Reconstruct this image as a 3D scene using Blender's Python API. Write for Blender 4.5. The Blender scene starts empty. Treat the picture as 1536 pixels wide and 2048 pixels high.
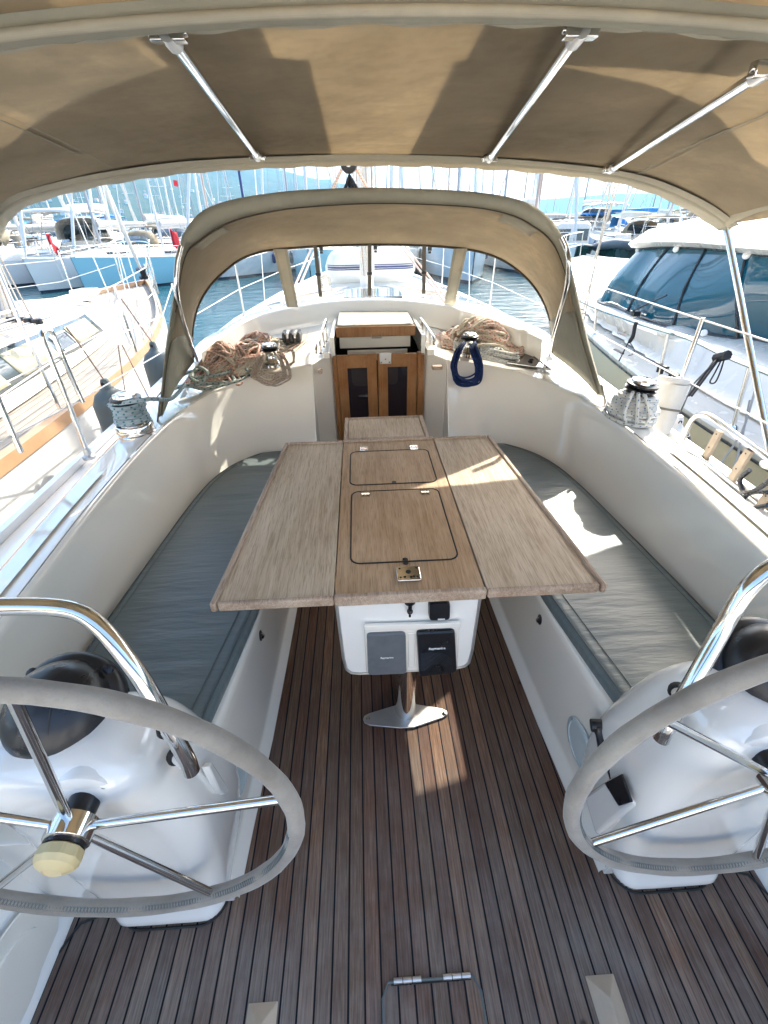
import bpy, bmesh, math, random
import numpy as np
from mathutils import Vector, Matrix, noise
PI = math.pi
random.seed(7)
scene = bpy.context.scene
C = scene.collection

# ------------------------------------------------------------------ camera
# boat frame: X starboard, Y forward, Z up from the cockpit sole, metres
F, CX, CY = 900.0, 768.0, 1024.0
CAM = np.array([-0.105, 0.0, 1.6])
def _rot():
    fy = np.array([(712-CX)/F, -(438-CY)/F, -1.0]); fy /= np.linalg.norm(fy)
    h = np.array([1, 0.021, 0.0])
    up = np.cross(fy, h)
    if up[1] < 0: up = -up
    up /= np.linalg.norm(up)
    X = np.cross(fy, up)
    return np.stack([X, fy, up])
ROT = _rot()
def P(u, v, x=None, y=None, z=None):
    """survey: the point of a given plane seen at a position of the photograph"""
    d = ROT @ np.array([(u-CX)/F, -(v-CY)/F, -1.0])
    if z is not None: t = (z-CAM[2])/d[2]
    elif y is not None: t = (y-CAM[1])/d[1]
    else: t = (x-CAM[0])/d[0]
    return Vector(CAM + t*d)

cd = bpy.data.cameras.new('camera')
cam = bpy.data.objects.new('camera', cd); C.objects.link(cam)
cd.sensor_fit = 'VERTICAL'; cd.sensor_height = 36; cd.sensor_width = 27
cd.lens = 36*F/2048; cd.clip_start = 0.02; cd.clip_end = 20000
m = Matrix.Identity(4)
for i in range(3):
    for j in range(3): m[i][j] = ROT[i, j]
    m[i][3] = CAM[i]
cam.matrix_world = m
scene.camera = cam

# ------------------------------------------------------------------ light
SUN = Vector((0.67, 1.04, 1.0)).normalized()
el = math.asin(SUN.z); az = math.atan2(SUN.x, SUN.y)
w = bpy.data.worlds.new('World'); scene.world = w; w.use_nodes = True
nt = w.node_tree; bg = nt.nodes['Background']
sky = nt.nodes.new('ShaderNodeTexSky'); sky.sky_type = 'NISHITA'; sky.sun_disc = False
sky.sun_elevation = el; sky.sun_rotation = az
sky.air_density = 1.0; sky.dust_density = 3.5; sky.ozone_density = .5; sky.altitude = 0
nt.links.new(sky.outputs[0], bg.inputs[0]); bg.inputs[1].default_value = 0.15
sl = bpy.data.lights.new('sun', 'SUN'); sl.energy = 2.75; sl.angle = math.radians(0.6); sl.color = (1, 0.93, 0.80)
so = bpy.data.objects.new('sun', sl); C.objects.link(so); so.location = SUN*30
so.rotation_euler = SUN.to_track_quat('Z', 'Y').to_euler()
scene.view_settings.view_transform = 'Standard'; scene.view_settings.look = 'None'
scene.view_settings.exposure = 2.3; scene.view_settings.gamma = 1
scene.cycles.max_bounces = 10; scene.cycles.transparent_max_bounces = 16
scene.cycles.caustics_reflective = False; scene.cycles.caustics_refractive = False
scene.cycles.sample_clamp_indirect = 6

# ------------------------------------------------------------------ materials
def newmat(name):
    m = bpy.data.materials.new(name); m.use_nodes = True
    nt = m.node_tree; b = nt.nodes['Principled BSDF']
    return m, nt, b
def N(nt, t, **k):
    n = nt.nodes.new('ShaderNode'+t)
    for a, v in k.items():
        if a in n.inputs: n.inputs[a].default_value = v
        else: setattr(n, a, v)
    return n
def L(nt, a, b): nt.links.new(a, b)
def coords(nt, scale=(1, 1, 1), kind='Object', rot=(0, 0, 0)):
    tc = N(nt, 'TexCoord'); mp = N(nt, 'Mapping')
    mp.inputs['Scale'].default_value = scale; mp.inputs['Rotation'].default_value = rot
    L(nt, tc.outputs[kind], mp.inputs[0]); return mp.outputs[0]
def ramp(nt, src, stops):
    r = N(nt, 'ValToRGB'); e = r.color_ramp.elements
    while len(e) < len(stops): e.new(0.5)
    for i, (p, c) in enumerate(stops):
        e[i].position = p; e[i].color = (c, c, c, 1) if isinstance(c, (int, float)) else (*c, 1)
    L(nt, src, r.inputs[0]); return r.outputs[0]
def mix(nt, f, a, b, mode='MIX'):
    n = N(nt, 'Mix', data_type='RGBA', blend_type=mode)
    for i, v in ((0, f), (6, a), (7, b)):
        s = n.inputs[i]
        if hasattr(v, 'is_linked'): L(nt, v, s)
        elif isinstance(v, (int, float)): s.default_value = float(v) if i == 0 else (v, v, v, 1)
        else: s.default_value = (*v, 1)
    return n.outputs[2]
def bump(nt, h, strength=.3, dist=.01, b=None):
    n = N(nt, 'Bump'); n.inputs['Strength'].default_value = strength; n.inputs['Distance'].default_value = dist
    L(nt, h, n.inputs['Height'])
    if b is not None: L(nt, n.outputs[0], b.inputs['Normal'])
    return n.outputs[0]
def noisetex(nt, vec, scale, detail=4, rough=.5):
    n = N(nt, 'TexNoise'); n.inputs['Scale'].default_value = scale
    n.inputs['Detail'].default_value = detail; n.inputs['Roughness'].default_value = rough
    L(nt, vec, n.inputs['Vector']); return n.outputs['Fac']

def basic(name, col, rough=.5, metal=0, coat=0, var=.12, vscale=6, bmp=0, bscale=60, spec=.5, bdist=.002):
    m, nt, b = newmat(name)
    v = coords(nt)
    f = noisetex(nt, v, vscale, 5)
    c = mix(nt, f, tuple(max(0, x*(1-var)) for x in col), tuple(min(1, x*(1+var)) for x in col))
    L(nt, c, b.inputs['Base Color'])
    b.inputs['Roughness'].default_value = rough; b.inputs['Metallic'].default_value = metal
    b.inputs['Coat Weight'].default_value = coat; b.inputs['Coat Roughness'].default_value = .05
    b.inputs['Specular IOR Level'].default_value = spec
    if rough > .02:
        rr = ramp(nt, noisetex(nt, v, vscale*3, 4), [(.3, rough*.8), (.7, min(1, rough*1.25))])
        L(nt, rr, b.inputs['Roughness'])
    if bmp: bump(nt, noisetex(nt, v, bscale, 3), bmp, bdist, b)
    return m

M = {}
M['gel'] = basic('cream_gelcoat', (.86, .83, .75), .10, coat=1, var=.03, vscale=2, bmp=.12, bscale=3.5, bdist=.01)
M['gelw'] = basic('white_gelcoat', (.86, .85, .81), .10, coat=1, var=.03, vscale=2, bmp=.1, bscale=4, bdist=.008)
M['gelo'] = basic('chalky_white_gelcoat', (.57, .55, .50), .25, coat=.3, var=.05, vscale=2)
M['hullwhite'] = basic('white_hull_paint', (.66, .66, .64), .2, coat=.3, var=.04, vscale=.6)
M['hullblue'] = basic('pale_blue_hull_paint', (.26, .50, .58), .2, coat=.3, var=.06, vscale=.6)
M['hullbluegrey'] = basic('grey_blue_hull_paint', (.50, .60, .66), .2, coat=.3, var=.06, vscale=.6)
M['hullgreen'] = basic('dark_green_hull_paint', (.015, .075, .06), .25, coat=.3, var=.2, vscale=.6)
M['hullnavy'] = basic('navy_hull_paint', (.02, .04, .12), .2, coat=.3, var=.2, vscale=.6)
M['sandhull'] = basic('sand_coloured_topsides', (.60, .52, .36), .2, coat=.3, var=.05, vscale=.5)
M['antifoul'] = basic('dark_antifouling', (.02, .03, .05), .7)
M['chrome'] = basic('polished_stainless', (.72, .71, .69), .1, 1, var=.05)
M['alu'] = basic('anodised_aluminium', (.72, .72, .72), .35, .6, var=.06)
M['mastwhite'] = basic('white_painted_mast', (.62, .61, .59), .35, var=.06)
M['mastgrey'] = basic('grey_mast', (.30, .32, .35), .4, .3, var=.1)
M['masttan'] = basic('weathered_tan_mast', (.45, .33, .27), .5, var=.1)
M['mastnavy'] = basic('navy_sail_sleeve', (.02, .04, .16), .6, var=.2)
M['black'] = basic('black_plastic', (.012, .013, .016), .3, var=.2)
M['rubber'] = basic('black_rubber', (.015, .015, .015), .6, var=.2)
M['blackcloth'] = basic('black_webbing', (.015, .015, .018), .8, var=.3, bmp=.4, bscale=400)
M['dark'] = basic('dark_interior', (.012, .011, .012), .7)
M['steelplate'] = basic('brushed_steel_plate', (.55, .55, .54), .38, .9, var=.12, vscale=30)
M['cream_plastic'] = basic('cream_plastic', (.58, .47, .25), .45, var=.08)
M['greyplastic'] = basic('light_grey_plastic', (.52, .60, .62), .35, var=.05)
M['slate'] = basic('faded_grey_plastic', (.12, .135, .15), .5, var=.25, vscale=25)
M['whitetext'] = basic('white_lettering', (.8, .8, .8), .5)
M['fabric_white'] = basic('grimy_white_pvc', (.62, .61, .58), .6, var=.18, vscale=12, bmp=.5, bscale=18, bdist=.01)
M['fendergrey'] = basic('grey_green_fender', (.08, .10, .10), .55, var=.15, bmp=.3, bscale=120)
M['red'] = basic('red_cloth', (.65, .02, .03), .7, var=.1)
M['bluecloth'] = basic('bright_blue_cover', (.02, .22, .60), .7, var=.15)
M['teakrail'] = basic('varnished_teak_rail', (.40, .24, .13), .35, coat=.3, var=.25, vscale=9)
M['paleteak'] = basic('bleached_teak', (.44, .36, .27), .7, var=.18, vscale=22, bmp=.3, bscale=80)
M['winddark'] = basic('tinted_window', (.012, .022, .03), .05, coat=.5, var=.3)
M['greywin'] = basic('grey_window_band', (.055, .075, .085), .12, coat=.4, var=.1)
M['curtain'] = basic('cream_curtain', (.40, .385, .27), .8, var=.2, vscale=12)
M['rib'] = basic('white_inflatable_fabric', (.66, .64, .58), .55, var=.08, vscale=4, bmp=.3, bscale=20, bdist=.01)
M['navy'] = basic('navy_stripe', (.03, .05, .16), .5)
M['darkcanvas'] = basic('dark_brown_binding', (.06, .045, .03), .85, var=.25, vscale=30)
M['greyweb'] = basic('grey_webbing', (.17, .155, .13), .85, var=.25, vscale=40, bmp=.4, bscale=300)
M['plasticwhite'] = basic('white_nylon', (.78, .76, .72), .35)
M['roof'] = basic('terracotta_roof', (.45, .17, .09), .8, var=.3)
M['quayconc'] = basic('pale_concrete', (.58, .56, .51), .85, var=.15, vscale=.8)
M['housewall'] = basic('whitewashed_wall', (.72, .70, .66), .8, var=.1, vscale=.2)

def canvas(name, col, trans=.42, stain=.25, s2=(1.2, 1.2, 1.2)):
    m, nt, b = newmat(name)
    v = coords(nt)
    big = noisetex(nt, coords(nt, s2), 1.4, 6, .6); sm = noisetex(nt, v, 9, 5, .7)
    c = mix(nt, ramp(nt, big, [(.3, 0.), (.7, 1.)]), tuple(x*(1-stain) for x in col), tuple(x*(1+stain*.6) for x in col))
    c = mix(nt, ramp(nt, sm, [(.35, 0.), (.75, 1.)]), c, tuple(x*.8+.03 for x in col))
    wv = N(nt, 'TexWave', wave_type='BANDS', bands_direction='X'); wv.inputs['Scale'].default_value = 220
    L(nt, v, wv.inputs[0])
    wv2 = N(nt, 'TexWave', wave_type='BANDS', bands_direction='Y'); wv2.inputs['Scale'].default_value = 220
    L(nt, v, wv2.inputs[0])
    ad = N(nt, 'Math', operation='ADD'); L(nt, wv.outputs['Fac'], ad.inputs[0]); L(nt, wv2.outputs['Fac'], ad.inputs[1])
    big2 = noisetex(nt, v, 4.5, 3)
    n1 = bump(nt, big2, .9, .04)
    bb = N(nt, 'Bump'); bb.inputs['Strength'].default_value = .2; bb.inputs['Distance'].default_value = .0015
    L(nt, ad.outputs[0], bb.inputs['Height']); L(nt, n1, bb.inputs['Normal'])
    b.inputs['Roughness'].default_value = .9; b.inputs['Specular IOR Level'].default_value = .15
    L(nt, c, b.inputs['Base Color']); L(nt, bb.outputs[0], b.inputs['Normal'])
    t = N(nt, 'BsdfTranslucent'); L(nt, c, t.inputs['Color']); L(nt, bb.outputs[0], t.inputs['Normal'])
    ms = N(nt, 'MixShader'); ms.inputs[0].default_value = trans
    L(nt, b.outputs[0], ms.inputs[1]); L(nt, t.outputs[0], ms.inputs[2])
    L(nt, ms.outputs[0], nt.nodes['Material Output'].inputs[0])
    return m
M['canvas'] = canvas('tan_canvas', (.52, .43, .30), .5, .40)
M['canvas2'] = canvas('tan_dodger_canvas', (.45, .375, .265), .30, .35)
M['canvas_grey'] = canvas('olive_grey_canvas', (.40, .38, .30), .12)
M['canvas_pale'] = canvas('pale_reinforcement_canvas', (.50, .46, .36), .15)

def teak_sole():
    m, nt, b = newmat('weathered_teak_planks')
    tc = N(nt, 'TexCoord'); sx = N(nt, 'SeparateXYZ'); L(nt, tc.outputs['Object'], sx.inputs[0])
    pitch = .0413
    d = N(nt, 'Math', operation='DIVIDE'); L(nt, sx.outputs[0], d.inputs[0]); d.inputs[1].default_value = pitch
    fr = N(nt, 'Math', operation='FRACT'); L(nt, d.outputs[0], fr.inputs[0])
    fl = N(nt, 'Math', operation='FLOOR'); L(nt, d.outputs[0], fl.inputs[0])
    s = N(nt, 'Math', operation='SUBTRACT'); L(nt, fr.outputs[0], s.inputs[0]); s.inputs[1].default_value = .5
    a = N(nt, 'Math', operation='ABSOLUTE'); L(nt, s.outputs[0], a.inputs[0])
    g = N(nt, 'Math', operation='GREATER_THAN'); L(nt, a.outputs[0], g.inputs[0]); g.inputs[1].default_value = .44
    wn = N(nt, 'TexWhiteNoise', noise_dimensions='1D'); L(nt, fl.outputs[0], wn.inputs['W'])
    # per-plank offset vector for grain
    cb = N(nt, 'CombineXYZ'); L(nt, sx.outputs[0], cb.inputs[0]); L(nt, sx.outputs[1], cb.inputs[1]); L(nt, wn.outputs['Value'], cb.inputs[2])
    mp = N(nt, 'Mapping'); mp.inputs['Scale'].default_value = (60, 2.2, 40); L(nt, cb.outputs[0], mp.inputs[0])
    gr = noisetex(nt, mp.outputs[0], 4.2, 7, .68)
    mp2 = N(nt, 'Mapping'); mp2.inputs['Scale'].default_value = (1, 1, 9); L(nt, cb.outputs[0], mp2.inputs[0])
    pl = noisetex(nt, mp2.outputs[0], 3.1, 4, .6)
    wear = noisetex(nt, tc.outputs['Object'], 2.3, 6, .65)
    base = ramp(nt, gr, [(.25, (.045, .023, .014)), (.5, (.118, .070, .046)), (.78, (.23, .162, .115))])
    warm = ramp(nt, wn.outputs['Value'], [(0., (.62, .46, .40)), (.3, (1.0, .80, .68)), (.6, (.90, .88, .78)), (1., (1.6, 1.42, 1.2))])
    c = mix(nt, 1., base, warm, 'MULTIPLY')
    c = mix(nt, ramp(nt, pl, [(.35, 0.), (.75, .55)]), c, (.095, .070, .058))
    # grey, salt-bleached wear near the aft end
    ymask = N(nt, 'MapRange'); L(nt, sx.outputs[1], ymask.inputs[0])
    ymask.inputs[1].default_value = 1.1; ymask.inputs[2].default_value = .15; ymask.inputs[3].default_value = .0; ymask.inputs[4].default_value = .8
    mm = N(nt, 'Math', operation='MULTIPLY'); L(nt, ymask.outputs[0], mm.inputs[0]); L(nt, ramp(nt, wear, [(.38, .15), (.62, .9)]), mm.inputs[1])
    grc = ramp(nt, gr, [(.25, (.13, .115, .105)), (.75, (.33, .305, .28))])
    c = mix(nt, mm.outputs[0], c, grc)
    spots = N(nt, 'TexVoronoi'); spots.inputs['Scale'].default_value = 5.5; L(nt, tc.outputs['Object'], spots.inputs[0])
    c = mix(nt, ramp(nt, spots.outputs['Distance'], [(.03, .75), (.06, 0.)]), c, (.035, .022, .018))
    seam = N(nt, 'Math', operation='MULTIPLY'); L(nt, g.outputs[0], seam.inputs[0]); seam.inputs[1].default_value = 1
    c = mix(nt, seam.outputs[0], c, (.006, .006, .010))
    L(nt, c, b.inputs['Base Color'])
    b.inputs['Roughness'].default_value = .75; b.inputs['Specular IOR Level'].default_value = .2
    h = mix(nt, g.outputs[0], gr, 0.0)
    bump(nt, h, .35, .0012, b)
    return m
M['sole'] = teak_sole()

def table_teak(name, dark, mid, light, scale=(45, 1.6, 45)):
    m, nt, b = newmat(name)
    v = coords(nt, scale); o = coords(nt)
    gr = noisetex(nt, v, 3.0, 8, .7); big = noisetex(nt, coords(nt, (4, 1.2, 4)), 1.6, 5, .6)
    fine = noisetex(nt, coords(nt, (300, 12, 300)), 1.3, 3)
    c = ramp(nt, gr, [(.28, dark), (.5, mid), (.74, light)])
    c = mix(nt, ramp(nt, big, [(.4, 0.), (.72, .6)]), c, tuple(x*1.12+.05 for x in light))
    c = mix(nt, ramp(nt, fine, [(.36, .45), (.48, 0.)]), c, tuple(x*.6 for x in dark))
    L(nt, c, b.inputs['Base Color']); b.inputs['Roughness'].default_value = .6; b.inputs['Specular IOR Level'].default_value = .35
    bump(nt, gr, .3, .001, b)
    return m
M['tteak'] = table_teak('weathered_table_teak', (.34, .235, .145), (.48, .375, .255), (.60, .50, .37))
M['tteak2'] = table_teak('warm_table_teak', (.30, .17, .08), (.41, .26, .14), (.51, .36, .22))
M['tteak_b'] = table_teak('weathered_table_teak_right', (.32, .225, .14), (.47, .365, .25), (.61, .505, .375), (30, 1.9, 52))
M['tedge'] = table_teak('worn_teak_edging', (.20, .125, .08), (.36, .26, .185), (.54, .44, .34))
M['varnish'] = table_teak('varnished_mahogany', (.16, .065, .02), (.26, .115, .035), (.33, .16, .055), (30, 30, 1.5))
M['varnish'].node_tree.nodes['Principled BSDF'].inputs['Roughness'].default_value = .3

def cushion_mat():
    m, nt, b = newmat('grey_blue_vinyl')
    v = coords(nt, (1.2, 7, 1.2)); o = coords(nt)
    wr = noisetex(nt, v, 3.2, 4, .5); f = noisetex(nt, o, 2.5, 4)
    c = mix(nt, f, (.118, .150, .155), (.150, .185, .188))
    fine = noisetex(nt, o, 180, 2)
    L(nt, c, b.inputs['Base Color']); b.inputs['Roughness'].default_value = .42
    b.inputs['Specular IOR Level'].default_value = .5
    n1 = bump(nt, wr, .5, .018)
    bb = N(nt, 'Bump'); bb.inputs['Strength'].default_value = .15; bb.inputs['Distance'].default_value = .001
    L(nt, fine, bb.inputs['Height']); L(nt, n1, bb.inputs['Normal']); L(nt, bb.outputs[0], b.inputs['Normal'])
    return m
M['cushion'] = cushion_mat()
M['piping'] = basic('dark_piping', (.10, .12, .12), .6)

def leather():
    m, nt, b = newmat('suede_wheel_wrap')
    v = coords(nt); f = noisetex(nt, v, 7, 5, .6); g = noisetex(nt, v, 160, 3, .8)
    c = mix(nt, ramp(nt, f, [(.3, 0.), (.7, 1.)]), (.20, .175, .145), (.34, .31, .265))
    c = mix(nt, ramp(nt, g, [(.3, .3), (.5, 0.)]), c, (.20, .18, .15))
    L(nt, c, b.inputs['Base Color']); b.inputs['Roughness'].default_value = .95; b.inputs['Specular IOR Level'].default_value = .1
    b.inputs['Sheen Weight'].default_value = .3
    bump(nt, g, .5, .0015, b); return m
M['leather'] = leather()

def rope(name, base, fleck, fl=.5, density=1.0, alt=None):
    """braided rope: UV.x runs round it, UV.y along it in metres"""
    m, nt, b = newmat(name)
    tc = N(nt, 'TexCoord'); sx = N(nt, 'SeparateXYZ'); L(nt, tc.outputs['UV'], sx.inputs[0])
    def wave(sign):
        a = N(nt, 'Math', operation='MULTIPLY'); L(nt, sx.outputs[1], a.inputs[0]); a.inputs[1].default_value = 60*sign
        c = N(nt, 'Math', operation='MULTIPLY_ADD'); L(nt, sx.outputs[0], c.inputs[0]); c.inputs[1].default_value = 4; L(nt, a.outputs[0], c.inputs[2])
        f = N(nt, 'Math', operation='PINGPONG'); L(nt, c.outputs[0], f.inputs[0]); f.inputs[1].default_value = 1
        return f.outputs[0]
    w1, w2 = wave(1), wave(-1)
    mn = N(nt, 'Math', operation='MULTIPLY'); L(nt, w1, mn.inputs[0]); L(nt, w2, mn.inputs[1])
    cell = N(nt, 'Math', operation='GREATER_THAN'); L(nt, mn.outputs[0], cell.inputs[0]); cell.inputs[1].default_value = fl
    dirt = noisetex(nt, coords(nt), 14, 4)
    c = mix(nt, cell.outputs[0], base, fleck)
    if alt: c = mix(nt, ramp(nt, noisetex(nt, coords(nt), 9, 2), [(.45, 0.), (.55, 1.)]), c, alt)
    c = mix(nt, ramp(nt, dirt, [(.3, .45), (.6, 0.)]), c, tuple(x*.5 for x in base))
    L(nt, c, b.inputs['Base Color']); b.inputs['Roughness'].default_value = .8; b.inputs['Specular IOR Level'].default_value = .2
    bump(nt, mn.outputs[0], .6, .002, b)
    return m
M['rope_red'] = rope('red_white_rope', (.66, .54, .46), (.50, .12, .05), .48)
M['lidgel'] = basic('shade_toned_lid', (.34, .31, .24), .45, var=.05, bmp=.2, bscale=200)  # lid colour darkened to stand for the shade lying on it
M['rope_pink'] = rope('faded_red_rope', (.62, .46, .38), (.42, .15, .10), .45)
M['rope_cream'] = rope('cream_rope', (.60, .54, .44), (.40, .30, .22), .7)
M['rope_brown'] = rope('brown_rope', (.38, .30, .25), (.18, .09, .07), .45)
M['rope_tan'] = rope('beige_rope_dark_fleck', (.46, .38, .31), (.05, .04, .04), .62)
M['rope_blue'] = rope('navy_rope', (.012, .028, .10), (.03, .08, .22), .7)
M['rope_wb'] = rope('white_rope_blue_fleck', (.62, .63, .60), (.03, .10, .22), .66)
M['rope_bg'] = rope('blue_grey_rope_green_fleck', (.36, .44, .47), (.02, .16, .17), .55)
M['rope_green'] = rope('grey_green_rope', (.30, .33, .31), (.04, .12, .10), .5)

def vinyl():
    m, nt, b = newmat('clear_vinyl_window')
    o = nt.nodes['Material Output']
    t = N(nt, 'BsdfTransparent'); t.inputs[0].default_value = (.93, .94, .93, 1)
    g = N(nt, 'BsdfGlossy'); g.inputs['Roughness'].default_value = .06
    v = coords(nt, (1, 1, 1)); f = noisetex(nt, v, 3.5, 3)
    n = bump(nt, f, .6, .03); L(nt, n, g.inputs['Normal'])
    ge = N(nt, 'NewGeometry'); dp = N(nt, 'VectorMath', operation='DOT_PRODUCT'); L(nt, ge.outputs['Incoming'], dp.inputs[0]); L(nt, ge.outputs['Normal'], dp.inputs[1])
    ab = N(nt, 'Math', operation='ABSOLUTE'); L(nt, dp.outputs['Value'], ab.inputs[0])
    sb = N(nt, 'Math', operation='SUBTRACT'); sb.inputs[0].default_value = 1; L(nt, ab.outputs[0], sb.inputs[1])
    pw = N(nt, 'Math', operation='POWER'); L(nt, sb.outputs[0], pw.inputs[0]); pw.inputs[1].default_value = 5
    fr = N(nt, 'Math', operation='MULTIPLY_ADD'); L(nt, pw.outputs[0], fr.inputs[0]); fr.inputs[1].default_value = .9; fr.inputs[2].default_value = .06
    scr = noisetex(nt, coords(nt, (1, 1, 8)), 30, 3)
    ms = N(nt, 'MixShader'); L(nt, fr.outputs[0], ms.inputs[0]); L(nt, t.outputs[0], ms.inputs[1]); L(nt, g.outputs[0], ms.inputs[2])
    df = N(nt, 'BsdfDiffuse'); df.inputs[0].default_value = (.6, .6, .6, 1)
    ms2 = N(nt, 'MixShader'); L(nt, ramp(nt, scr, [(.45, .004), (.8, .035)]), ms2.inputs[0]); L(nt, ms.outputs[0], ms2.inputs[1]); L(nt, df.outputs[0], ms2.inputs[2])
    L(nt, ms2.outputs[0], o.inputs[0]); return m
M['vinyl'] = vinyl()
def glass(name, tint, rough=.01):
    m, nt, b = newmat(name)
    f = noisetex(nt, coords(nt), .5, 3)
    L(nt, mix(nt, f, tuple(x*.7 for x in tint), tint), b.inputs['Base Color'])
    b.inputs['Roughness'].default_value = rough; b.inputs['Specular IOR Level'].default_value = .5
    b.inputs['IOR'].default_value = 1.5; b.inputs['Coat Weight'].default_value = .3; b.inputs['Coat IOR'].default_value = 1.5
    b.inputs['Coat Roughness'].default_value = 0.01
    return m
M['yachtglass'] = glass('dark_teal_glass', (.006, .085, .13))
M['doorglass'] = glass('dark_smoked_acrylic', (.02, .014, .018), .03)
def nonslip():
    m, nt, b = newmat('moulded_nonslip_deck')
    v = coords(nt)
    vo = N(nt, 'TexVoronoi'); vo.inputs['Scale'].default_value = 130; vo.inputs['Randomness'].default_value = 0; L(nt, v, vo.inputs[0])
    c = ramp(nt, vo.outputs['Distance'], [(.2, (.78, .76, .68)), (.5, (.62, .60, .54))])
    L(nt, c, b.inputs['Base Color']); b.inputs['Roughness'].default_value = .55
    bump(nt, vo.outputs['Distance'], .4, .0015, b); return m
M['nonslip'] = nonslip()
def deckteak():
    m, nt, b = newmat('pale_teak_deck')
    tc = N(nt, 'TexCoord'); sx = N(nt, 'SeparateXYZ'); L(nt, tc.outputs['UV'], sx.inputs[0])
    d = N(nt, 'Math', operation='FRACT'); mu = N(nt, 'Math', operation='MULTIPLY'); L(nt, sx.outputs[0], mu.inputs[0]); mu.inputs[1].default_value = 14
    L(nt, mu.outputs[0], d.inputs[0])
    g = N(nt, 'Math', operation='GREATER_THAN'); L(nt, d.outputs[0], g.inputs[0]); g.inputs[1].default_value = .9
    gr = noisetex(nt, coords(nt, (20, 2, 1)), 3, 5)
    c = ramp(nt, gr, [(.3, (.23, .20, .16)), (.7, (.34, .31, .26))])
    c = mix(nt, g.outputs[0], c, (.10, .085, .07))
    L(nt, c, b.inputs['Base Color']); b.inputs['Roughness'].default_value = .7
    return m
M['deckteak'] = deckteak()
def watermat():
    m, nt, b = newmat('harbour_water')
    v = coords(nt, (1, 1.5, 1)); n1 = noisetex(nt, v, 1.1, 4, .6); n2 = noisetex(nt, v, 5.5, 4, .6)
    b.inputs['Base Color'].default_value = (.012, .075, .095, 1); b.inputs['Roughness'].default_value = .06
    b.inputs['IOR'].default_value = 1.33
    a = bump(nt, n1, .55, .22)
    bb = N(nt, 'Bump'); bb.inputs['Strength'].default_value = .55; bb.inputs['Distance'].default_value = .05
    L(nt, n2, bb.inputs['Height']); L(nt, a, bb.inputs['Normal']); L(nt, bb.outputs[0], b.inputs['Normal'])
    return m
M['water'] = watermat()
def hillmat():
    m, nt, b = newmat('wooded_hillside')
    v = coords(nt); n1 = noisetex(nt, v, .012, 8, .65); n2 = noisetex(nt, v, .08, 5, .7)
    c = ramp(nt, n1, [(.35, (.035, .055, .022)), (.6, (.075, .085, .035)), (.75, (.17, .14, .08))])
    c = mix(nt, ramp(nt, n2, [(.45, 0.), (.65, .6)]), c, (.02, .035, .015))
    L(nt, c, b.inputs['Base Color']); b.inputs['Roughness'].default_value = .95; b.inputs['Specular IOR Level'].default_value = .05
    return m
M['hill'] = hillmat()

# ------------------------------------------------------------------ mesh helpers
def crom(pts, n=6, closed=False):
    pts = [Vector(p) for p in pts]; out = []; k = len(pts)
    rng = range(k) if closed else range(k-1)
    for i in rng:
        p1, p2 = pts[i], pts[(i+1) % k]
        p0 = pts[(i-1) % k] if (closed or i > 0) else p1*2-p2
        p3 = pts[(i+2) % k] if (closed or i < k-2) else p2*2-p1
        for j in range(n):
            t = j/n
            out.append(.5*((2*p1)+(p2-p0)*t+(2*p0-5*p1+4*p2-p3)*t*t+(-p0+3*p1-3*p2+p3)*t**3))
    if not closed: out.append(pts[-1])
    return out

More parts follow.
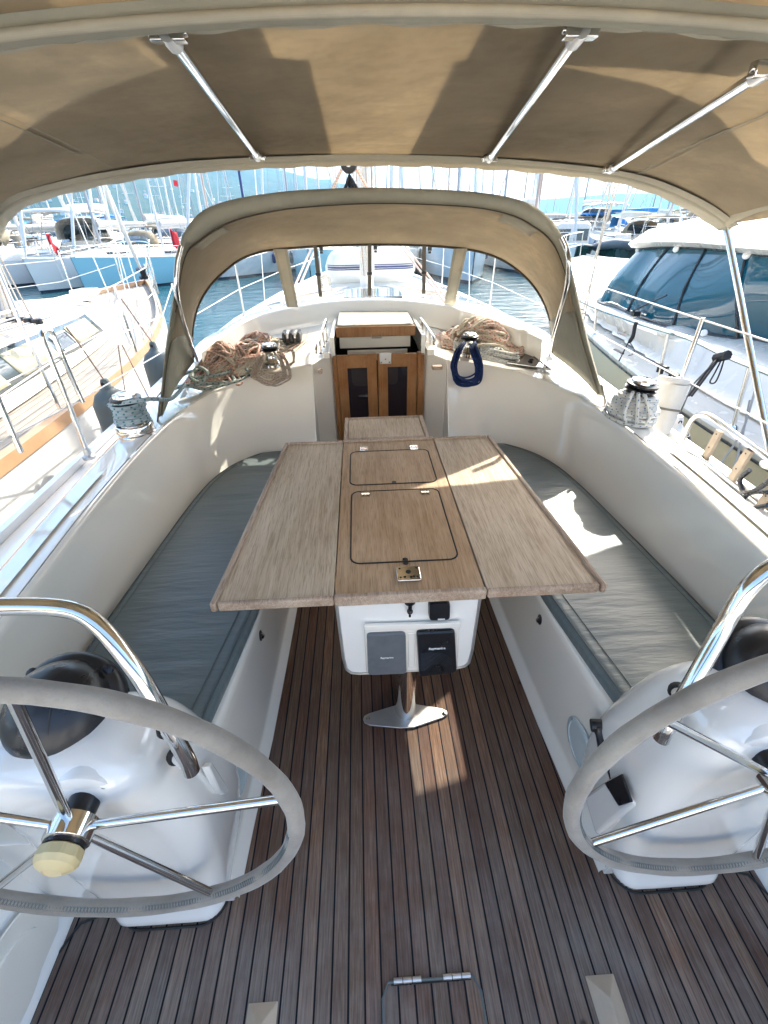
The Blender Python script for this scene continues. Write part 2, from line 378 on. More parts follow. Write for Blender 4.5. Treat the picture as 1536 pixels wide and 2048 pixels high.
class MB:
    def __init__(s): s.v = []; s.f = []; s.uv = {}
    def add(s, vs, fs, uvs=None):
        o = len(s.v); s.v += [Vector(v) for v in vs]
        for k, f in enumerate(fs):
            if uvs: s.uv[len(s.f)] = uvs[k]
            s.f.append([i+o for i in f])
        return s
    def box(s, a, b, M4=None):
        (x0, y0, z0), (x1, y1, z1) = a, b
        vs = [Vector((x, y, z)) for z in (z0, z1) for y in (y0, y1) for x in (x0, x1)]
        if M4 is not None: vs = [M4 @ v for v in vs]
        return s.add(vs, [(0, 2, 3, 1), (4, 5, 7, 6), (0, 1, 5, 4), (2, 6, 7, 3), (0, 4, 6, 2), (1, 3, 7, 5)])
    def prism(s, poly, z0, z1):
        n = len(poly)
        vs = [Vector((p[0], p[1], z0)) for p in poly]+[Vector((p[0], p[1], z1)) for p in poly]
        return s.add(vs, [list(range(n))[::-1], list(range(n, 2*n))]+[(i, (i+1) % n, n+(i+1) % n, n+i) for i in range(n)])
    def slab(s, poly, d):
        """3D polygon extruded by vector d"""
        n = len(poly); d = Vector(d)
        vs = [Vector(p) for p in poly]+[Vector(p)+d for p in poly]
        return s.add(vs, [list(range(n))[::-1], list(range(n, 2*n))]+[(i, (i+1) % n, n+(i+1) % n, n+i) for i in range(n)])
    def tube(s, pts, r, seg=8, closed=False, caps=True, flat=1.0, up=None):
        pts = [Vector(p) for p in pts]; n = len(pts)
        rs = r if isinstance(r, (list, tuple)) else [r]*n
        T = []
        for i in range(n):
            a = pts[(i-1) % n] if (closed or i > 0) else pts[i]
            b = pts[(i+1) % n] if (closed or i < n-1) else pts[i]
            t = (b-a); T.append(t.normalized() if t.length > 1e-9 else Vector((0, 0, 1)))
        u = Vector(up) if up else (Vector((0, 0, 1)) if abs(T[0].z) < .9 else Vector((1, 0, 0)))
        u = (u-T[0]*u.dot(T[0])).normalized()
        vs = []; L_ = [0]
        for i in range(n):
            if up: u = Vector(up)
            u = (u-T[i]*u.dot(T[i])); u = u.normalized() if u.length > 1e-6 else Vector((1, 0, 0))
            w_ = T[i].cross(u)
            for k in range(seg):
                a = 2*PI*k/seg
                vs.append(pts[i]+rs[i]*(math.cos(a)*u*flat+math.sin(a)*w_))
            if i: L_.append(L_[-1]+(pts[i]-pts[i-1]).length)
        L_.append(L_[-1]+(pts[0]-pts[-1]).length)
        fs = []; uv = []
        for i in range(n if closed else n-1):
            j = (i+1) % n
            for k in range(seg):
                k2 = (k+1) % seg
                fs.append((i*seg+k, i*seg+k2, j*seg+k2, j*seg+k))
                uv.append(((k/seg, L_[i]), ((k+1)/seg, L_[i]), ((k+1)/seg, L_[i+1]), (k/seg, L_[i+1])))
        if caps and not closed:
            fs.append(list(range(seg))[::-1]); uv.append([(0, 0)]*seg)
            fs.append([(n-1)*seg+k for k in range(seg)]); uv.append([(0, 0)]*seg)
        return s.add(vs, fs, uv)
    def lathe(s, prof, c=(0, 0, 0), axis=(0, 0, 1), seg=32):
        ax = Vector(axis).normalized(); q = Vector((0, 0, 1)).rotation_difference(ax); c = Vector(c)
        vs = []; fs = []; n = len(prof)
        for r, z in prof:
            for k in range(seg):
                a = 2*PI*k/seg; vs.append(c+q @ Vector((r*math.cos(a), r*math.sin(a), z)))
        for i in range(n-1):
            for k in range(seg):
                k2 = (k+1) % seg; fs.append((i*seg+k, i*seg+k2, (i+1)*seg+k2, (i+1)*seg+k))
        if prof[0][0] > 1e-6: fs.append(list(range(seg))[::-1])
        if prof[-1][0] > 1e-6: fs.append([(n-1)*seg+k for k in range(seg)])
        return s.add(vs, fs)
    def loft(s, rows, closed=False, caps=False, uvs=False):
        n = len(rows); k = len(rows[0]); vs = [p for r in rows for p in r]; fs = []; uv = []
        for i in range(n-1):
            for j in range(k if closed else k-1):
                j2 = (j+1) % k; fs.append((i*k+j, i*k+j2, (i+1)*k+j2, (i+1)*k+j))
                uv.append(((i/(n-1), j/k), (i/(n-1), (j+1)/k), ((i+1)/(n-1), (j+1)/k), ((i+1)/(n-1), j/k)))
        if caps:
            fs.append(list(range(k))[::-1]); fs.append([(n-1)*k+j for j in range(k)])
            uv += [[(0, 0)]*k]*2
        return s.add(vs, fs, uv if uvs else None)
    def build(s, name, mat, parent=None, bevel=0, solid=0, angle=40, off=None, subsurf=0, flatshade=False):
        me = bpy.data.meshes.new(name)
        o = Vector(off) if off is not None else (root_loc(parent) if parent is not None else Vector((0, 0, 0)))
        me.from_pydata([tuple(v-o) for v in s.v], [], s.f)
        uvl = me.uv_layers.new(name='UVMap')
        if s.uv:
            for p in me.polygons:
                if p.index in s.uv:
                    for li, uvc in zip(p.loop_indices, s.uv[p.index]): uvl.data[li].uv = uvc
        bm = bmesh.new(); bm.from_mesh(me)
        if solid == 0: bmesh.ops.recalc_face_normals(bm, faces=bm.faces)
        bm.to_mesh(me); bm.free()
        me.validate()
        if not flatshade:
            for p in me.polygons: p.use_smooth = True
            me.set_sharp_from_angle(angle=math.radians(angle))
        me.materials.append(M[mat] if isinstance(mat, str) else mat)
        ob = bpy.data.objects.new(name, me); C.objects.link(ob)
        if parent is not None: ob.parent = parent
        if bevel:
            b = ob.modifiers.new('bevel', 'BEVEL'); b.width = bevel; b.segments = 3; b.limit_method = 'ANGLE'; b.angle_limit = math.radians(40)
            b.harden_normals = False
        if solid:
            q = ob.modifiers.new('solid', 'SOLIDIFY'); q.thickness = solid; q.offset = 0
        if subsurf:
            q = ob.modifiers.new('sub', 'SUBSURF'); q.levels = subsurf; q.render_levels = subsurf
        return ob
def root_loc(o):
    while o.parent: o = o.parent
    return o.location.copy()
def tag(o, label=None, cat=None, group=None, kind=None):
    if label: o['label'] = label
    if cat: o['category'] = cat
    if group: o['group'] = group
    if kind: o['kind'] = kind
    return o
def thing(name, label, cat, loc=(0, 0, 0), group=None):
    o = bpy.data.objects.new(name, None); C.objects.link(o); o.location = loc; o.empty_display_size = .1
    return tag(o, label, cat, group)
def kids(o): return [c for c in C.objects if c.parent == o]
def dup(root, loc=None, rotz=None, label=None, scale=None):
    def cp(o, par):
        c = o.copy(); C.objects.link(c)
        if par is not None: c.parent = par
        for k in kids(o): cp(k, c)
        return c
    r = cp(root, None)
    if loc is not None: r.location = loc
    if rotz is not None: r.rotation_euler = (0, 0, rotz)
    if scale is not None: r.scale = scale
    if label: r['label'] = label
    return r
def one(name, mb, mat, label, cat, loc=(0, 0, 0), group=None, **k):
    o = mb.build(name, mat, None, off=loc, **k); o.location = loc
    return tag(o, label, cat, group)
def rrect(cx, cy, hx, hy, r, n=5, z=0):
    out = []
    for sx_, sy_, a0 in ((1, 1, 0), (-1, 1, 90), (-1, -1, 180), (1, -1, 270)):
        for k in range(n+1):
            a = math.radians(a0+90*k/n); out.append(Vector((cx+sx_*(hx-r)+r*math.cos(a), cy+sy_*(hy-r)+r*math.sin(a), z)))
    return out
def mirror(pts): return [Vector((-p[0], p[1], p[2])) for p in pts]

# ================================================================== SETTING
def grid_mesh(xs, ys, zf):
    mb = MB(); mb.loft([[Vector((x, y, zf(x, y))) for x in xs] for y in ys]); return mb
WZ = -0.75
mb = MB(); mb.add([(-6000, -6000, WZ), (6000, -6000, WZ), (6000, 6000, WZ), (-6000, 6000, WZ)], [(0, 1, 2, 3)])
tag(mb.build('water', 'water'), 'teal harbour water with small ripples between the moored boats', kind='structure')

# hills: ridge height above water (as an angle) against bearing from the bow, left negative
RIDGE_L = [(-75, .06), (-60, .075), (-48, .09), (-40, .118), (-33, .15), (-29, .160), (-24, .145), (-19, .118), (-12, .095), (-5, .07), (2, .045), (10, .022), (18, .008)]
def interp(tab, x):
    if x <= tab[0][0]: return tab[0][1]
    for (a, b), (c, d) in zip(tab, tab[1:]):
        if x <= c: return b+(d-b)*(x-a)/(c-a)
    return tab[-1][1]
def hill(tab, d0, d1, a0, a1, name, label, amp):
    rows = []
    nb = 160; nr = 26
    for r in range(nr+1):
        t = r/nr; row = []
        for k in range(nb+1):
            a = a0+(a1-a0)*k/nb; d = d0+(d1-d0)*t
            h = interp(tab, a)*d1*min(1, t*1.05)**.9
            x, y = d*math.sin(math.radians(a)), d*math.cos(math.radians(a))
            h += amp*(noise.fractal(Vector((x*.004, y*.004, 3)), .9, 2, 6))*(.15+t)*interp(tab, a)/.1
            row.append(Vector((x, y, WZ-1+max(0, h))))
        rows.append(row)
    # back side
    rows.append([Vector((p.x*1.1, p.y*1.1, WZ-1)) for p in rows[-1]])
    mb = MB(); mb.loft(rows)
    o = mb.build(name, 'hill'); tag(o, label, kind='structure')
    return rows
HR = hill(RIDGE_L, 620, 1500, -78, 20, 'hills', 'wooded blue-green hillside rising behind the marina on the left', 26)
hill([(5, .0), (14, .020), (25, .028), (40, .026), (60, .03), (80, .03)], 1900, 2600, 4, 82, 'distant_shore', 'low pale far shore behind the boats on the right', 10)

# houses on the foot of the hill
h = thing('hillside_house', 'small white house with a red roof on the lower slope of the hill', 'house', group='houses on the lower slope of the hill')
mb = MB(); mb.box((-6, -5, -4), (6, 5, 5)); mb.build('wall', 'housewall', h)
mb = MB(); mb.add([(-6.6, -5.6, 5), (6.6, -5.6, 5), (6.6, 5.6, 5), (-6.6, 5.6, 5), (-3, 0, 7.6), (3, 0, 7.6)], [(0, 1, 5, 4), (1, 2, 5), (2, 3, 4, 5), (3, 0, 4), (3, 2, 1, 0)]); mb.build('roof', 'roof', h)
for x in (-3.5, 0, 3.5):
    for z_ in (-1.5, 2):
        mb = MB(); mb.box((x-.7, -5.06, z_), (x+.7, -5.0, z_+1.7)); mb.build('window', 'winddark', h)
rr = random.Random(11)
first = True
for k in range(230):
    a = rr.uniform(-52, -6); t = abs(rr.gauss(0, .11))+.01
    if t > .45: continue
    ri = int(t*26); ci = int((a+78)/98*160); p = HR[ri][ci]
    if p.z < 0: p = Vector((p.x, p.y, 0.5))
    o = h if first else dup(h)
    o.location = (p.x, p.y, p.z+1.2); o.rotation_euler = (0, 0, -math.radians(a)+rr.uniform(-.4, .4)); s_ = rr.uniform(.16, .34); o.scale = (s_, s_, s_*rr.uniform(.8, 1.3))
    first = False

# unseen pale quay astern, added to bounce sunlight into the cockpit
mb = MB(); mb.box((-60, -30, WZ-1), (60, -2.9, .25)); one('bounce_quay', mb, 'quayconc', 'pale concrete quay astern of the yachts, behind the photographer', 'quay', (0, -10, 0))
for i, (x, w_) in enumerate(((-26, 18), (-3, 22), (24, 20))):
    t = thing('quayside_house', ['cream', 'white', 'pale yellow'][i]+' quayside house astern', 'house', (x, -22, .25), 'houses on the quay astern')
    mb = MB(); mb.box((x-w_/2, -29, .25), (x+w_/2, -21, 9)); mb.build('wall', 'housewall', t)
    mb = MB(); mb.add([(x-w_/2-.4, -29.4, 9), (x+w_/2+.4, -29.4, 9), (x+w_/2+.4, -20.6, 9), (x-w_/2-.4, -20.6, 9), (x-w_/2+3, -25, 11.5), (x+w_/2-3, -25, 11.5)], [(0, 1, 5, 4), (1, 2, 5), (2, 3, 4, 5), (3, 0, 4), (3, 2, 1, 0)]); mb.build('roof', 'roof', t)
    for k in range(5):
        for z0 in (1.8, 5.4):
            mb = MB(); xx = x-w_/2+w_*(k+.5)/5; mb.box((xx-.6, -21.0, z0), (xx+.6, -20.95, z0+1.9)); mb.build('window', 'winddark', t)
# ================================================================== OWN YACHT
Y0 = thing('sailing_yacht', 'cream sailing yacht whose cockpit with teak sole and curved seats fills the foreground', 'sailing yacht')
# inner cockpit curves (starboard, mirrored for port)
E_ = [(.40, 2.72, .885), (.52, 2.735, .868), (.64, 2.725, .850), (.76, 2.68, .832), (.88, 2.60, .812), (.98, 2.47, .795), (1.055, 2.28, .780), (1.09, 2.02, .770), (1.10, 1.75, .762), (1.09, 1.4, .757), (1.065, 1.05, .752), (1.04, .7, .748), (1.02, .2, .745), (1.0, -.6, .742)]
S_ = [(.40, 2.47, .36), (.47, 2.48, .36), (.56, 2.475, .36), (.66, 2.44, .36), (.77, 2.37, .36), (.87, 2.25, .36), (.935, 2.08, .36), (.97, 1.86, .36), (.99, 1.62, .36), (1.01, 1.34, .36), (1.03, 1.02, .36), (1.035, .7, .36), (1.02, .2, .36), (1.0, -.6, .36)]
O_ = [(.45, 3.30, 0)]*7+[(1.30, 2.15, .745), (1.29, 1.85, .742), (1.265, 1.45, .738), (1.235, 1.08, .734), (1.21, .7, .73), (1.17, .2, .728), (1.14, -.6, .725)]
Ec = crom(E_, 4); Sc = crom(S_, 4)
def zt(x, y):
    base = .94+.1*(min(y, 3.6)-2.72)
    if y > 3.6: base = 1.028-(y-3.6)*.02-max(0, y-5)**1.5*.045
    return base-.14*math.sqrt(x*x+.01)
for sg, side in ((1, 1), (-1, -1)):
    rows = []
    for e, s in zip(Ec, Sc):
        d = (e-s); out = Vector((d.x, d.y, 0))
        if out.length < .02: out = Vector((.03, 0, 0))
        nrm = Vector((e.x-s.x+.02, (e.y-s.y), 0)).normalized()
        row = []
        for t, b in ((0, 0), (.08, .006), (.3, -.012), (.55, -.016), (.8, -.012), (.93, -.004)):
            row.append(s+d*t+nrm*(-b))
        # rounded lip
        top = e
        row[-1] = s+d*.93
        row.append(e-Vector((0, 0, .012))); row.append(e+nrm*.006-Vector((0, 0, .003))); row.append(e+nrm*.018)
        rows.append([Vector((p.x*sg, p.y, p.z)) for p in row])
    # curve the back: cove near the seat
    mb = MB(); mb.loft(rows); mb.build('seat_back', 'gel', Y0, angle=60)
    # coaming top and outboard side (aft part)
    rows = []
    eo = [i for i in range(len(Ec)) if Ec[i].y <= 2.03 and Ec[i].x > 1]
    Oc = crom(O_[7:], 4)
    for k, i in enumerate(eo[:len(Oc)]):
        e = Ec[i]; o = Oc[k]; nrm = Vector((1, 0, 0))
        rows.append([Vector((p[0]*sg, p[1], p[2])) for p in
                     (e+nrm*.018, e+nrm*.03+Vector((0, 0, .002)), o-nrm*.03+Vector((0, 0, .003)), o-nrm*.008-Vector((0, 0, .004)), o+Vector((0, 0, -.02)), (o.x+.02, o.y, .56), (o.x+.05, o.y, .535))])
    mb = MB(); mb.loft(rows); mb.build('coaming', 'gel', Y0, angle=50)
    # non-slip panel on the coaming
    rows = [[Vector(((Ec[i].x+.065)*sg, Ec[i].y, Ec[i].z+.0045)), Vector(((o.x-.03)*sg, Ec[i].y, o.z+.006))] for i, o in zip(eo, Oc)]
    rows = [r for r in rows if r[0].y < 1.7]
    mb = MB(); mb.loft(rows); mb.build('nonslip_panel', 'nonslip' if sg > 0 else 'gel', Y0)
    # side deck
    ys = [-1.2, 0, 1, 2, 3, 4, 5, 6, 7, 8, 9, 10, 11, 12, 12.4]
    def edge(y): return interp([(-1.2, 1.52), (0, 1.58), (2, 1.66), (4, 1.72), (6, 1.64), (8, 1.36), (10, .88), (11.5, .35), (12.4, .04)], y)
    def ez(y): return interp([(-1.2, .50), (3, .50), (8, .60), (12.4, .74)], y)
    def trunk(y): return interp([(-1.2, 1.14), (.7, 1.21), (2.15, 1.3), (3, 1.33), (4, 1.3), (6, 1.12), (8, .75), (8.3, .0)], y)
    ysf = [i*.25 for i in range(-5, 50)]
    rows = [[Vector(((trunk(y)+.04 if y < 8.2 else 0)*sg, y, ez(y)+.03+(.03 if y > 8.2 else 0))), Vector(((edge(y)-.06)*sg, y, ez(y)+.01)), Vector((edge(y)*sg, y, ez(y)+.01))] for y in ysf]
    mb = MB(); mb.loft(rows); mb.build('side_deck', 'gelw', Y0)
    rows = [[Vector(((edge(y)-.03)*sg, y, ez(y)+.012)), Vector(((edge(y)-.03)*sg, y, ez(y)+.05)), Vector(((edge(y)+.004)*sg, y, ez(y)+.05)), Vector(((edge(y)+.006)*sg, y, ez(y)+.0))] for y in ysf]
    mb = MB(); mb.loft(rows, closed=True); mb.build('toe_rail', 'alu', Y0, angle=30)
    rows = [[Vector((edge(y)*sg, y, ez(y))), Vector(((edge(y)+.03)*sg, y, ez(y)-.35)), Vector(((edge(y)*.93)*sg, y, -.4)), Vector(((edge(y)*.8)*sg, y, -1.0))] for y in ysf]
    mb = MB(); mb.loft(rows); mb.build('hull_side', 'hullwhite', Y0)
    # cabin top, side part aft of the sprayhood window
    st = [Vector((.29, 2.90, .9))]+Ec[:29]+[Vector((1.30, 2.15, .745))]
    n = len(st); rows = [[] for _ in range(8)]
    for k, p in enumerate(st):
        t = k/(n-1); ex = .29+(1.33-.29)*t; ey = 3.75
        for r in range(8):
            q = r/7; x = p.x+(ex-p.x)*q; y = p.y+(ey-p.y)*q
            z0 = p.z; zz = zt(x, y); z = z0*(1-min(1, q*1.5))+zz*min(1, q*1.5)
            nr = .018 if r == 0 and 0 < k < 30 else 0
            rows[r].append(Vector((x*sg, y+nr*(.9 if k < 16 else .2), z)))
    mb = MB(); mb.loft(rows); mb.build('cabin_top', 'gel', Y0, angle=60)
    # recess wall beside the companionway
    mb = MB(); mb.slab([Vector((.40*sg, 2.72, -.02)), Vector((.285*sg, 2.90, -.02)), Vector((.285*sg, 2.90, .905)), Vector((.40*sg, 2.722, .885))], (.02*sg, .012, 0))
    mb.build('companionway_side', 'gel', Y0, bevel=.004)
    mb = MB(); mb.slab([Vector((.40*sg, 2.47, .36)), Vector((.40*sg, 2.47, -.01)), Vector((.40*sg, 2.72, -.01)), Vector((.40*sg, 2.722, .885))], (.006*sg, 0, 0)); mb.build('bulkhead_end', 'gel', Y0)
    # cabin trunk wall outside
    rows = [[Vector((trunk(y)*sg, y, zt(trunk(y), y)+(.0))), Vector(((trunk(y)+.035)*sg, y, ez(y)+.02))] for y in ysf if 2.1 <= y <= 8.26]
    mb = MB(); mb.loft(rows); mb.build('cabin_side', 'gelw', Y0)
    # seat: toe, wall, rim
    yw = [2.5, 2.2, 1.9, 1.6, 1.3, 1.1, .95, .8, .65, .49]
    def xi(y): return interp([(.49, .600), (.65, .575), (.9, .54), (1.15, .508), (1.3, .497), (2.6, .49)], y)
    def xb(y): return interp([(.49, .528), (.7, .520), (.95, .505), (1.3, .495), (1.6, .488), (2.6, .488)], y)
    rows = []
    for y in yw:
        b, i_ = xb(y), xi(y)
        rows.append([Vector((x*sg, y, z)) for x, z in ((b-.012, 0), (b-.012, .012), (b+.012, .035), (b+.016, .06), (b+(i_-b)*.5+.008, .36), (b+(i_-b)*.6+.006, .395), (b+(i_-b)*.75+.004, .418), (i_+.004, .427), (i_+.06, .428), (1.06, .430))])
    mb = MB(); mb.loft(rows); mb.build('seat_base', 'gel', Y0, angle=50)
    # seat box aft end
    mb = MB(); mb.slab([Vector((.528*sg, .485, 0)), Vector((.56*sg, .485, .36)), Vector((.606*sg, .485, .427)), Vector((1.02*sg, .485, .430)), Vector((1.02*sg, .485, 0))], (0, .012, 0)); mb.build('seat_end', 'gelw', Y0, bevel=.003)
    # cockpit side aft
    rows = [[Vector((x*sg, y, z)) for x, z in ((.965, 0), (.968, .02), (.985, .05), (1.0, .36), (1.005, .37))] for y in (.5, .2, -.2, -1.2)]
    mb = MB(); mb.loft(rows); mb.build('cockpit_side', 'gelw', Y0, angle=50)

mb = MB(); mb.add([(-.99, -1.2, 0), (.99, -1.2, 0), (.99, .5, 0), (.53, .5, 0), (.50, 1.2, 0), (.49, 2.92, 0), (-.49, 2.92, 0), (-.50, 1.2, 0), (-.53, .5, 0), (-.99, .5, 0)], [tuple(range(10))])
mb.build('cockpit_sole', 'sole', Y0)
mb = MB(); mb.box((-1.5, -2.1, -.5), (1.5, -1.2, .42)); mb.build('stern_bounce_seat', 'gelw', Y0, bevel=.03)  # stern block out of view, put in to throw sunlight forward
for sg in (1, -1):
    mb = MB(); mb.tube([(sg*x, y, .002) for x, y in ((.968, -1.2), (.968, .40), (.94, .46), (.85, .484))], .0035, 6); mb.build('caulk_line', 'rubber', Y0)
# dark interior behind the doors
mb = MB()
mb.box((-.45, 2.96, -.2), (.45, 2.97, .1)); mb.box((-.8, 3.9, -.2), (.8, 3.92, .9)); mb.box((-.8, 2.96, -.22), (.8, 3.9, -.2))
mb.box((-.81, 2.97, -.2), (-.8, 3.9, .8)); mb.box((.8, 2.97, -.2), (.81, 3.9, .8))
mb.build('cabin_interior', 'dark', Y0)
# cabin top centre and forward part
xs = [-1.34+.067*i*2 for i in range(21)]
rows = []
for y in [3.40+.2*i for i in range(25)]:
    w_ = min(1.33, trunk(y) if y > 3.9 else 1.33)
    rows.append([Vector((w_*(i-10)/10, y, zt(w_*(i-10)/10, y)-(.004 if y < 3.76 else 0) if y > 3.5 or abs(i-10) < 2 else zt(w_*(i-10)/10, y)-.03)) for i in range(21)])
mb = MB(); mb.loft(rows); mb.build('coachroof', 'gelw', Y0, angle=50)
# raised moulding that carries the sprayhood windows
D_px = [(398, 700), (420, 682), (440, 667), (500, 633), (585, 612), (660, 601), (740, 597), (820, 600), (890, 609), (960, 625), (1030, 650), (1060, 661), (1088, 674)]
Dc = [P(u, v, z=1.12-.17*((u-740)/345)**2) for u, v in D_px]
Dc = [Vector((p.x, p.y, p.z)) for p in Dc]; Df = crom(Dc, 4)
rows = [[p+Vector((0, 0, .0)) for p in Df], [p+Vector((0, -.02, .0)) for p in Df], [p+Vector((-.02*p.x, -.035, -.012)) for p in Df], [Vector((p.x*.985, p.y-.055, zt(p.x, p.y)-.006)) for p in Df]]
mb = MB(); mb.loft([[p+Vector((0, .05, 0)) for p in Df]]+rows); mb.loft([[p+Vector((0, .05, 0)) for p in Df], [Vector((p.x*1.01, p.y+.08, zt(p.x, p.y)-.02)) for p in Df]]); mb.build('sprayhood_base', 'gel', Y0, angle=50)

# ---- sliding hatch, doors
ht = thing('sliding_hatch', 'cream sliding hatch with teak front strip pushed forward over the companionway', 'hatch', (0, 3.1, 1.0))
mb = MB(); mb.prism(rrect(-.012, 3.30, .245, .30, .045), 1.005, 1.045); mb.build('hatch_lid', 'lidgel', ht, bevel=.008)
mb = MB(); mb.box((-.262, 2.985, .975), (.238, 3.02, 1.035)); mb.build('teak_strip', 'varnish', ht, bevel=.004)
mb = MB(); mb.tube([(-.04, 2.98, .985), (-.035, 2.965, .972), (.02, 2.965, .972), (.025, 2.98, .985)], .004); mb.build('hatch_pull', 'steelplate', ht)
mb = MB(); mb.box((-.25, 3.16, .87), (.225, 3.172, .975)); mb.box((-.20, 3.1, .80), (.20, 3.11, .868)); mb.build('inner_panel', 'gel', ht)
for sg in (1, -1):
    mb = MB(); mb.box(((.262 if sg > 0 else -.295), 2.86, .885), ((.288 if sg > 0 else -.269), 3.5, 1.005)); mb.build('hatch_runner', 'gelw', ht, bevel=.003)
    mb = MB(); mb.box(((.292 if sg > 0 else -.335), 2.80, .895), ((.335 if sg > 0 else -.299), 3.3, .93)); mb.build('runner_step', 'gel', ht, bevel=.004)
dr = {}
for sg, nm in ((-1, 'left'), (1, 'right')):
    x0, x1 = (-.262, -.014) if sg < 0 else (-.008, .240)
    d = thing('companionway_door', ('left' if sg < 0 else 'right')+' leaf of the varnished companionway door, '+('without a lock plate' if sg < 0 else 'with a steel lock plate at its top'), 'door', ((x0+x1)/2, 2.87, .3), 'pair of companionway doors')
    yy = 2.865; st = .062; z0, z1 = .22, .895
    mb = MB()
    mb.box((x0, yy, z0), (x0+st, yy+.022, z1)); mb.box((x1-st, yy, z0), (x1, yy+.022, z1))
    mb.box((x0+st, yy+.001, z1-.08), (x1-st, yy+.021, z1)); mb.box((x0+st, yy+.001, z0), (x1-st, yy+.021, z0+.12))
    mb.build('door_frame', 'varnish', d, bevel=.003)
    mb = MB(); mb.box((x0+st-.004, yy+.009, z0+.1), (x1-st+.004, yy+.014, z1-.07)); mb.build('door_pane', 'doorglass', d)
    if sg > 0:
        mb = MB(); mb.box((x0+.012, yy-.006, z1-.058), (x0+.085, yy-.001, z1+.012)); pl = mb.build('lock_plate', 'steelplate', d, bevel=.006)
        mb = MB()
        for px_, pz in ((.022, -.047), (.072, -.047), (.048, -.028)): mb.lathe([(.004, 0), (.004, .003), (0, .0035)], (x0+px_, yy-.006, z1+pz), (0, -1, 0), 10)
        mb.build('screw', 'black', pl)
mb = MB(); mb.box((-.288, 2.86, .0), (-.264, 2.90, .90)); mb.build('door_jamb', 'varnish', Y0, bevel=.003)
mb = MB(); mb.box((.243, 2.86, .0), (.284, 2.90, .90)); mb.build('door_jamb', 'varnish', Y0, bevel=.003)
for sg in (1, -1):
    a = P(868 if sg > 0 else 630, 690 if sg > 0 else 706, y=2.80); 
    if sg > 0:
        pts = [P(868, 690, y=2.82), P(866, 672, y=2.84), P(842, 637, y=3.14), P(840, 640, y=3.16)]
    else:
        pts = [P(632, 706, y=2.80), P(634, 690, y=2.82), P(651, 640, y=3.14), P(652, 646, y=3.16)]
    t = thing('grab_rail', ('starboard' if sg > 0 else 'port')+' stainless grab rail beside the companionway hatch', 'grab rail', tuple(pts[0]), 'companionway grab rails')
    mb = MB(); mb.tube(crom(pts, 5), .0075, 10); mb.build('rail', 'chrome', t)
    for f_ in (.25, .6, .9):
        q = pts[1].lerp(pts[2], f_); mb = MB(); mb.tube([q, Vector((q.x+.004, q.y, zt(q.x, q.y)-.005))], .006, 8); mb.lathe([(.014, 0), (.011, .006), (.006, .01)], (q.x+.004, q.y, zt(q.x, q.y)-.002), seg=12); mb.build('rail_foot', 'chrome', t)
# brass turn-buttons and teak blocks by the companionway
for (u, v), nm in (((893, 734), 0), ((641, 742), 1)):
    p = P(u-20 if nm == 0 else u, v, y=2.71)
    mb = MB(); mb.box((-.028 if nm == 0 else -.012, -.03, -.011), (.03 if nm == 0 else .012, .014, .011)); 
    for i in range(len(mb.v)): mb.v[i] = mb.v[i]+p
    one('teak_block', mb, 'tedge', ('long' if nm == 0 else 'short')+' teak block screwed to the '+('right' if nm == 0 else 'left')+' side of the companionway', 'block', tuple(p), bevel=.004)

# ---- mast, boom and rig of our own yacht
rg = thing('mast', 'white mast of our own yacht rising from the coachroof ahead of the sprayhood', 'mast', (0, 6.5, .8), )
mb = MB(); mb.tube([(0, 6.5, .78), (0, 6.5, 8), (0, 6.48, 15)], [.085, .085, .06], 16); mb.build('mast_tube', 'mastwhite', rg)
mb = MB(); mb.lathe([(.14, 0), (.14, .03), (.1, .05)], (0, 6.5, .78)); mb.build('mast_foot', 'alu', rg)
for sg in (1, -1):
    mb = MB(); mb.tube([(0, 6.45, 5.6), (.9*sg, 6.2, 5.7)], .03, 8, flat=.5); mb.build('spreader', 'alu', rg)
    mb = MB(); mb.tube([(1.3*sg, 6.2, .55), (.9*sg, 6.2, 5.7), (.02*sg, 6.5, 13)], .006, 6); mb.build('shroud', 'alu', rg)
for i in range(7):
    mb = MB(); x = -.13+.04*i; mb.tube([(x*.6+.02, 6.38, 1.0), (x, 6.36+.01*i, 2.2), (x*.3, 6.4, 7.5)], .008 if i % 2 else .006, 6); mb.build('halyard', ['rope_cream', 'rope_tan', 'rope_wb'][i % 3], rg)
# black block with its purchase above the sprayhood
bk = thing('mainsheet_block', 'black block with coiled tail hanging at top centre above the sprayhood', 'block', tuple(P(700, 335, y=3.1)))
c0 = P(698, 332, y=3.1); k = 3.1*1.13/900
mb = MB(); mb.lathe([(0.0, -.012), (.03, -.014), (.045, -.010), (.046, .010), (.03, .014), (0.0, .012)], c0+Vector((0, 0, .01)), (.2, 1, 0), 24); mb.build('sheave_cheek', 'black', bk)
mb = MB(); mb.lathe([(.008, -.018), (.016, -.018), (.016, .018), (.008, .018)], c0+Vector((0, 0, .01)), (.2, 1, 0), 16); mb.build('bearing', 'steelplate', bk)
mb = MB(); 
for i in range(7):
    a0 = rr.uniform(-.5, .5); pts = [c0+Vector((.0, 0, -.04)), c0+Vector((.06*math.sin(a0), .01*i-.03, -.08)), c0+Vector((.09*math.sin(a0*1.4), .01*i-.03, -.13)), c0+Vector((.03*math.sin(a0), .01*i-.03, -.15)), c0+Vector((.01, 0, -.06))]
    mb.tube(crom(pts, 5), .007, 6)
mb.build('rope_tail', 'blackcloth', bk)
for sx_, col in ((-1, 'rope_red'), (1, 'rope_red')):
    mb = MB(); mb.tube([c0+Vector((.0, .0, .05)), P(655 if sx_ < 0 else 748, 400, y=3.6)], .009, 6); mb.build('sheet', col, bk)
mb = MB(); mb.tube([c0+Vector((0, 0, .05)), c0+Vector((.0, .15, .5))], .012, 6); mb.build('sheet_tail', 'rope_cream', bk)
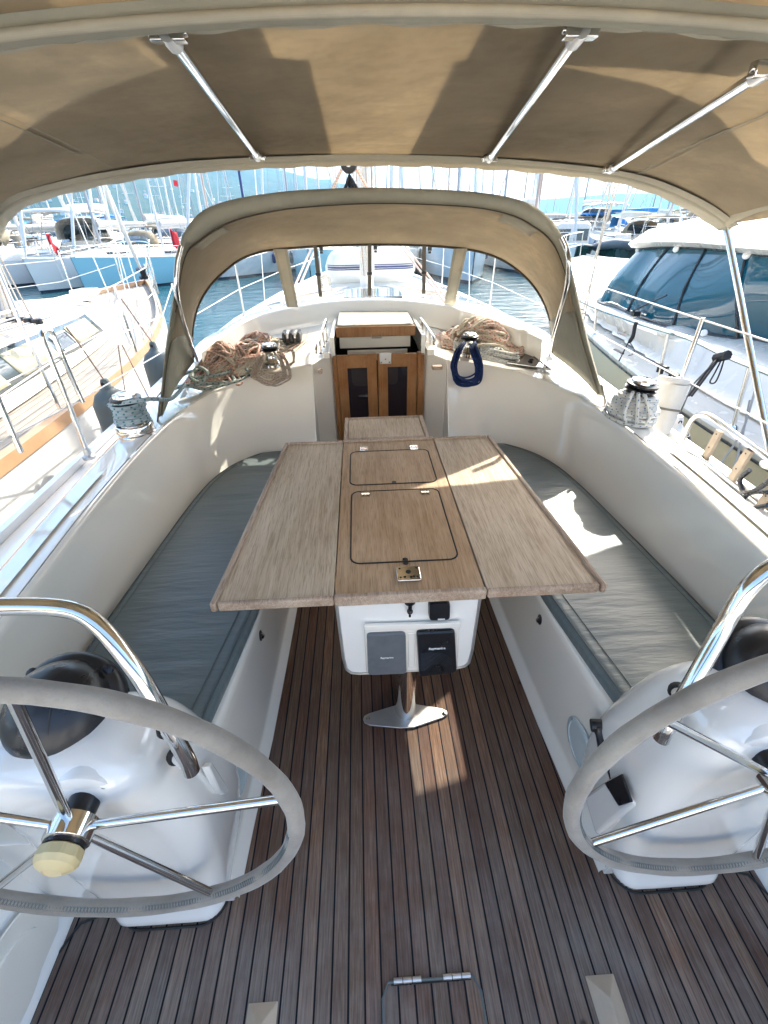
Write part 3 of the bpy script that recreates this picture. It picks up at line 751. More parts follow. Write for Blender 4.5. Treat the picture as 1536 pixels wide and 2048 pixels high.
bm_ = thing('boom', 'white boom under a rolled tan sail cover above the canopy', 'boom', (0, 6.3, 2.6))
mb = MB(); mb.tube([(0, 6.3, 2.55), (0, 1.2, 2.9)], .08, 12); mb.build('spar', 'mastwhite', bm_)
mb = MB(); mb.tube([(0, 6.25, 2.85), (0, 5, 2.95), (0, 1.4, 3.05)], [.2, .22, .12], 14); mb.build('sail_cover', 'canvas_grey', bm_)

# ================================================================== SPRAYHOOD
sh = thing('sprayhood', 'tan canvas sprayhood with clear windows arching over the companionway', 'sprayhood', (0, 2.9, 1.4))
A_px = [(318, 832, 2.24), (326, 740, 2.29), (333, 680, 2.32), (345, 600, 2.36), (352, 535, 2.40), (362, 480, 2.43), (380, 446, 2.42), (410, 418, 2.40), (460, 400, 2.385), (520, 389, 2.37), (600, 380, 2.36), (740, 375, 2.36), (880, 379, 2.36), (970, 386, 2.37), (1040, 400, 2.385), (1085, 423, 2.41), (1115, 455, 2.43), (1133, 495, 2.42), (1148, 555, 2.38), (1163, 620, 2.34), (1182, 700, 2.29), (1207, 790, 2.24)]
A = crom([P(u, v, y=y) for u, v, y in A_px], 3)
I_px = [(322, 832, 2.24), (332, 740, 2.30), (342, 680, 2.34), (355, 600, 2.39), (362, 545, 2.44), (374, 506, 2.46), (395, 485, 2.455), (430, 460, 2.44), (475, 440, 2.43), (530, 426, 2.42), (605, 415, 2.41), (743, 407, 2.41), (880, 410, 2.41), (965, 417, 2.42), (1028, 432, 2.435), (1065, 452, 2.45), (1096, 476, 2.46), (1117, 508, 2.47), (1134, 558, 2.43), (1150, 620, 2.38), (1170, 700, 2.32), (1199, 790, 2.24)]
I = crom([P(u, v, y=y) for u, v, y in I_px], 3)
B_px = [(386, 722, 2.92), (384, 700, 2.96), (384, 672, 3.0), (388, 640, 3.02), (398, 606, 3.05), (420, 570, 3.08), (447, 543, 3.12), (480, 518, 3.16), (520, 503, 3.2), (560, 497, 3.22), (640, 491, 3.25), (740, 488, 3.26), (850, 490, 3.25), (930, 497, 3.22), (975, 507, 3.2), (1010, 522, 3.16), (1042, 545, 3.12), (1068, 572, 3.08), (1088, 605, 3.04), (1100, 640, 3.0), (1104, 672, 2.98), (1106, 706, 2.94)]
B = crom([P(u, v, y=y) for u, v, y in B_px], 3)
n = len(A)
rows = [A, I]
for r in range(1, 9):
    t = r/8; row = []
    for k in range(n):
        p = I[k].lerp(B[k], t); s = k/(n-1); c = math.sin(PI*t)
        up = max(0, math.sin(PI*s))**.6
        row.append(p+Vector((math.copysign(.02*c, p.x)*(1-up), 0, .035*c*up)))
    rows.append(row)
mb = MB(); mb.loft(rows[1:]); mb.build('hood_canvas', 'canvas2', sh, solid=.004, angle=70)
mb = MB(); mb.loft([[p+Vector((0, .01, 0)) for p in A], [p.lerp(q, .5)+Vector((0, -.018, 0)) for p, q in zip(A, I)], I]); mb.build('aft_hem', 'canvas_grey', sh, solid=.006, angle=70)
mb = MB(); mb.tube([p+Vector((0, -.004, .003)) for p in I[8:-8]], .0055, 6); mb.build('binding', 'darkcanvas', sh)
mb = MB(); mb.tube([p+Vector((0, -.006, 0)) for p in B], .010, 8); mb.build('window_binding', 'darkcanvas', sh)
# reinforcement patches at the upper corners and grey lower side panels
def patch(i0, i1, r0, r1, mat, nm, dy):
    mb = MB(); mb.loft([[rows[r][k]*1.0+Vector((-math.copysign(.006, rows[r][k].x), -.006, -.005)) for k in range(i0, i1)] for r in range(r0, r1)]); mb.build(nm, mat, sh, solid=.002, angle=70)
patch(0, 7, 1, 10, 'canvas_grey', 'lower_side_panel', 0); patch(n-7, n, 1, 10, 'canvas_grey', 'lower_side_panel', 0)
patch(17, 23, 1, 4, 'canvas_pale', 'corner_patch', 0); patch(n-23, n-17, 1, 4, 'canvas_pale', 'corner_patch', 0)
# bow tubes of the hood
for pts in ([(362, 492, 2.38), (354, 530, 2.36), (353, 580, 2.35), (361, 625, 2.42), (373, 665, 2.62), (386, 700, 2.84), (395, 722, 3.0)], [(1123, 474, 2.38), (1134, 500, 2.37), (1138, 530, 2.35), (1134, 575, 2.38), (1122, 620, 2.48), (1108, 670, 2.75), (1099, 712, 3.0)]):
    mb = MB(); mb.tube(crom([P(u, v, y=y) for u, v, y in pts], 5), .0115, 12); mb.build('frame_tube', 'chrome', sh)
    e = P(*pts[-1][:2], y=pts[-1][2]); mb = MB(); mb.box(e-Vector((.02, .02, .035)), e+Vector((.02, .02, .0))); mb.build('tube_foot', 'steelplate', sh, bevel=.006)
# windows: front pane and two side panes in fabric frames
nD = len(Df)
Bi = [i for i in range(len(B))]
def resample(c, n):
    d = [0]
    for a, b in zip(c, c[1:]): d.append(d[-1]+(b-a).length)
    out = []; j = 0
    for k in range(n):
        t = d[-1]*k/(n-1)
        while j < len(d)-2 and d[j+1] < t: j += 1
        out.append(c[j].lerp(c[j+1], (t-d[j])/max(1e-9, d[j+1]-d[j])))
    return out
def nearest(c, u, v):
    best = None
    for i, p in enumerate(c):
        d = Vector(ROT.T @ (np.array(p)-CAM)); q = (CX+F*d.x/-d.z, CY-F*d.y/-d.z); e = (q[0]-u)**2+(q[1]-v)**2
        if best is None or e < best[0]: best = (e, i)
    return best[1]
iB1, iB2 = nearest(B, 557, 498), nearest(B, 921, 496)
iD1, iD2 = nearest(Df, 582, 612), nearest(Df, 898, 610)
iBs, iBe = 4, len(B)-5
for nm, b_, d_ in (('front_window', B[iB1:iB2+1], Df[iD1:iD2+1]), ('side_window', B[iBs:iB1+1], Df[:iD1+1]), ('side_window', B[iB2:iBe+1], Df[iD2:])):
    b2, d2 = resample(b_, 24), resample(d_, 24)
    mb = MB(); mb.loft([[p.lerp(q, t)+Vector((0, .015*math.sin(PI*t), 0)) for p, q in zip(b2, d2)] for t in (0, .2, .4, .6, .8, 1)]); mb.build(nm, 'vinyl', sh, flatshade=False)
def strap(a, b, w0, w1, mat, nm, parent, dy=-.012, th=.004):
    a, b = Vector(a), Vector(b); wv = Vector((1, 0, 0))
    pts = [a-wv*w0/2, a+wv*w0/2, b+wv*w1/2, b-wv*w1/2]
    mb = MB(); mb.slab([p+Vector((0, dy, 0)) for p in pts], (0, th, 0)); return mb.build(nm, mat, parent)
for (u0, v0, u1, v1, mt, wd) in ((561, 498, 586, 614, 'canvas_pale', .062), (920, 497, 898, 610, 'canvas_pale', .062)):
    a, b = P(u0, v0, y=3.21), P(u1, v1, y=3.50)
    strap(a, b, .055, .05, 'canvas_pale', 'window_divider', sh)
    for dx in (-.034, .034): strap(a+Vector((dx, 0, 0)), b+Vector((dx*.9, 0, 0)), .018, .016, 'canvas_grey', 'divider_edge', sh, -.016)
for (u0, v0, u1, v1) in ((631, 490, 642, 592), (739, 488, 739, 590), (847, 490, 846, 586)):
    a, b = P(u0, v0, y=3.22), P(u1, v1, y=3.22)
    s = strap(a, b, .024, .022, 'greyweb', 'hanging_strap', sh, -.035)
    c = a.lerp(b, .55); mb = MB(); mb.box(c+Vector((-.016, -.046, -.008)), c+Vector((.016, -.030, .008))); mb.build('buckle', 'black', sh, bevel=.002)
    mb = MB(); q = a+Vector((.035, -.04, -.01)); mb.box(q+Vector((-.012, 0, -.02)), q+Vector((.012, .012, .0))); mb.box(q+Vector((-.009, 0, -.035)), q+Vector((.009, .012, -.022))); mb.build('strap_clip', 'black', sh, bevel=.002)
# tail straps at the aft ends of the hood
for pts in ([(320, 800), (316, 835), (313, 862)], [(1203, 770), (1210, 800), (1212, 842)]):
    q = [P(u, v, y=2.22) for u, v in pts]
    mb = MB(); mb.tube(q, [.012, .011, .009], 6, flat=.3); mb.build('tail_strap', 'greyweb', sh)

# ================================================================== BIMINI
bi = thing('bimini', 'tan canvas bimini awning stretched over the cockpit on steel bows', 'awning', (0, 1.2, 1.9))
Fp = [(-60, 470), (0, 438), (50, 395), (150, 366), (240, 348), (370, 330), (515, 321), (620, 317), (720, 315), (850, 317), (970, 322), (1100, 332), (1220, 347), (1300, 368), (1380, 404), (1420, 430), (1446, 449)]
Fy = 2.5
Fc = [P(u, v, y=Fy) for u, v in Fp]
Fc[0] = Vector((-1.73, Fy, 1.55))
Fc = crom(Fc, 4)
Fc = resample(Fc, 65)
def bow(y, zc, hw, ze, p=3.2):
    out = []
    for k in range(65):
        s = -1+2*k/64; x = hw*s
        out.append(Vector((x, y, zc-(.062*(x/.72)**2*.55 if abs(x) < 1.1 else .062*(1.1/.72)**2*.55+0)*.9-(zc-.08-ze)*abs(s)**(p*2.2))))
    return out
Ab = bow(1.16, 1.915, 1.57, 1.66)
A2 = bow(1.03, 1.90, 1.57, 1.66); A3 = bow(.5, 1.92, 1.57, 1.66); A4 = bow(.1, 1.90, 1.57, 1.65)
def span(a, b, n, sag, rowsag=0):
    out = []
    for r in range(n+1):
        t = r/n; row = []
        for k, (p, q) in enumerate(zip(a, b)):
            s = -1+2*k/64
            row.append(p.lerp(q, t)+Vector((0, 0, -sag*math.sin(PI*t)*(1-abs(s)**4)-.012*math.sin(PI*t)*math.sin(5.3*s+1))))
        out.append(row)
    return out
panel = span(Fc, Ab, 14, -.004)
mb = MB(); mb.loft(panel); mb.build('canopy_front_panel', 'canvas', bi, solid=.003, angle=80)
mb = MB(); mb.loft(span(A2, A3, 10, .02)+span(A3, A4, 8, .02)[1:]); mb.build('canopy_aft_panel', 'canvas', bi, solid=.003, angle=80)
# bow pocket between the two panels
mb = MB(); mb.loft([Ab, [p+Vector((0, -.02, -.022+.004*math.sin(k*2.1))) for k, p in enumerate(Ab)], [p+Vector((0, .03, -.030)) for p in A2], A2]); mb.build('bow_pocket', 'canvas_grey', bi, solid=.003, angle=80)
mb = MB(); mb.tube([p+Vector((0, -.02, -.022+.003*math.sin(k*1.7))) for k, p in enumerate(Ab)], .006, 6); mb.build('pocket_hem', 'canvas_pale', bi)
mb = MB(); mb.tube([p+Vector((0, 0, -.024)) for p in A2], .008, 10); mb.build('bow_tube', 'canvas_pale', bi)
# front hem folded round the front bow
hem = [[p+Vector((0, .02, .012)) for p in Fc], [p+Vector((0, .028, -.01+.003*math.sin(k*1.3))) for k, p in enumerate(Fc)], [p+Vector((0, .012, -.028+.003*math.sin(k*1.9))) for k, p in enumerate(Fc)], [p+Vector((0, -.045, -.018)) for p in Fc], [p+Vector((0, -.11, .0)) for p in Fc]]
mb = MB(); mb.loft(hem); mb.build('front_hem', 'canvas_pale', bi, solid=.002, angle=80)
mb = MB(); mb.tube([p+Vector((0, -.06, -.014)) for p in Fc], .009, 10); mb.build('bow_tube', 'canvas_pale', bi)
# side tubes and posts
for sg in (1, -1):
    f = Fc[-1] if sg > 0 else Fc[0]
    side = [f, Vector((1.60*sg, 2.1, 1.63)), Vector((1.57*sg, 1.6, 1.66)), Vector((1.57*sg, 1.16, 1.665)), Vector((1.57*sg, .5, 1.66)), Vector((1.57*sg, .1, 1.65))]
    mb = MB(); mb.tube(crom(side, 5), .0125, 10); mb.build('side_tube', 'chrome', bi)
    mb = MB(); sd = crom(side, 5); mb.loft([[p+Vector((0, 0, .03)) for p in sd], [p+Vector((.006*sg, 0, -.0)) for p in sd], [p+Vector((-.02*sg, 0, -.02)) for p in sd], [p+Vector((-.05*sg, 0, .03)) for p in sd]]); mb.build('side_hem', 'canvas_pale', bi, solid=.002)
    foot = Vector((1.62*sg, 1.25, .52)) if sg < 0 else P(1545, 930, x=1.66)
    mb = MB(); mb.tube(crom([f, f.lerp(foot, .03)+Vector((.012*sg, 0, 0)), foot], 4), .0145, 14); mb.build('front_post', 'chrome', bi)
    mb = MB(); mb.lathe([(.045, -.01), (.045, .0), (.022, .012), (.018, .05)], foot, seg=16); mb.build('post_foot', 'steelplate', bi)
# fore-and-aft struts with end fittings
for a, b in (((335, 66, 1.16), (515, 314, 2.44)), ((1162, 60, 1.16), (979, 317, 2.44)), ((1536, 138, 1.16), (1222, 339, 2.44)), ((-170, 150, 1.2), (250, 350, 2.44))):
    p, q = [Vector(CAM)+(k-Vector(CAM))*.965 for k in (P(a[0], a[1], y=a[2]), P(b[0], b[1], y=b[2]))]
    if a[0] < 0: p = Vector((-.74, 1.2, 1.84)); q = Vector((-1.11, 2.44, 1.78))
    if a[0] < 0: continue
    mb = MB(); mb.tube([p, q], .0115, 12); s = mb.build('strut', 'chrome', bi)
    d = (q-p).normalized()
    for e, sg in ((p, 1), (q, -1)):
        mb = MB(); mb.tube([e-d*sg*.012, e+d*sg*.045], .0155, 12); mb.build('strut_end', 'steelplate', s)
        mb = MB(); mb.box(e+Vector((-.03, -.012, -.012)), e+Vector((.03, .012, .012))); mb.tube([e+Vector((-.034, 0, 0)), e+Vector((.034, 0, 0))], .006, 8); mb.build('jaw_fitting', 'chrome', s, bevel=.003)
# canvas layers added on the canopy to make the shadows cast from above
def over(poly_px, nm, mat='canvas_grey', lift=.006):
    """a shade cloth added on top of the front panel, given by its outline seen through the canopy"""
    def onpanel(u, v):
        d = Vector(ROT @ np.array([(u-CX)/F, -(v-CY)/F, -1.0])); best = None
        for i in range(200):
            t = .3+i*.025; q = Vector(CAM)+d*t
            if q.y < .9 or q.y > 2.62 or abs(q.x) > 1.72: continue
            f = (q.y-2.5)/(1.16-2.5)*14; i0 = max(0, min(13, int(f))); g = f-i0
            k = (q.x+1.66)/3.32*64; k0 = max(0, min(63, int(k)))
            z = panel[i0][k0].z*(1-g)+panel[i0+1][k0].z*g
            e = abs(q.z-z)
            if best is None or e < best[0]: best = (e, q, z)
        return Vector((best[1].x, best[1].y, best[2]))
    pts = [onpanel(*p) for p in poly_px]
    return pts
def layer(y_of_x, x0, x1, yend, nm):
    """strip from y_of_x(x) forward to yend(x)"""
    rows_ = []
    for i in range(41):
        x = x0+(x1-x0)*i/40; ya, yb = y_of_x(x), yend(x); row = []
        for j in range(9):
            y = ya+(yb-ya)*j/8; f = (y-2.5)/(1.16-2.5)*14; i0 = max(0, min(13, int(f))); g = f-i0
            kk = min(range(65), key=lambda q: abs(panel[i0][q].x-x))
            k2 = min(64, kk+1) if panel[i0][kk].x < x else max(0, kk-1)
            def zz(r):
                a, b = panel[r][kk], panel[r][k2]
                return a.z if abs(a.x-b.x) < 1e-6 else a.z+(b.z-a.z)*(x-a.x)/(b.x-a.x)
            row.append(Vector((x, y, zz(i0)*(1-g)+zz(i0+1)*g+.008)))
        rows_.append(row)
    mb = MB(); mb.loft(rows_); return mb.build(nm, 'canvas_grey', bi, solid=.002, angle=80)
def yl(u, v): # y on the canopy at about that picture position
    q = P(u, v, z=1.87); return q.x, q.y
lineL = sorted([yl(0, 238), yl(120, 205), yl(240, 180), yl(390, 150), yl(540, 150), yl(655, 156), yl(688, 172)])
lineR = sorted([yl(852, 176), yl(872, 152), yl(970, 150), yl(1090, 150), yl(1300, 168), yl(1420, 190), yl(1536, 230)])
layer(lambda x: max(1.25, interp(lineL, x)), -1.6, -.19, lambda x: 2.46, 'shade_cloth')
layer(lambda x: max(1.25, interp(lineR, x)), .135, 1.6, lambda x: 2.46, 'shade_cloth')
layer(lambda x: 1.18, -.50, -.265, lambda x: 1.50, 'shade_cloth')
layer(lambda x: 1.18, .16, .80, lambda x: 1.40, 'shade_cloth')

# sewn seams and the flap at the front centre
def panel_at(x, y, dz=-.004):
    f = (y-2.5)/(1.16-2.5)*14; i0 = max(0, min(13, int(f))); g = f-i0
    kk = min(range(65), key=lambda q: abs(panel[i0][q].x-x))
    return Vector((x, y, panel[i0][kk].z*(1-g)+panel[i0+1][kk].z*g+dz))
for x0, x1 in ((-.98, -1.12), (.98, 1.14), (-.02, 0)):
    if x0 > -.1 and x0 < .1: continue
    mb = MB(); mb.tube([panel_at(x0+(x1-x0)*t/12, 1.18+1.26*t/12) for t in range(13)], .0035, 5, flat=.4); mb.build('sewn_seam', 'canvas_grey', bi)
    mb = MB(); mb.tube([panel_at(x0+.02+(x1-x0)*t/12, 1.18+1.26*t/12) for t in range(13)], .002, 5, flat=.4); mb.build('stitch_line', 'canvas_pale', bi)
# ================================================================== COCKPIT TABLE
TZ = .745
tb = thing('cockpit_table', 'weathered teak drop-leaf table with instrument box standing in the middle of the cockpit', 'table', (0, 1.0, 0))
mb = MB(); mb.box((-.2055, .905, TZ-.022), (.2045, 1.905, TZ)); mb.build('centre_top', 'tteak2', tb, bevel=.002)
# raised edging of centre board, aft and forward
mb = MB(); mb.box((-.208, .888, TZ-.026), (.206, .905, TZ+.008)); mb.build('aft_edging', 'tedge', tb, bevel=.004)
mb = MB(); mb.box((-.208, 1.905, TZ-.026), (.208, 1.922, TZ+.008)); mb.build('forward_edging', 'tedge', tb, bevel=.004)
for sg in (-1, 1):
    x0, xa, xf = .2095*sg, .538*sg, .472*sg
    poly = [(x0, .9005), (xa-.016*sg, .9005), (xf-.015*sg, 1.8995), (x0, 1.8995)]
    if sg > 0: poly = poly
    mb = MB(); mb.prism(poly if sg > 0 else poly[::-1], TZ-.022, TZ)
    lf = mb.build('table_leaf', 'tteak' if sg < 0 else 'tteak_b', tb, bevel=.002)
    e = MB(); w_ = .02
    oa, of = Vector((xa, .886, 0)), Vector((xf, 1.914, 0))
    def bar(p, q, w, inn):
        p, q = Vector(p), Vector(q); 
        e.slab([Vector((p.x, p.y, TZ-.021)), Vector((q.x, q.y, TZ-.021)), Vector((q.x, q.y, TZ+.008)), Vector((p.x, p.y, TZ+.008))], inn)
    bar(oa, of, w_, (-.016*sg, 0, 0))
    e.build('outer_edging', 'tedge', lf, bevel=.005)
    e = MB(); bar((x0, .886, 0), (xa-.021*sg, .886, 0), w_, (0, .015, 0)); e.build('aft_edging', 'tedge', lf, bevel=.005)
    e = MB(); bar((x0, 1.914, 0), (xf-.020*sg, 1.914, 0), w_, (0, -.015, 0)); e.build('forward_edging', 'tedge', lf, bevel=.005)
# lockers in the centre board: the lid outline is a routed groove
def groove(x0, x1, y0, y1, r, parent, nm):
    pts = rrect((x0+x1)/2, (y0+y1)/2, (x1-x0)/2, (y1-y0)/2, r, 6, TZ+.0005)
    mb = MB(); mb.tube(pts, .0028, 6, closed=True); mb.build(nm+'_groove', 'dark', parent)
    mb = MB(); mb.prism(rrect((x0+x1)/2, (y0+y1)/2, (x1-x0)/2-.002, (y1-y0)/2-.002, r-.002, 6), TZ-.004, TZ+.0012); return mb.build(nm, 'tteak2', parent)
g1 = P(703, 895, z=TZ); g2 = P(872, 973, z=TZ)
l1 = groove(-.172, .165, 1.505, 1.80, .03, tb, 'locker_lid')
l2 = groove(-.165, .158, 1.035, 1.455, .03, tb, 'locker_lid')
def hinge(u, v, par):
    p = P(u, v, z=TZ)
    mb = MB()
    for dy in (-.011, .011): mb.prism(rrect(p.x, p.y+dy, .017, .009, .005, 3), TZ+.001, TZ+.0035)
    for dx in (-.01, 0, .01): mb.tube([(p.x+dx-.0042, p.y, TZ+.005), (p.x+dx+.0042, p.y, TZ+.005)], .004, 8)
    h_ = mb.build('hinge', 'chrome', par)
    mb = MB()
    for dx in (-.009, .009):
        for dy in (-.013, .013): mb.lathe([(.0028, 0), (.0028, .0006), (0, .0008)], (p.x+dx, p.y+dy, TZ+.0035), seg=8)
    mb.build('hinge_screws', 'black', h_)
hinge(728, 899, l1); hinge(828, 896, l1); hinge(731, 989, l2); hinge(850, 985, l2)
q = P(788, 965, z=TZ); mb = MB(); mb.lathe([(.009, 0), (.009, .0015), (0, .0016)], (q.x, q.y, TZ+.001), seg=16); mb.build('finger_hole', 'black', l1)
q = P(811, 1123, z=TZ); mb = MB(); mb.prism(rrect(q.x, q.y, .008, .016, .007, 5), TZ+.0005, TZ+.002); mb.build('finger_hole', 'black', tb)
q = P(817, 1149, z=TZ+.004); mb = MB(); mb.prism(rrect(q.x, q.y, .034, .030, .006, 5), TZ+.0015, TZ+.010); lp = mb.build('lock_plate', 'chrome', tb, bevel=.002)
mb = MB()
for dx, dy, r in ((0, .005, .008), (-.024, -.018, .003), (.024, -.018, .003), (-.024, .021, .003), (.024, .021, .003), (-.012, -.016, .004), (.006, -.018, .004), (.014, -.015, .003)): mb.lathe([(r, 0), (r, .0006), (0, .0008)], (q.x+dx, q.y+dy, TZ+.010), seg=14)
mb.build('keyholes', 'black', lp)
# forward flap (small step board)
fl = thing('forward_table_flap', 'small greyed teak flap board ahead of the cockpit table by the companionway doors', 'table flap', (0, 2.06, TZ))
mb = MB(); mb.box((-.185, 1.945, TZ-.02), (.172, 2.185, TZ-.001)); mb.build('flap_board', 'tteak', fl, bevel=.002)
mb = MB(); mb.box((-.205, 1.927, TZ-.024), (-.186, 2.20, TZ+.006)); mb.box((.173, 1.927, TZ-.024), (.192, 2.20, TZ+.006)); mb.box((-.185, 2.186, TZ-.023), (.172, 2.20, TZ+.005)); mb.box((-.185, 1.927, TZ-.023), (.172, 1.944, TZ+.005)); mb.build('flap_edging', 'tedge', fl, bevel=.004)
# instrument box below the top, aft end
by = .93
def boxrow(y, sc=1.0):
    return [Vector((x*sc, y, z)) for x, z in ((-.208, .722), (.203, .722), (.2, .46), (.195, .405), (.182, .388), (.16, .382), (-.155, .380), (-.182, .386), (-.197, .405), (-.203, .46))]
mb = MB(); mb.loft([boxrow(by), boxrow(1.85)], closed=True, caps=True); mb.build('instrument_box', 'gelw', tb, bevel=.004)
mb = MB(); mb.tube([p+Vector((0, -.001, 0)) for p in boxrow(by)[1:]+boxrow(by)[:1]], .0045, 8); mb.build('box_gasket', 'steelplate', tb)
def facep(u, v, dy=0): return P(u, v, y=by-dy)
# cream pod frame for two instruments
def quad(us, dy, th, mat, nm, par, bevel=.004):
    pts = [facep(u, v) for u, v in us]
    mb = MB(); mb.slab([p+Vector((0, -dy, 0)) for p in pts], (0, -th, 0)); return mb.build(nm, mat, par, bevel=bevel)
pod = quad([(728, 1246), (918, 1239), (914, 1332), (732, 1339)], .001, .012, 'gel', 'instrument_pod', tb, .006)
quad([(728, 1242), (919, 1236), (919, 1246), (728, 1252)], .008, .012, 'gel', 'pod_lip', pod, .003)
quad([(815, 1258), (829, 1258), (828, 1326), (816, 1327)], .012, .005, 'gel', 'pod_divider', pod, .003)
def cover(us, nm, mat, dy, th, label=None):
    pts = [facep(u, v)+Vector((0, -dy, 0)) for u, v in us]
    # rounded quad
    out = []; n_ = len(pts)
    for i in range(n_):
        a, b, c = pts[i-1], pts[i], pts[(i+1) % n_]; r = .014
        p1 = b+(a-b).normalized()*r; p2 = b+(c-b).normalized()*r
        for k in range(6):
            t = k/5; out.append((1-t)**2*p1+2*t*(1-t)*b+t*t*p2)
    mb = MB(); cen = sum(out, Vector())/len(out)
    mb.loft([out, [p+Vector((0, -th*.7, 0)) for p in out], [cen+(p-cen)*.96+Vector((0, -th, 0)) for p in out], [cen+(p-cen)*.5+Vector((0, -th*1.08, 0)) for p in out], [cen+(p-cen)*.02+Vector((0, -th*1.1, 0)) for p in out]], closed=True, caps=True)
    o = mb.build(nm, mat, tb, angle=35)
    if label: o['label'] = label
    return o, cen
c1, k1 = cover([(733, 1258), (810, 1255), (812, 1336), (736, 1339)], 'instrument_cover', 'slate', .012, .012, 'faded grey instrument cover')
c2, k2 = cover([(831, 1252), (907, 1249), (911, 1330), (837, 1340)], 'instrument_cover', 'black', .014, .015, 'black ribbed instrument cover')
c3, k3 = cover([(856, 1197), (898, 1195), (898, 1229), (856, 1231)], 'small_cover', 'black', .002, .02)
# swirl ribs on the black cover
mb = MB(); o0 = facep(838, 1335)+Vector((0, -.0315, 0))
xa, xb_ = facep(836, 1290).x+.002, facep(906, 1290).x; za, zb = facep(870, 1332).z+.006, facep(870, 1252).z-.004
for r in [i*.0055 for i in range(5, 22)]:
    pts = []
    for k in range(24):
        a = PI/2*k/23; p = Vector((o0.x+r*math.cos(a)*1.05, o0.y, o0.z+r*math.sin(a)))
        if p.x < xb_ and p.z < zb and abs(p.z-(za+.62*(zb-za))) > .009: pts.append(p)
        elif len(pts) > 2: mb.tube(pts, .0009, 4); pts = []
        else: pts = []
    if len(pts) > 2: mb.tube(pts, .0009, 4)
mb.build('cover_ribs', 'black', c2)
def text(s, size, loc, rot, mat, nm, parent, ext=.0004, squash=1.0, bold=.0):
    cu = bpy.data.curves.new(nm, 'FONT'); cu.body = s; cu.size = size; cu.extrude = ext; cu.align_x = 'CENTER'; cu.align_y = 'CENTER'; cu.offset = bold
    ob = bpy.data.objects.new(nm, cu); C.objects.link(ob)
    bpy.context.view_layer.update()
    dg = bpy.context.evaluated_depsgraph_get(); me = bpy.data.meshes.new_from_object(ob.evaluated_get(dg))
    bpy.data.objects.remove(ob); me.materials.clear(); me.materials.append(M[mat])
    T = Matrix.Translation(Vector(loc)-root_loc(parent)) @ rot.to_matrix().to_4x4() @ Matrix.Diagonal((squash, 1, 1, 1))
    me.transform(T)
    o = bpy.data.objects.new(nm, me); C.objects.link(o); o.parent = parent; return o
from mathutils import Euler
rot = Euler((PI/2, 0, 0))
q = facep(773, 1302); text('Raymarine', .0098, (q.x, q.y-.0262, q.z), rot, 'whitetext', 'lettering', c1, bold=.0003, squash=.95)
q = facep(871, 1281); text('Raymarine', .0125, (q.x, q.y-.0312, q.z), rot, 'whitetext', 'lettering', c2, bold=.0004, squash=.95)
q = facep(880, 1226); mb = MB(); mb.box((q.x-.010, q.y-.0255, q.z-.002), (q.x+.010, q.y-.0235, q.z+.002)); mb.build('small_label', 'whitetext', c3)
# latch knob below the table edge
q = facep(819, 1213); mb = MB(); mb.lathe([(.016, 0), (.016, .012), (.010, .016), (0, .016)], (q.x, q.y, q.z+.028), (0, -1, 0), 20); mb.box((q.x-.005, q.y-.02, q.z-.012), (q.x+.005, q.y-.006, q.z+.02)); mb.lathe([(.0, -.009), (.008, -.006), (.009, 0), (.007, .006), (0, .009)], (q.x, q.y-.014, q.z-.006), (0, -1, 0), 14); mb.lathe([(.003, 0), (.004, .014), (0, .018)], (q.x, q.y-.014, q.z-.012), (0, 0, -1), 10); mb.build('drawer_latch', 'black', tb, bevel=.0015)
# pedestal leg and foot plate
def ell(cx, cy, a, b, z, n=24, p=.7):
    return [Vector((cx+a*math.copysign(abs(math.cos(t))**1.0, math.cos(t)), cy+b*math.copysign(abs(math.sin(t))**p, math.sin(t)), z)) for t in [2*PI*i/n for i in range(n)]]
mb = MB(); mb.loft([ell(.005, 1.09, .046, .10, .009), ell(.005, 1.09, .045, .10, .04), ell(.005, 1.10, .049, .11, .2), ell(.005, 1.12, .056, .13, .40)], closed=True, caps=True); mb.build('leg', 'chrome', tb)
pl_ = [(-.155, .992), (-.135, .980), (-.02, .962), (.03, .962), (.145, .995), (.163, 1.005), (.163, 1.02), (.145, 1.032), (.03, 1.06), (.03, 1.25), (-.03, 1.25), (-.02, 1.06), (-.135, 1.03), (-.155, 1.02), (-.16, 1.006)]
mb = MB(); mb.prism(pl_, .002, .009); ft = mb.build('foot_plate', 'steelplate', tb, bevel=.002)
mb = MB()
for x in (-.142, .150): mb.lathe([(.008, 0), (.008, .002), (.004, .003), (0, .003)], (x, 1.008, .009), seg=12)
mb.build('foot_screws', 'chrome', ft)

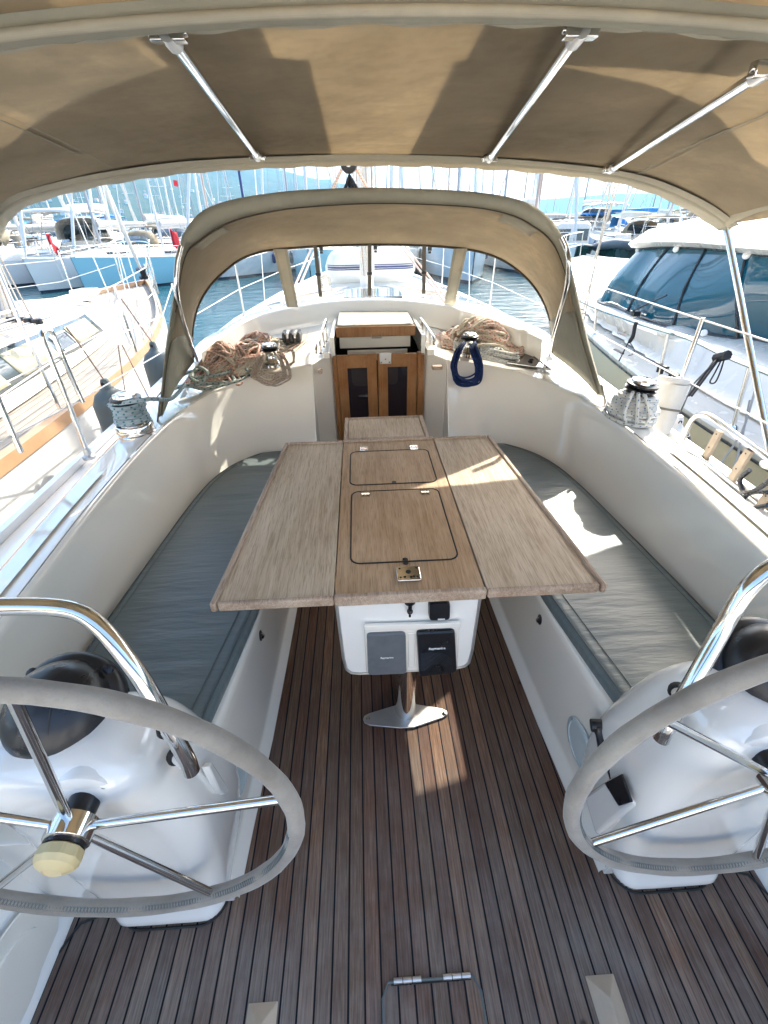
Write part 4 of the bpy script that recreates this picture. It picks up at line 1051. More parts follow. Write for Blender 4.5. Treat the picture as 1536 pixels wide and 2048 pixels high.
# ================================================================== CUSHIONS
for sg in (1, -1):
    c = thing('seat_cushion', ('starboard' if sg > 0 else 'port')+' grey-blue vinyl seat cushion '+('crossed by sunlight, to the right of the table' if sg > 0 else 'wholly in shade, to the left of the table'), 'cushion', (.75*sg, 1.5, .36), 'curved seat cushions')
    # cross sections from inner edge to the seat back along the bench
    inner = [Vector((.505, 2.44, 0))]*0
    rows = []
    stations = []
    So = [p for p in Sc]
    def outer_at(y):
        best = None
        pts = [p for p in So if p.x > .85 or p.y > 2.2]
        for a, b in zip(So, So[1:]):
            if (a.y-y)*(b.y-y) <= 0 and a.x > .45: return a.x+(b.x-a.x)*((y-a.y)/(b.y-a.y) if abs(b.y-a.y) > 1e-6 else 0)
        return 1.03
    ys_ = [.60, .605, .62, .65]+[.70+.03*i for i in range(57)]+[2.40, 2.42, 2.435]
    top, hgt = .476, .10
    for y in ys_:
        xin = interp([(.6, .592), (.75, .567), (.9, .545), (1.15, .512), (1.3, .50), (2.6, .495)], y); xo = outer_at(y)-.006
        dend = min(y-.60, 2.437-y); zt_ = top-(.028*(1-min(1, dend/.03))**2)
        row = []
        for t, dz in ((0, -.10), (0, -.03), (.004, -.012), (.015, -.003), (.03, 0), (.5, .004), (.97, .0), (.985, -.003), (.996, -.012), (1, -.03), (1, -.10)):
            pass
        W = xo-xin
        prof = [(.004, -.052), (0, -.022), (.004, -.010), (.012, -.003), (.024, 0)]+[(.03+(W-.06)*i/14, 0) for i in range(15)]+[(W-.024, 0), (W-.012, -.003), (W-.004, -.010), (W, -.022), (W, -.095)]
        for dx, dz in prof:
            zz = zt_+dz
            wr = 0
            if .03 <= dx <= W-.03:
                s = (dx-.03)/(W-.06); env = math.sin(PI*min(1, max(0, s)))**.5
                # transverse wrinkles of the vinyl, denser forward
                amp = .0022+.003*max(0, min(1, (y-1.0)/.8))
                wr = env*amp*(noise.noise(Vector((dx*2.2, y*16, sg*3)))*1.5+noise.noise(Vector((dx*3+4, y*34, sg*3)))*.8)+.004*env
            row.append(Vector(((xin+dx)*sg, y, zz+wr)))
        rows.append(row)
    mb = MB(); mb.loft(rows, caps=True); mb.build('cushion_body', 'cushion', c, angle=60)
    mb = MB(); mb.tube([r[3]+Vector((0, 0, .002)) for r in rows], .0025, 6); mb.tube([r[-4]+Vector((0, 0, .002)) for r in rows], .0025, 6)
    mb.tube([r[22-2]+Vector((-.016*sg, 0, .004)) for r in rows[3:-3]], .0012, 5); mb.tube([r[5]+Vector((.02*sg, 0, .0035)) for r in rows[3:-3]], .0012, 5)
    mb.build('piping', 'piping', c)

# ================================================================== WHEELS, PEDESTALS, BINNACLES
WX, WY, WZh, WR = .672, .405, .675, .405
def make_wheel():
    w_ = thing('steering_wheel', 'port steering wheel with grey suede rim and a cream hub nut, at the left edge', 'steering wheel', (-WX, WY, WZh), 'twin steering wheels')
    o = Vector((-WX, WY, WZh)); n_ = 96
    ring = [o+Vector((WR*math.cos(a), 0, WR*math.sin(a))) for a in [2*PI*i/n_ for i in range(n_)]]
    mb = MB(); mb.tube([p+Vector((0, 0, 0))+ (p-o).normalized()*.0006*math.sin(i*1.9) for i, p in enumerate(ring)], [.0172+.0006*math.sin(i*.9) for i in range(n_)], 14, closed=True, up=(0, 1, 0)); mb.build('rim', 'leather', w_, angle=80)
    # cross stitching on the lower, aft side of the rim
    mb = MB()
    for i in range(150):
        a = PI*1.08+(PI*.86)*i/149
        for s in (-1, 1):
            d1 = Vector((math.cos(a), 0, math.sin(a))); a2 = a+.011; d2 = Vector((math.cos(a2), 0, math.sin(a2)))
            # inner side, facing up and aft
            p = o+d1*(WR-.0172*math.cos(.5+.3*s))+Vector((0, -.0174*math.sin(.5+.3*s), 0)); q = o+d2*(WR-.0172*math.cos(.5-.3*s))+Vector((0, -.0174*math.sin(.5-.3*s), 0))
            mb.tube([p, p.lerp(q, .5)-d1*.0008, q], .0009, 4)
    mb.build('stitching', 'piping', w_)
    for i in range(5):
        a = math.radians(SPK+72*i); d = Vector((math.cos(a), 0, math.sin(a)))
        mb = MB(); mb.tube([o+d*.03+Vector((0, 0, 0)), o+d*(WR-.012)], .0085, 10); mb.build('spoke', 'chrome', w_)
    mb = MB(); mb.lathe([(.0, -.026), (.036, -.026), (.040, -.023), (.040, .014), (.036, .017), (0, .017)], o, (0, 1, 0), 28); mb.build('hub', 'chrome', w_)
    mb = MB(); mb.lathe([(.0, 0), (.028, 0), (.028, .035), (0, .035)], o+Vector((0, .02, 0)), (0, 1, 0), 20); mb.build('shaft_boot', 'black', w_)
    mb = MB(); mb.lathe([(.036, -.0), (.036, .008)], o+Vector((0, -.0245, 0)), (0, -1, 0), 24); mb.build('hub_washer', 'black', w_)
    # scalloped cream locking nut
    rows = []
    for r_, z in ((.0, 0), (.031, 0), (.038, .004), (.0385, .020), (.032, .029), (.016, .037), (.014, .036), (0, .036)):
        rows.append([o+Vector((r_*(1-.035*(k % 4 < 2) if .036 < r_ else r_)*math.cos(2*PI*k/40) if r_ > .036 else r_*math.cos(2*PI*k/40), -.032-z, (r_*(1-.035*(k % 4 < 2)) if r_ > .036 else r_)*math.sin(2*PI*k/40))) for k in range(40)])
    mb = MB(); mb.loft(rows, closed=True); mb.build('locking_nut', 'cream_plastic', w_, angle=20)
    return w_
SPK = 8
wl = make_wheel()
wr_ = dup(wl, loc=(WX, WY, WZh), label='starboard steering wheel with grey suede rim, cut off by the right edge'); wr_.rotation_euler = (0, math.radians(9), 0)

def pedestal(sg):
    side = 'port' if sg < 0 else 'starboard'
    p_ = thing('wheel_pedestal', side+' white moulded wheel pedestal carrying the '+('left' if sg < 0 else 'right')+' compass dome', 'pedestal', (.69*sg, .6, 0), 'twin wheel pedestals')
    secs = [(.692, .152, .432, .72, .055, 0), (.692, .152, .432, .72, .055, .045), (.695, .156, .445, .73, .06, .065), (.70, .170, .458, .76, .06, .12), (.71, .188, .464, .77, .06, .25), (.722, .203, .468, .76, .07, .38), (.735, .201, .470, .74, .08, .50), (.738, .194, .456, .72, .085, .59), (.742, .184, .446, .69, .07, .66), (.748, .168, .450, .665, .06, .71), (.752, .135, .475, .64, .05, .745), (.752, .05, .55, .61, .02, .75)]
    rows = [rrect(cx*sg, (y0+y1)/2, hx, (y1-y0)/2, r, 7, z) for cx, hx, y0, y1, r, z in secs]
    mb = MB(); mb.loft(rows, closed=True, caps=True); mb.build('pedestal_body', 'gelw', p_, subsurf=1, angle=70)
    o = Vector((WX*sg, .46, WZh))
    mb = MB(); mb.lathe([(.066, -.06), (.064, 0), (.062, .006), (.05, .010), (.03, .012), (0, .012)], o+Vector((0, .006, 0)), (0, -1, 0), 28); fl_ = mb.build('shaft_flange', 'gelw', p_)
    mb = MB()
    for k in range(3):
        a = .6+2*PI*k/3; mb.lathe([(.005, 0), (.005, .002), (0, .0025)], o+Vector((.05*math.cos(a), -.003, .05*math.sin(a))), (0, -1, 0), 8)
    mb.build('flange_screws', 'steelplate', fl_)

    # black mastic line where it meets the sole
    mb = MB(); mb.tube(rrect(.692*sg, .578, .147, .142, .07, 7, .001), .0035, 6, closed=True); mb.build('mastic_line', 'rubber', p_)
    return p_
pedestal(-1); pedestal(1)
def compass(sg):
    side = 'left' if sg < 0 else 'right'
    c = Vector((.768*sg, .615, .722)); ax = Vector((0, -.62, .78)).normalized()
    t = thing('compass_binnacle', 'black domed steering compass on the '+side+' pedestal', 'compass', tuple(c), 'binnacle compasses')
    mb = MB(); mb.lathe([(0, -.02), (.118, -.02), (.122, 0), (.122, .014), (.114, .024), (.1, .028)], c, ax, 40); mb.build('bezel', 'black', t)
    mb = MB(); mb.lathe([(.102, .02), (.104, .03), (.103, .045), (.097, .065), (.082, .086), (.06, .100), (.03, .108), (0, .110)], c, ax, 40); dm = mb.build('dome_cover', 'black', t)
    mb = MB(); u = ax.cross(Vector((1, 0, 0))).normalized()
    for off, rr_ in ((-.03, .0), (.03, 0)):
        pts = []
        for k in range(21):
            a = -PI/2+PI*k/20; r = .1045*math.cos(math.asin(min(.99, abs(off)/.1045)))
            pts.append(c+ax*(.025+.0865*math.cos(a)*math.sqrt(1-(off/.1045)**2))+u*(r*math.sin(a))+Vector((off, 0, 0)))
        mb.tube(pts, .0018, 6)
    mb.build('dome_ridge', 'rubber', dm)
    for k in range(4):
        a = PI/4+PI/2*k; d = Vector((math.cos(a), 0, 0))+u*math.sin(a)
        mb = MB(); mb.lathe([(.013, 0), (.013, .008), (.006, .011), (0, .011)], c+d*.112+ax*.015, ax, 12); mb.build('bezel_lug', 'black', t)
compass(-1); compass(1)
def guard(sg):
    side = 'left' if sg < 0 else 'right'
    if sg < 0: px = [(383, 1542, .505), (372, 1515, .51), (330, 1440, .53), (285, 1362, .555), (240, 1300, .58), (205, 1258, .60), (165, 1228, .615), (110, 1215, .62), (0, 1213, .62), (-120, 1215, .62)]
    pts = [P(u, v, y=y) for u, v, y in px] if sg < 0 else None
    if sg > 0:
        px = [(1322, 1477, .505), (1338, 1448, .51), (1388, 1360, .545), (1440, 1268, .585), (1470, 1215, .60), (1500, 1172, .61), (1536, 1140, .62), (1600, 1115, .62), (1720, 1105, .62)]
        pts = [P(u, v, y=y) for u, v, y in px]
    t = thing('binnacle_guard', 'thick stainless guard rail bent over the '+side+' compass', 'guard rail', tuple(pts[0]), 'binnacle guard rails')
    e = pts[-1]; far = [Vector((e.x+sg*.08, e.y+.0, e.z-.03)), Vector((e.x+sg*.13, e.y-.01, e.z-.12)), Vector((e.x+sg*.16, e.y-.04, e.z-.3))]
    cv = crom(pts+far, 6)
    mb = MB(); mb.tube(cv, .0165, 18); mb.build('rail', 'chrome', t, angle=60)
    for q, r_ in ((pts[0]+Vector((0, .004, .01)), 0), (pts[0].lerp(pts[2], .62), 1)):
        tgt = Vector((.54*sg, q.y+.035, q.z-.01)); d = (tgt-q)
        mb = MB(); mb.tube([q, q+d*.8], .0145, 14); s = mb.build('standoff', 'plasticwhite', t)
        mb = MB(); mb.lathe([(.019, 0), (.021, .006), (.019, .014)], q+d*.75, d, 16); mb.build('standoff_ring', 'rubber', s)
        mb = MB(); mb.lathe([(.004, 0), (.004, .016), (0, .0165)], q, (0, -1, 0), 8); mb.build('standoff_screw', 'steelplate', s)
guard(-1); guard(1)

# ================================================================== SMALL COCKPIT FITTINGS
def oval_plate(x, y, z, hy, hz, sg, nm, label, cat, group=None):
    t = thing(nm, label, cat, (x, y, z), group)
    nrm = Vector((-sg, 0, .12)).normalized()
    rows = []
    for s, d in ((1, 0), (1, .004), (.93, .008), (.80, .008), (.78, .006), (.02, .006)):
        rows.append([Vector((x, y+hy*s*math.cos(a), z+hz*s*math.sin(a)))+nrm*d for a in [2*PI*k/40 for k in range(40)]])
    mb = MB(); mb.loft(rows, closed=True, caps=True); b = mb.build('plate', 'greyplastic', t)
    mb = MB()
    for a in (.6, 2.2, 3.7, 5.3): mb.lathe([(.003, 0), (.003, .001), (0, .0015)], Vector((x, y+hy*.88*math.cos(a), z+hz*.88*math.sin(a)))+nrm*.009, nrm, 8)
    mb.build('plate_screws', 'steelplate', t)
oval_plate(.536, .765, .185, .085, .075, 1, 'inspection_plate', 'round grey inspection plate low on the right seat front', 'inspection plate', 'round inspection plates')
oval_plate(-.536, .745, .185, .085, .075, -1, 'inspection_plate', 'round grey inspection plate low on the left seat front behind the wheel', 'inspection plate', 'round inspection plates')
pq = P(8, 1985, x=-.992)
t = thing('side_locker_lid', 'large round white lid moulded into the cockpit side at the bottom left corner', 'locker lid', tuple(pq))
for s0, s1, dd in ((1, .0, .004), (.66, .0, .008)):
    mb = MB(); mb.loft([[Vector((-.992+.9*(0), pq.y+.17*k*s0*math.cos(a), pq.z+.14*k*s0*math.sin(a)))+Vector((dd*(1 if k < 1.0 else .2)+.012, 0, 0)) for a in [2*PI*i/48 for i in range(48)]] for k in (1, .985, .5, .02)], closed=True); mb.build('lid_plate' if s0 == 1 else 'lid_centre', 'gel', t)
for (u, v, x, sd) in ((521, 1271, -.513, 'left'), (1080, 1239, .513, 'right')):
    p = P(u, v, x=x); s = 1 if x > 0 else -1
    t = thing('locker_latch', 'small black and steel turn latch in the '+sd+' seat front', 'latch', tuple(p), 'seat locker latches')
    mb = MB(); rows = [[p+Vector((-s*d, .016*k*math.cos(a), .022*k*math.sin(a))) for a in [2*PI*i/20 for i in range(20)]] for k, d in ((1, 0), (1, .003), (.7, .005), (.02, .002))]; mb.loft(rows, closed=True); mb.build('latch_plate', 'black', t)
    mb = MB(); mb.tube([p+Vector((-s*.004, 0, .013)), p+Vector((-s*.012, 0, 0)), p+Vector((-s*.006, 0, -.013))], .004, 8); mb.build('latch_ring', 'chrome', t)
# moulded recess with winch handle on the right, plain block on the left
p = P(1232, 1545, x=.535)
wh = thing('winch_handle', 'black winch handle standing in its holder on the right seat front', 'winch handle', tuple(p))
a_, b_ = P(1195, 1452, x=.52), P(1240, 1598, x=.535)
mb = MB(); mb.tube(crom([a_+Vector((0, 0, .0)), a_.lerp(b_, .12), a_.lerp(b_, .3), a_.lerp(b_, .55), a_.lerp(b_, .62)], 4), [.017, .019, .016, .014, .013, .0135, .015, .016, .0175, .018, .018, .017, .016, .012, .014, .013, .012][:17], 14); mb.build('grip', 'black', wh)
mb = MB(); mb.tube([a_+Vector((.018, -.004, .004)), a_+Vector((-.018, .006, -.004))], .018, 14); mb.build('grip_knob', 'black', wh, bevel=.005)
mb = MB(); mb.tube([a_.lerp(b_, .6), b_], .011, 10); mb.build('handle_arm', 'black', wh)
hp = thing('handle_holder', 'white moulded winch-handle pocket low on the right seat end', 'handle holder', tuple(b_))
pc = [P(1166, 1590, x=.50), P(1240, 1540, x=.52), P(1268, 1610, x=.52), P(1190, 1672, x=.50)]
mb = MB(); mb.slab(pc, (.06, .0, 0)); mb.build('holder_body', 'gelw', hp, bevel=.012)
c_ = [P(1208, 1566, x=.495), P(1242, 1548, x=.505), P(1262, 1604, x=.505), P(1236, 1612, x=.50)]
mb = MB(); mb.slab(c_, (.006, 0, 0)); mb.build('pocket_opening', 'black', hp, bevel=.002)
p = P(395, 1535, x=-.50)
mb = MB(); mb.slab([P(408, 1524, x=-.53), P(446, 1580, x=-.53), P(440, 1592, x=-.53), P(425, 1585, x=-.53), P(400, 1535, x=-.53)], (.02, 0, 0)); one('moulded_step', mb, 'gelw', 'small white moulded ledge on the seat front behind the left wheel', 'ledge', tuple(p), bevel=.005)
# sole hatch near the bottom edge with two hinges
sh2 = thing('sole_hatch', 'teak sole hatch with two steel hinges near the bottom edge', 'floor hatch', (0, .2, 0))
mb = MB(); pts = [(-.12, -.3), (.118, -.3), (.118, .27), (.105, .296), (-.105, .296), (-.12, .27)]; mb.prism(pts, .001, .0045); mb.build('hatch_board', 'sole', sh2)
mb = MB(); mb.tube([Vector((x, y, .005)) for x, y in ((-.122, -.3), (-.122, .272), (-.107, .299), (.107, .299), (.12, .272), (.12, -.3))], .0035, 6); mb.build('hatch_edge', 'piping', sh2)
for x in (-.058, .066):
    mb = MB(); 
    for k in range(3): mb.tube([(x-.035+.0235*k, .300, .008), (x-.0135+.0235*k, .300, .008)], .006, 10)
    mb.build('hinge', 'steelplate', sh2)
mb = MB(); mb.box((-.10, .292, .004), (.10, .3, .006)); mb.build('hinge_recess', 'black', sh2)
for (u0, v0, w_, sd) in ((527, 2005, .040, 'left'), (1198, 1950, .036, 'right')):
    p = P(u0, v0, z=0)
    t = thing('teak_footrest', 'pale wedge-shaped teak foot chock on the sole near the bottom '+('left' if sd == 'left' else 'right')+' corner', 'foot chock', tuple(p), 'teak foot chocks')
    x = p.x; y = p.y; hw = .036
    mb = MB(); vs = [(x-hw, y, .002), (x+hw, y, .002), (x+hw, y-.6, .002), (x-hw, y-.6, .002), (x, y-.045, .028), (x, y-.6, .028)]
    mb.add(vs, [(0, 1, 4), (0, 4, 5, 3), (1, 2, 5, 4), (2, 3, 5)]); mb.build('chock', 'paleteak', t, bevel=.002)

# ================================================================== WINCHES
def winch_body(t, c, s, ax=(0, 0, 1)):
    """lathe profile winch, s = scale (1 = primary)"""
    A_ = Vector(ax).normalized()
    mb = MB(); mb.lathe([(0, -.004), (.088*s, -.004), (.088*s, .004), (.084*s, .008), (.084*s, .042*s), (.080*s, .048*s), (.058*s, .052*s)], c, A_, 40); mb.build('winch_base', 'chrome', t)
    mb = MB(); mb.lathe([(.060*s, .05*s), (.066*s, .058*s), (.054*s, .075*s), (.046*s, .10*s), (.046*s, .125*s), (.055*s, .14*s)], c, A_, 36); mb.build('drum', 'chrome', t)
    mb = MB(); mb.lathe([(.050*s, .138*s), (.066*s, .142*s), (.068*s, .150*s), (.048*s, .156*s), (.066*s, .162*s), (.067*s, .170*s), (.052*s, .176*s)], c, A_, 36); mb.build('self_tailer', 'black', t)
    mb = MB(); mb.lathe([(.053*s, .174*s), (.050*s, .186*s), (.03*s, .194*s), (.012*s, .196*s), (.012*s, .188*s), (0, .188*s)], c, A_, 30); mb.build('winch_cap', 'chrome', t)
def wraps(c, s, z0, z1, r0, r1, turns, rr, mat, nm, parent, ax=(0, 0, 1), seed=0, lead=None, jit=.004):
    A_ = Vector(ax).normalized(); q = Vector((0, 0, 1)).rotation_difference(A_); rn = random.Random(seed)
    pts = []; n_ = int(turns*18)
    for i in range(n_+1):
        t = i/n_; a = 2*PI*turns*t; r = r0+(r1-r0)*t+rn.uniform(-jit, jit)*.3
        pts.append(Vector(c)+q @ Vector((r*math.cos(a), r*math.sin(a), z0+(z1-z0)*t+.5*jit*math.sin(a*.7+seed))))
    if lead: pts += [Vector(p) for p in lead]
    mb = MB(); mb.tube(crom(pts, 2), rr, 7); return mb.build(nm, mat, parent, angle=80)
# port primary
c = P(268, 868, z=.765)+Vector((0, .03, 0)); c.z = .762
t = thing('primary_winch', 'chrome primary winch on the left coaming wrapped in blue-grey rope', 'winch', tuple(c), 'primary winches on the coamings')
winch_body(t, c, 1.0)
t2 = thing('jib_sheet', 'blue-grey and green flecked rope wound on the left primary winch and led forward', 'rope', tuple(c))
wraps(c, 1, .055, .128, .072, .060, 5, .0095, 'rope_bg', 'rope_turns', t2, seed=3)
wraps(c, 1, .128, .150, .070, .064, 1.6, .0095, 'rope_bg', 'rope_tail', t2, seed=5, lead=[P(300, 798, y=2.0), P(335, 800, y=2.15), P(352, 790, y=2.3), P(370, 770, y=2.5)])
# starboard primary, buried under a big coil
c = P(1262, 842, z=.765)+Vector((0, .03, 0)); c.z = .762
t = thing('primary_winch', 'chrome primary winch on the right coaming, almost buried under a thick rope coil', 'winch', tuple(c), 'primary winches on the coamings')
winch_body(t, c, 1.05, (.10, -.05, 1))
t2 = thing('rope_coil', 'thick coil of white rope with blue flecks piled round the right primary winch', 'rope coil', tuple(c))
for k, (z0, z1, r0, r1, tn) in enumerate(((.015, .11, .098, .088, 6), (.012, .075, .116, .106, 4), (.02, .13, .080, .064, 6), (.06, .125, .098, .078, 4))):
    wraps(c, 1, z0, z1, r0, r1, tn, .0095, 'rope_wb', 'rope_turns', t2, (.10, -.05, 1), seed=k+7, jit=.012)
for k in range(3):
    a = -2.3+.35*k; mb = MB(); d = Vector((math.cos(a), math.sin(a), 0)); pts = [c+d*.06+Vector((0, 0, .15)), c+d*.10+Vector((0, 0, .13)), c+d*.127+Vector((.01*k, 0, .07)), c+d*.122+Vector((.02, 0, .02))]
    mb.tube(crom(pts, 5), .0095, 7); mb.build('crossing_turn', 'rope_wb', t2)
# halyard winches on the bulkhead corners
for sg, (u, v), s in ((-1, (546, 738), .62), (1, (936, 716), .62)):
    c = P(u, v, y=2.80); c.z = zt(c.x, c.y)-.02; c = P(u, v, z=c.z)
    t = thing('halyard_winch', ('left' if sg < 0 else 'right')+' small cabin-top winch hung with a '+('beige' if sg < 0 else 'navy blue')+' rope coil', 'winch', tuple(c), 'halyard winches')
    winch_body(t, c, .80)
    coil = thing('hanging_rope_coil', ('beige rope coil with dark flecks' if sg < 0 else 'navy blue rope coil')+' hanging from the small '+('left' if sg < 0 else 'right')+' winch', 'rope coil', tuple(c))
    rn = random.Random(5 if sg < 0 else 9)
    lu = (502, 582) if sg < 0 else (902, 965)
    for k in range(11 if sg < 0 else 15):
        w0 = rn.uniform(-1, 1)
        top = c+Vector((0, -.035, .105+rn.uniform(-.01, .01)))
        ul, ur = lu[0]+rn.uniform(0, 15), lu[1]-rn.uniform(0, 15)
        vb = (773 if sg < 0 else 773)-rn.uniform(0, 22)
        yy = 2.63-rn.uniform(0, .03)
        um = (ul+ur)/2+rn.uniform(-4, 4)
        pts = [top+Vector((-.03, 0, 0)), P(ul+12, v-20, y=yy+.06), P(ul, v+14, y=yy), P(um-20, vb-8, y=yy), P(um, vb, y=yy-.01), P(um+20, vb-8, y=yy), P(ur, v+14, y=yy), P(ur-10, v-20, y=yy+.06), top+Vector((.03, 0, 0))]
        mb = MB(); mb.tube(crom(pts, 6), .0048 if sg < 0 else .0050, 6); mb.build('rope_loop', 'rope_tan' if sg < 0 else 'rope_blue', coil, angle=80)
    if sg < 0:
        mb = MB(); q = P(583, 708, y=2.72); 
        for k in range(4): mb.tube(crom([c+Vector((.03, -.03, .10)), q+Vector((-.01+.006*k, 0, .02)), q+Vector((.01, -.01, -.012*k)), q+Vector((.0, 0, -.05)), c+Vector((.045, -.06, -.02+.01*k))], 5), .0052, 6)
        mb.build('knot', 'rope_tan', coil, angle=80)
# rope clutches
for (u, v, x0, n_, sd) in ((585, 668, 0, 5, 'left'), (921, 660, 0, 5, 'right')):
    p = P(u, v, z=.935); 
    p = P(u, v+12, z=zt(p.x, p.y)); b0 = p
    t = thing('rope_clutch', 'bank of black rope clutches on the '+sd+' of the cabin top', 'rope clutch', tuple(p), 'rope clutch banks')
    for k in range(n_):
        x = b0.x+(k-(n_-1)/2)*.025
        mb = MB(); mb.slab([(x-.011, b0.y-.045, b0.z-.01), (x-.011, b0.y+.07, b0.z-.01), (x-.011, b0.y+.07, b0.z+.03), (x-.011, b0.y-.0, b0.z+.055), (x-.011, b0.y-.045, b0.z+.045)], (.022, 0, 0)); cl = mb.build('clutch_body', 'black', t, bevel=.003)
        mb = MB(); mb.slab([(x-.008, b0.y-.052, b0.z+.02), (x-.008, b0.y-.048, b0.z+.055), (x-.008, b0.y+.045, b0.z+.058), (x-.008, b0.y+.045, b0.z+.048), (x-.008, b0.y-.02, b0.z+.048)], (.016, 0, 0)); mb.build('clutch_lever', 'steelplate' if k % 2 else 'black', cl, bevel=.002)

# ---- rope tangles
def tangle(nm, label, cen, rx, ry, h, n_, r, mats, seed, group, loops=7, shape=None):
    rn = random.Random(seed); t = thing(nm, label, 'rope', tuple(cen), group)
    for k in range(n_):
        pts = []; ph = [rn.uniform(0, 2*PI) for _ in range(6)]; cx = rn.uniform(-.4, .4)*rx; cy = rn.uniform(-.4, .4)*ry; sx_ = rn.uniform(.4, .85)*rx; sy = rn.uniform(.35, .8)*ry
        m_ = loops*9
        for i in range(m_):
            a = 2*PI*loops*i/m_
            x = cx+sx_*(math.cos(a+ph[0])+.25*math.cos(2.3*a/loops*3+ph[1])); y = cy+sy*(math.sin(a*1.03+ph[2])+.3*math.sin(1.7*a/loops*4+ph[3]))
            e = min(1, (x/rx)**2+(y/ry)**2)
            z = h*(1-e)*(.25+.75*(k+1)/n_)+r+h*.28*abs(math.sin(3.1*a+ph[4]))*(1.15-e)
            px, py = cen[0]+x, cen[1]+y
            if shape: px, py = shape(px, py)
            pts.append(Vector((px, py, zt(px, py)-.02+z)))
        mb = MB(); mb.tube(crom(pts, 3), r, 6); mb.build('rope_strand', mats[k % len(mats)], t, angle=80)
    return t
def keepL(x, y):
    return max(-1.2, min(-.5, x)), max(2.62, min(3.42, y))
def keepL_old(x, y): 
    y = max(2.74, min(3.38, y)); x = max(-1.12+max(0, y-2.9)*.15, min(-.55, x)); 
    # stay aft of the window moulding
    ymax = 3.45-.42*max(0, -x-.5)**1.2
    return x, min(y, ymax)
tangle('rope_tangle', 'heap of faded red and white rope at the outer left of the cabin top', Vector((-.98, 2.93, .86)), .20, .24, .13, 8, .0075, ['rope_red', 'rope_pink', 'rope_cream', 'rope_pink'], 21, 'heaps of rope under the sprayhood', 6, keepL)
tangle('rope_tangle', 'heap of grey-brown rope in the middle of the left cabin top', Vector((-.83, 2.96, .88)), .20, .20, .11, 6, .0075, ['rope_brown', 'rope_tan', 'rope_pink'], 22, 'heaps of rope under the sprayhood', 5, keepL)
tangle('rope_tangle', 'cream and pinkish rope lying in loops just left of the small left winch', Vector((-.78, 2.83, .86)), .20, .11, .07, 5, .008, ['rope_cream', 'rope_pink', 'rope_cream'], 23, 'heaps of rope under the sprayhood', 4, keepL)
tangle('rope_tangle', 'loose pinkish rope heap behind the left clutches against the window', Vector((-.80, 3.17, .92)), .20, .14, .10, 5, .0075, ['rope_pink', 'rope_cream'], 24, 'heaps of rope under the sprayhood', 5, keepL)
# big dark-green rope knotted at the port corner
kn = thing('mooring_line', 'grey-green rope knotted at the left foot of the sprayhood', 'rope', tuple(P(400, 750, z=.83)))
mb = MB(); g = [P(350, 775, z=.80), P(380, 770, z=.82), P(430, 766, z=.82), P(470, 762, z=.82), P(440, 735, z=.84), P(400, 738, z=.86), P(380, 752, z=.84), P(400, 765, z=.84), P(415, 745, z=.88), P(395, 735, z=.86), P(385, 755, z=.84), P(420, 752, z=.86), P(455, 745, z=.85), P(462, 735, z=.85), P(430, 740, z=.84), P(375, 745, z=.82), P(352, 765, z=.81)]
mb.tube(crom(g, 6), .0105, 8); mb.build('rope_strand', 'rope_green', kn, angle=80)
mb = MB(); g = [P(345, 778, z=.80), P(375, 772, z=.81), P(405, 778, z=.80), P(440, 772, z=.81), P(470, 764, z=.82), P(490, 755, z=.83), P(500, 738, z=.85), P(485, 732, z=.86), P(497, 742, z=.86)]
mb.tube(crom(g, 6), .009, 8); mb.build('rope_strand', 'rope_green', kn, angle=80)
def lay(u, v, h=.012):
    p = P(u, v, z=.86)
    for _ in range(4): p = P(u, v, z=zt(p.x, p.y)+h-.02)
    return p
# starboard: flaked coil of red and white rope, white rope heap, lines
def flake(nm, label, c0, c1, wid, turns, r, mat, seed, h=.05, wrap=True):
    rn = random.Random(seed); t = thing(nm, label, 'rope coil', tuple(c0)); a, b = Vector(c0), Vector(c1); d = b-a; s = Vector((-d.y, d.x, 0)).normalized(); pts = []
    for k in range(turns):
        w_ = wid*math.sqrt(rn.uniform(.06, 1)); z = h*(1.05-(w_/wid)**2)*rn.uniform(.7, 1.1); sh_ = rn.uniform(-.02, .02)
        for q, sd in ((-.02, -1), (.25, -1), (.6, -1), (.95, -.8), (1.03, 0), (.97, .8), (.6, 1), (.25, 1), (.0, .8), (-.04, 0)):
            p = a+d*(q+sh_)+s*(w_*sd*.5); pts.append(Vector((p.x, p.y, zt(p.x, p.y)-.02+r+z*(1-.5*abs(sd)*.4)+rn.uniform(0, .008))))
    mb = MB(); mb.tube(crom(pts, 3), r, 6); mb.build('rope_turns', mat, t, angle=80)
    if wrap:
        mb = MB(); pts = []
        for k in range(5):
            for ang in range(8):
                an = ang*PI/4; p = a+d*(.30+.018*k+.002*ang)+s*(wid*.55*math.cos(an)); pts.append(Vector((p.x, p.y, zt(p.x, p.y)-.01+h*.55+h*.65*math.sin(an))))
        mb.tube(crom(pts, 3), r, 6); mb.build('rope_wrap', mat, t, angle=80)
    return t
flake('rope_coil', 'big hank of red and white rope on the right of the cabin top', Vector((.46, 3.10, .9)), Vector((.93, 3.00, .9)), .22, 12, .0085, 'rope_red', 31, .07)
flake('rope_coil', 'hank of white rope on the right of the cabin top behind the small winch', Vector((.52, 2.98, .9)), Vector((.86, 2.84, .9)), .14, 9, .0075, 'rope_wb', 32, .06, False)
def keepR(x, y): return max(.42, min(1.08, x)), max(2.86, min(3.26, y))
tangle('rope_tangle', 'loose heap of red and white rope on top of the hank at the right window', Vector((.70, 3.08, .9)), .27, .15, .15, 9, .0085, ['rope_red', 'rope_red', 'rope_cream'], 41, 'heaps of rope under the sprayhood', 6, keepR)
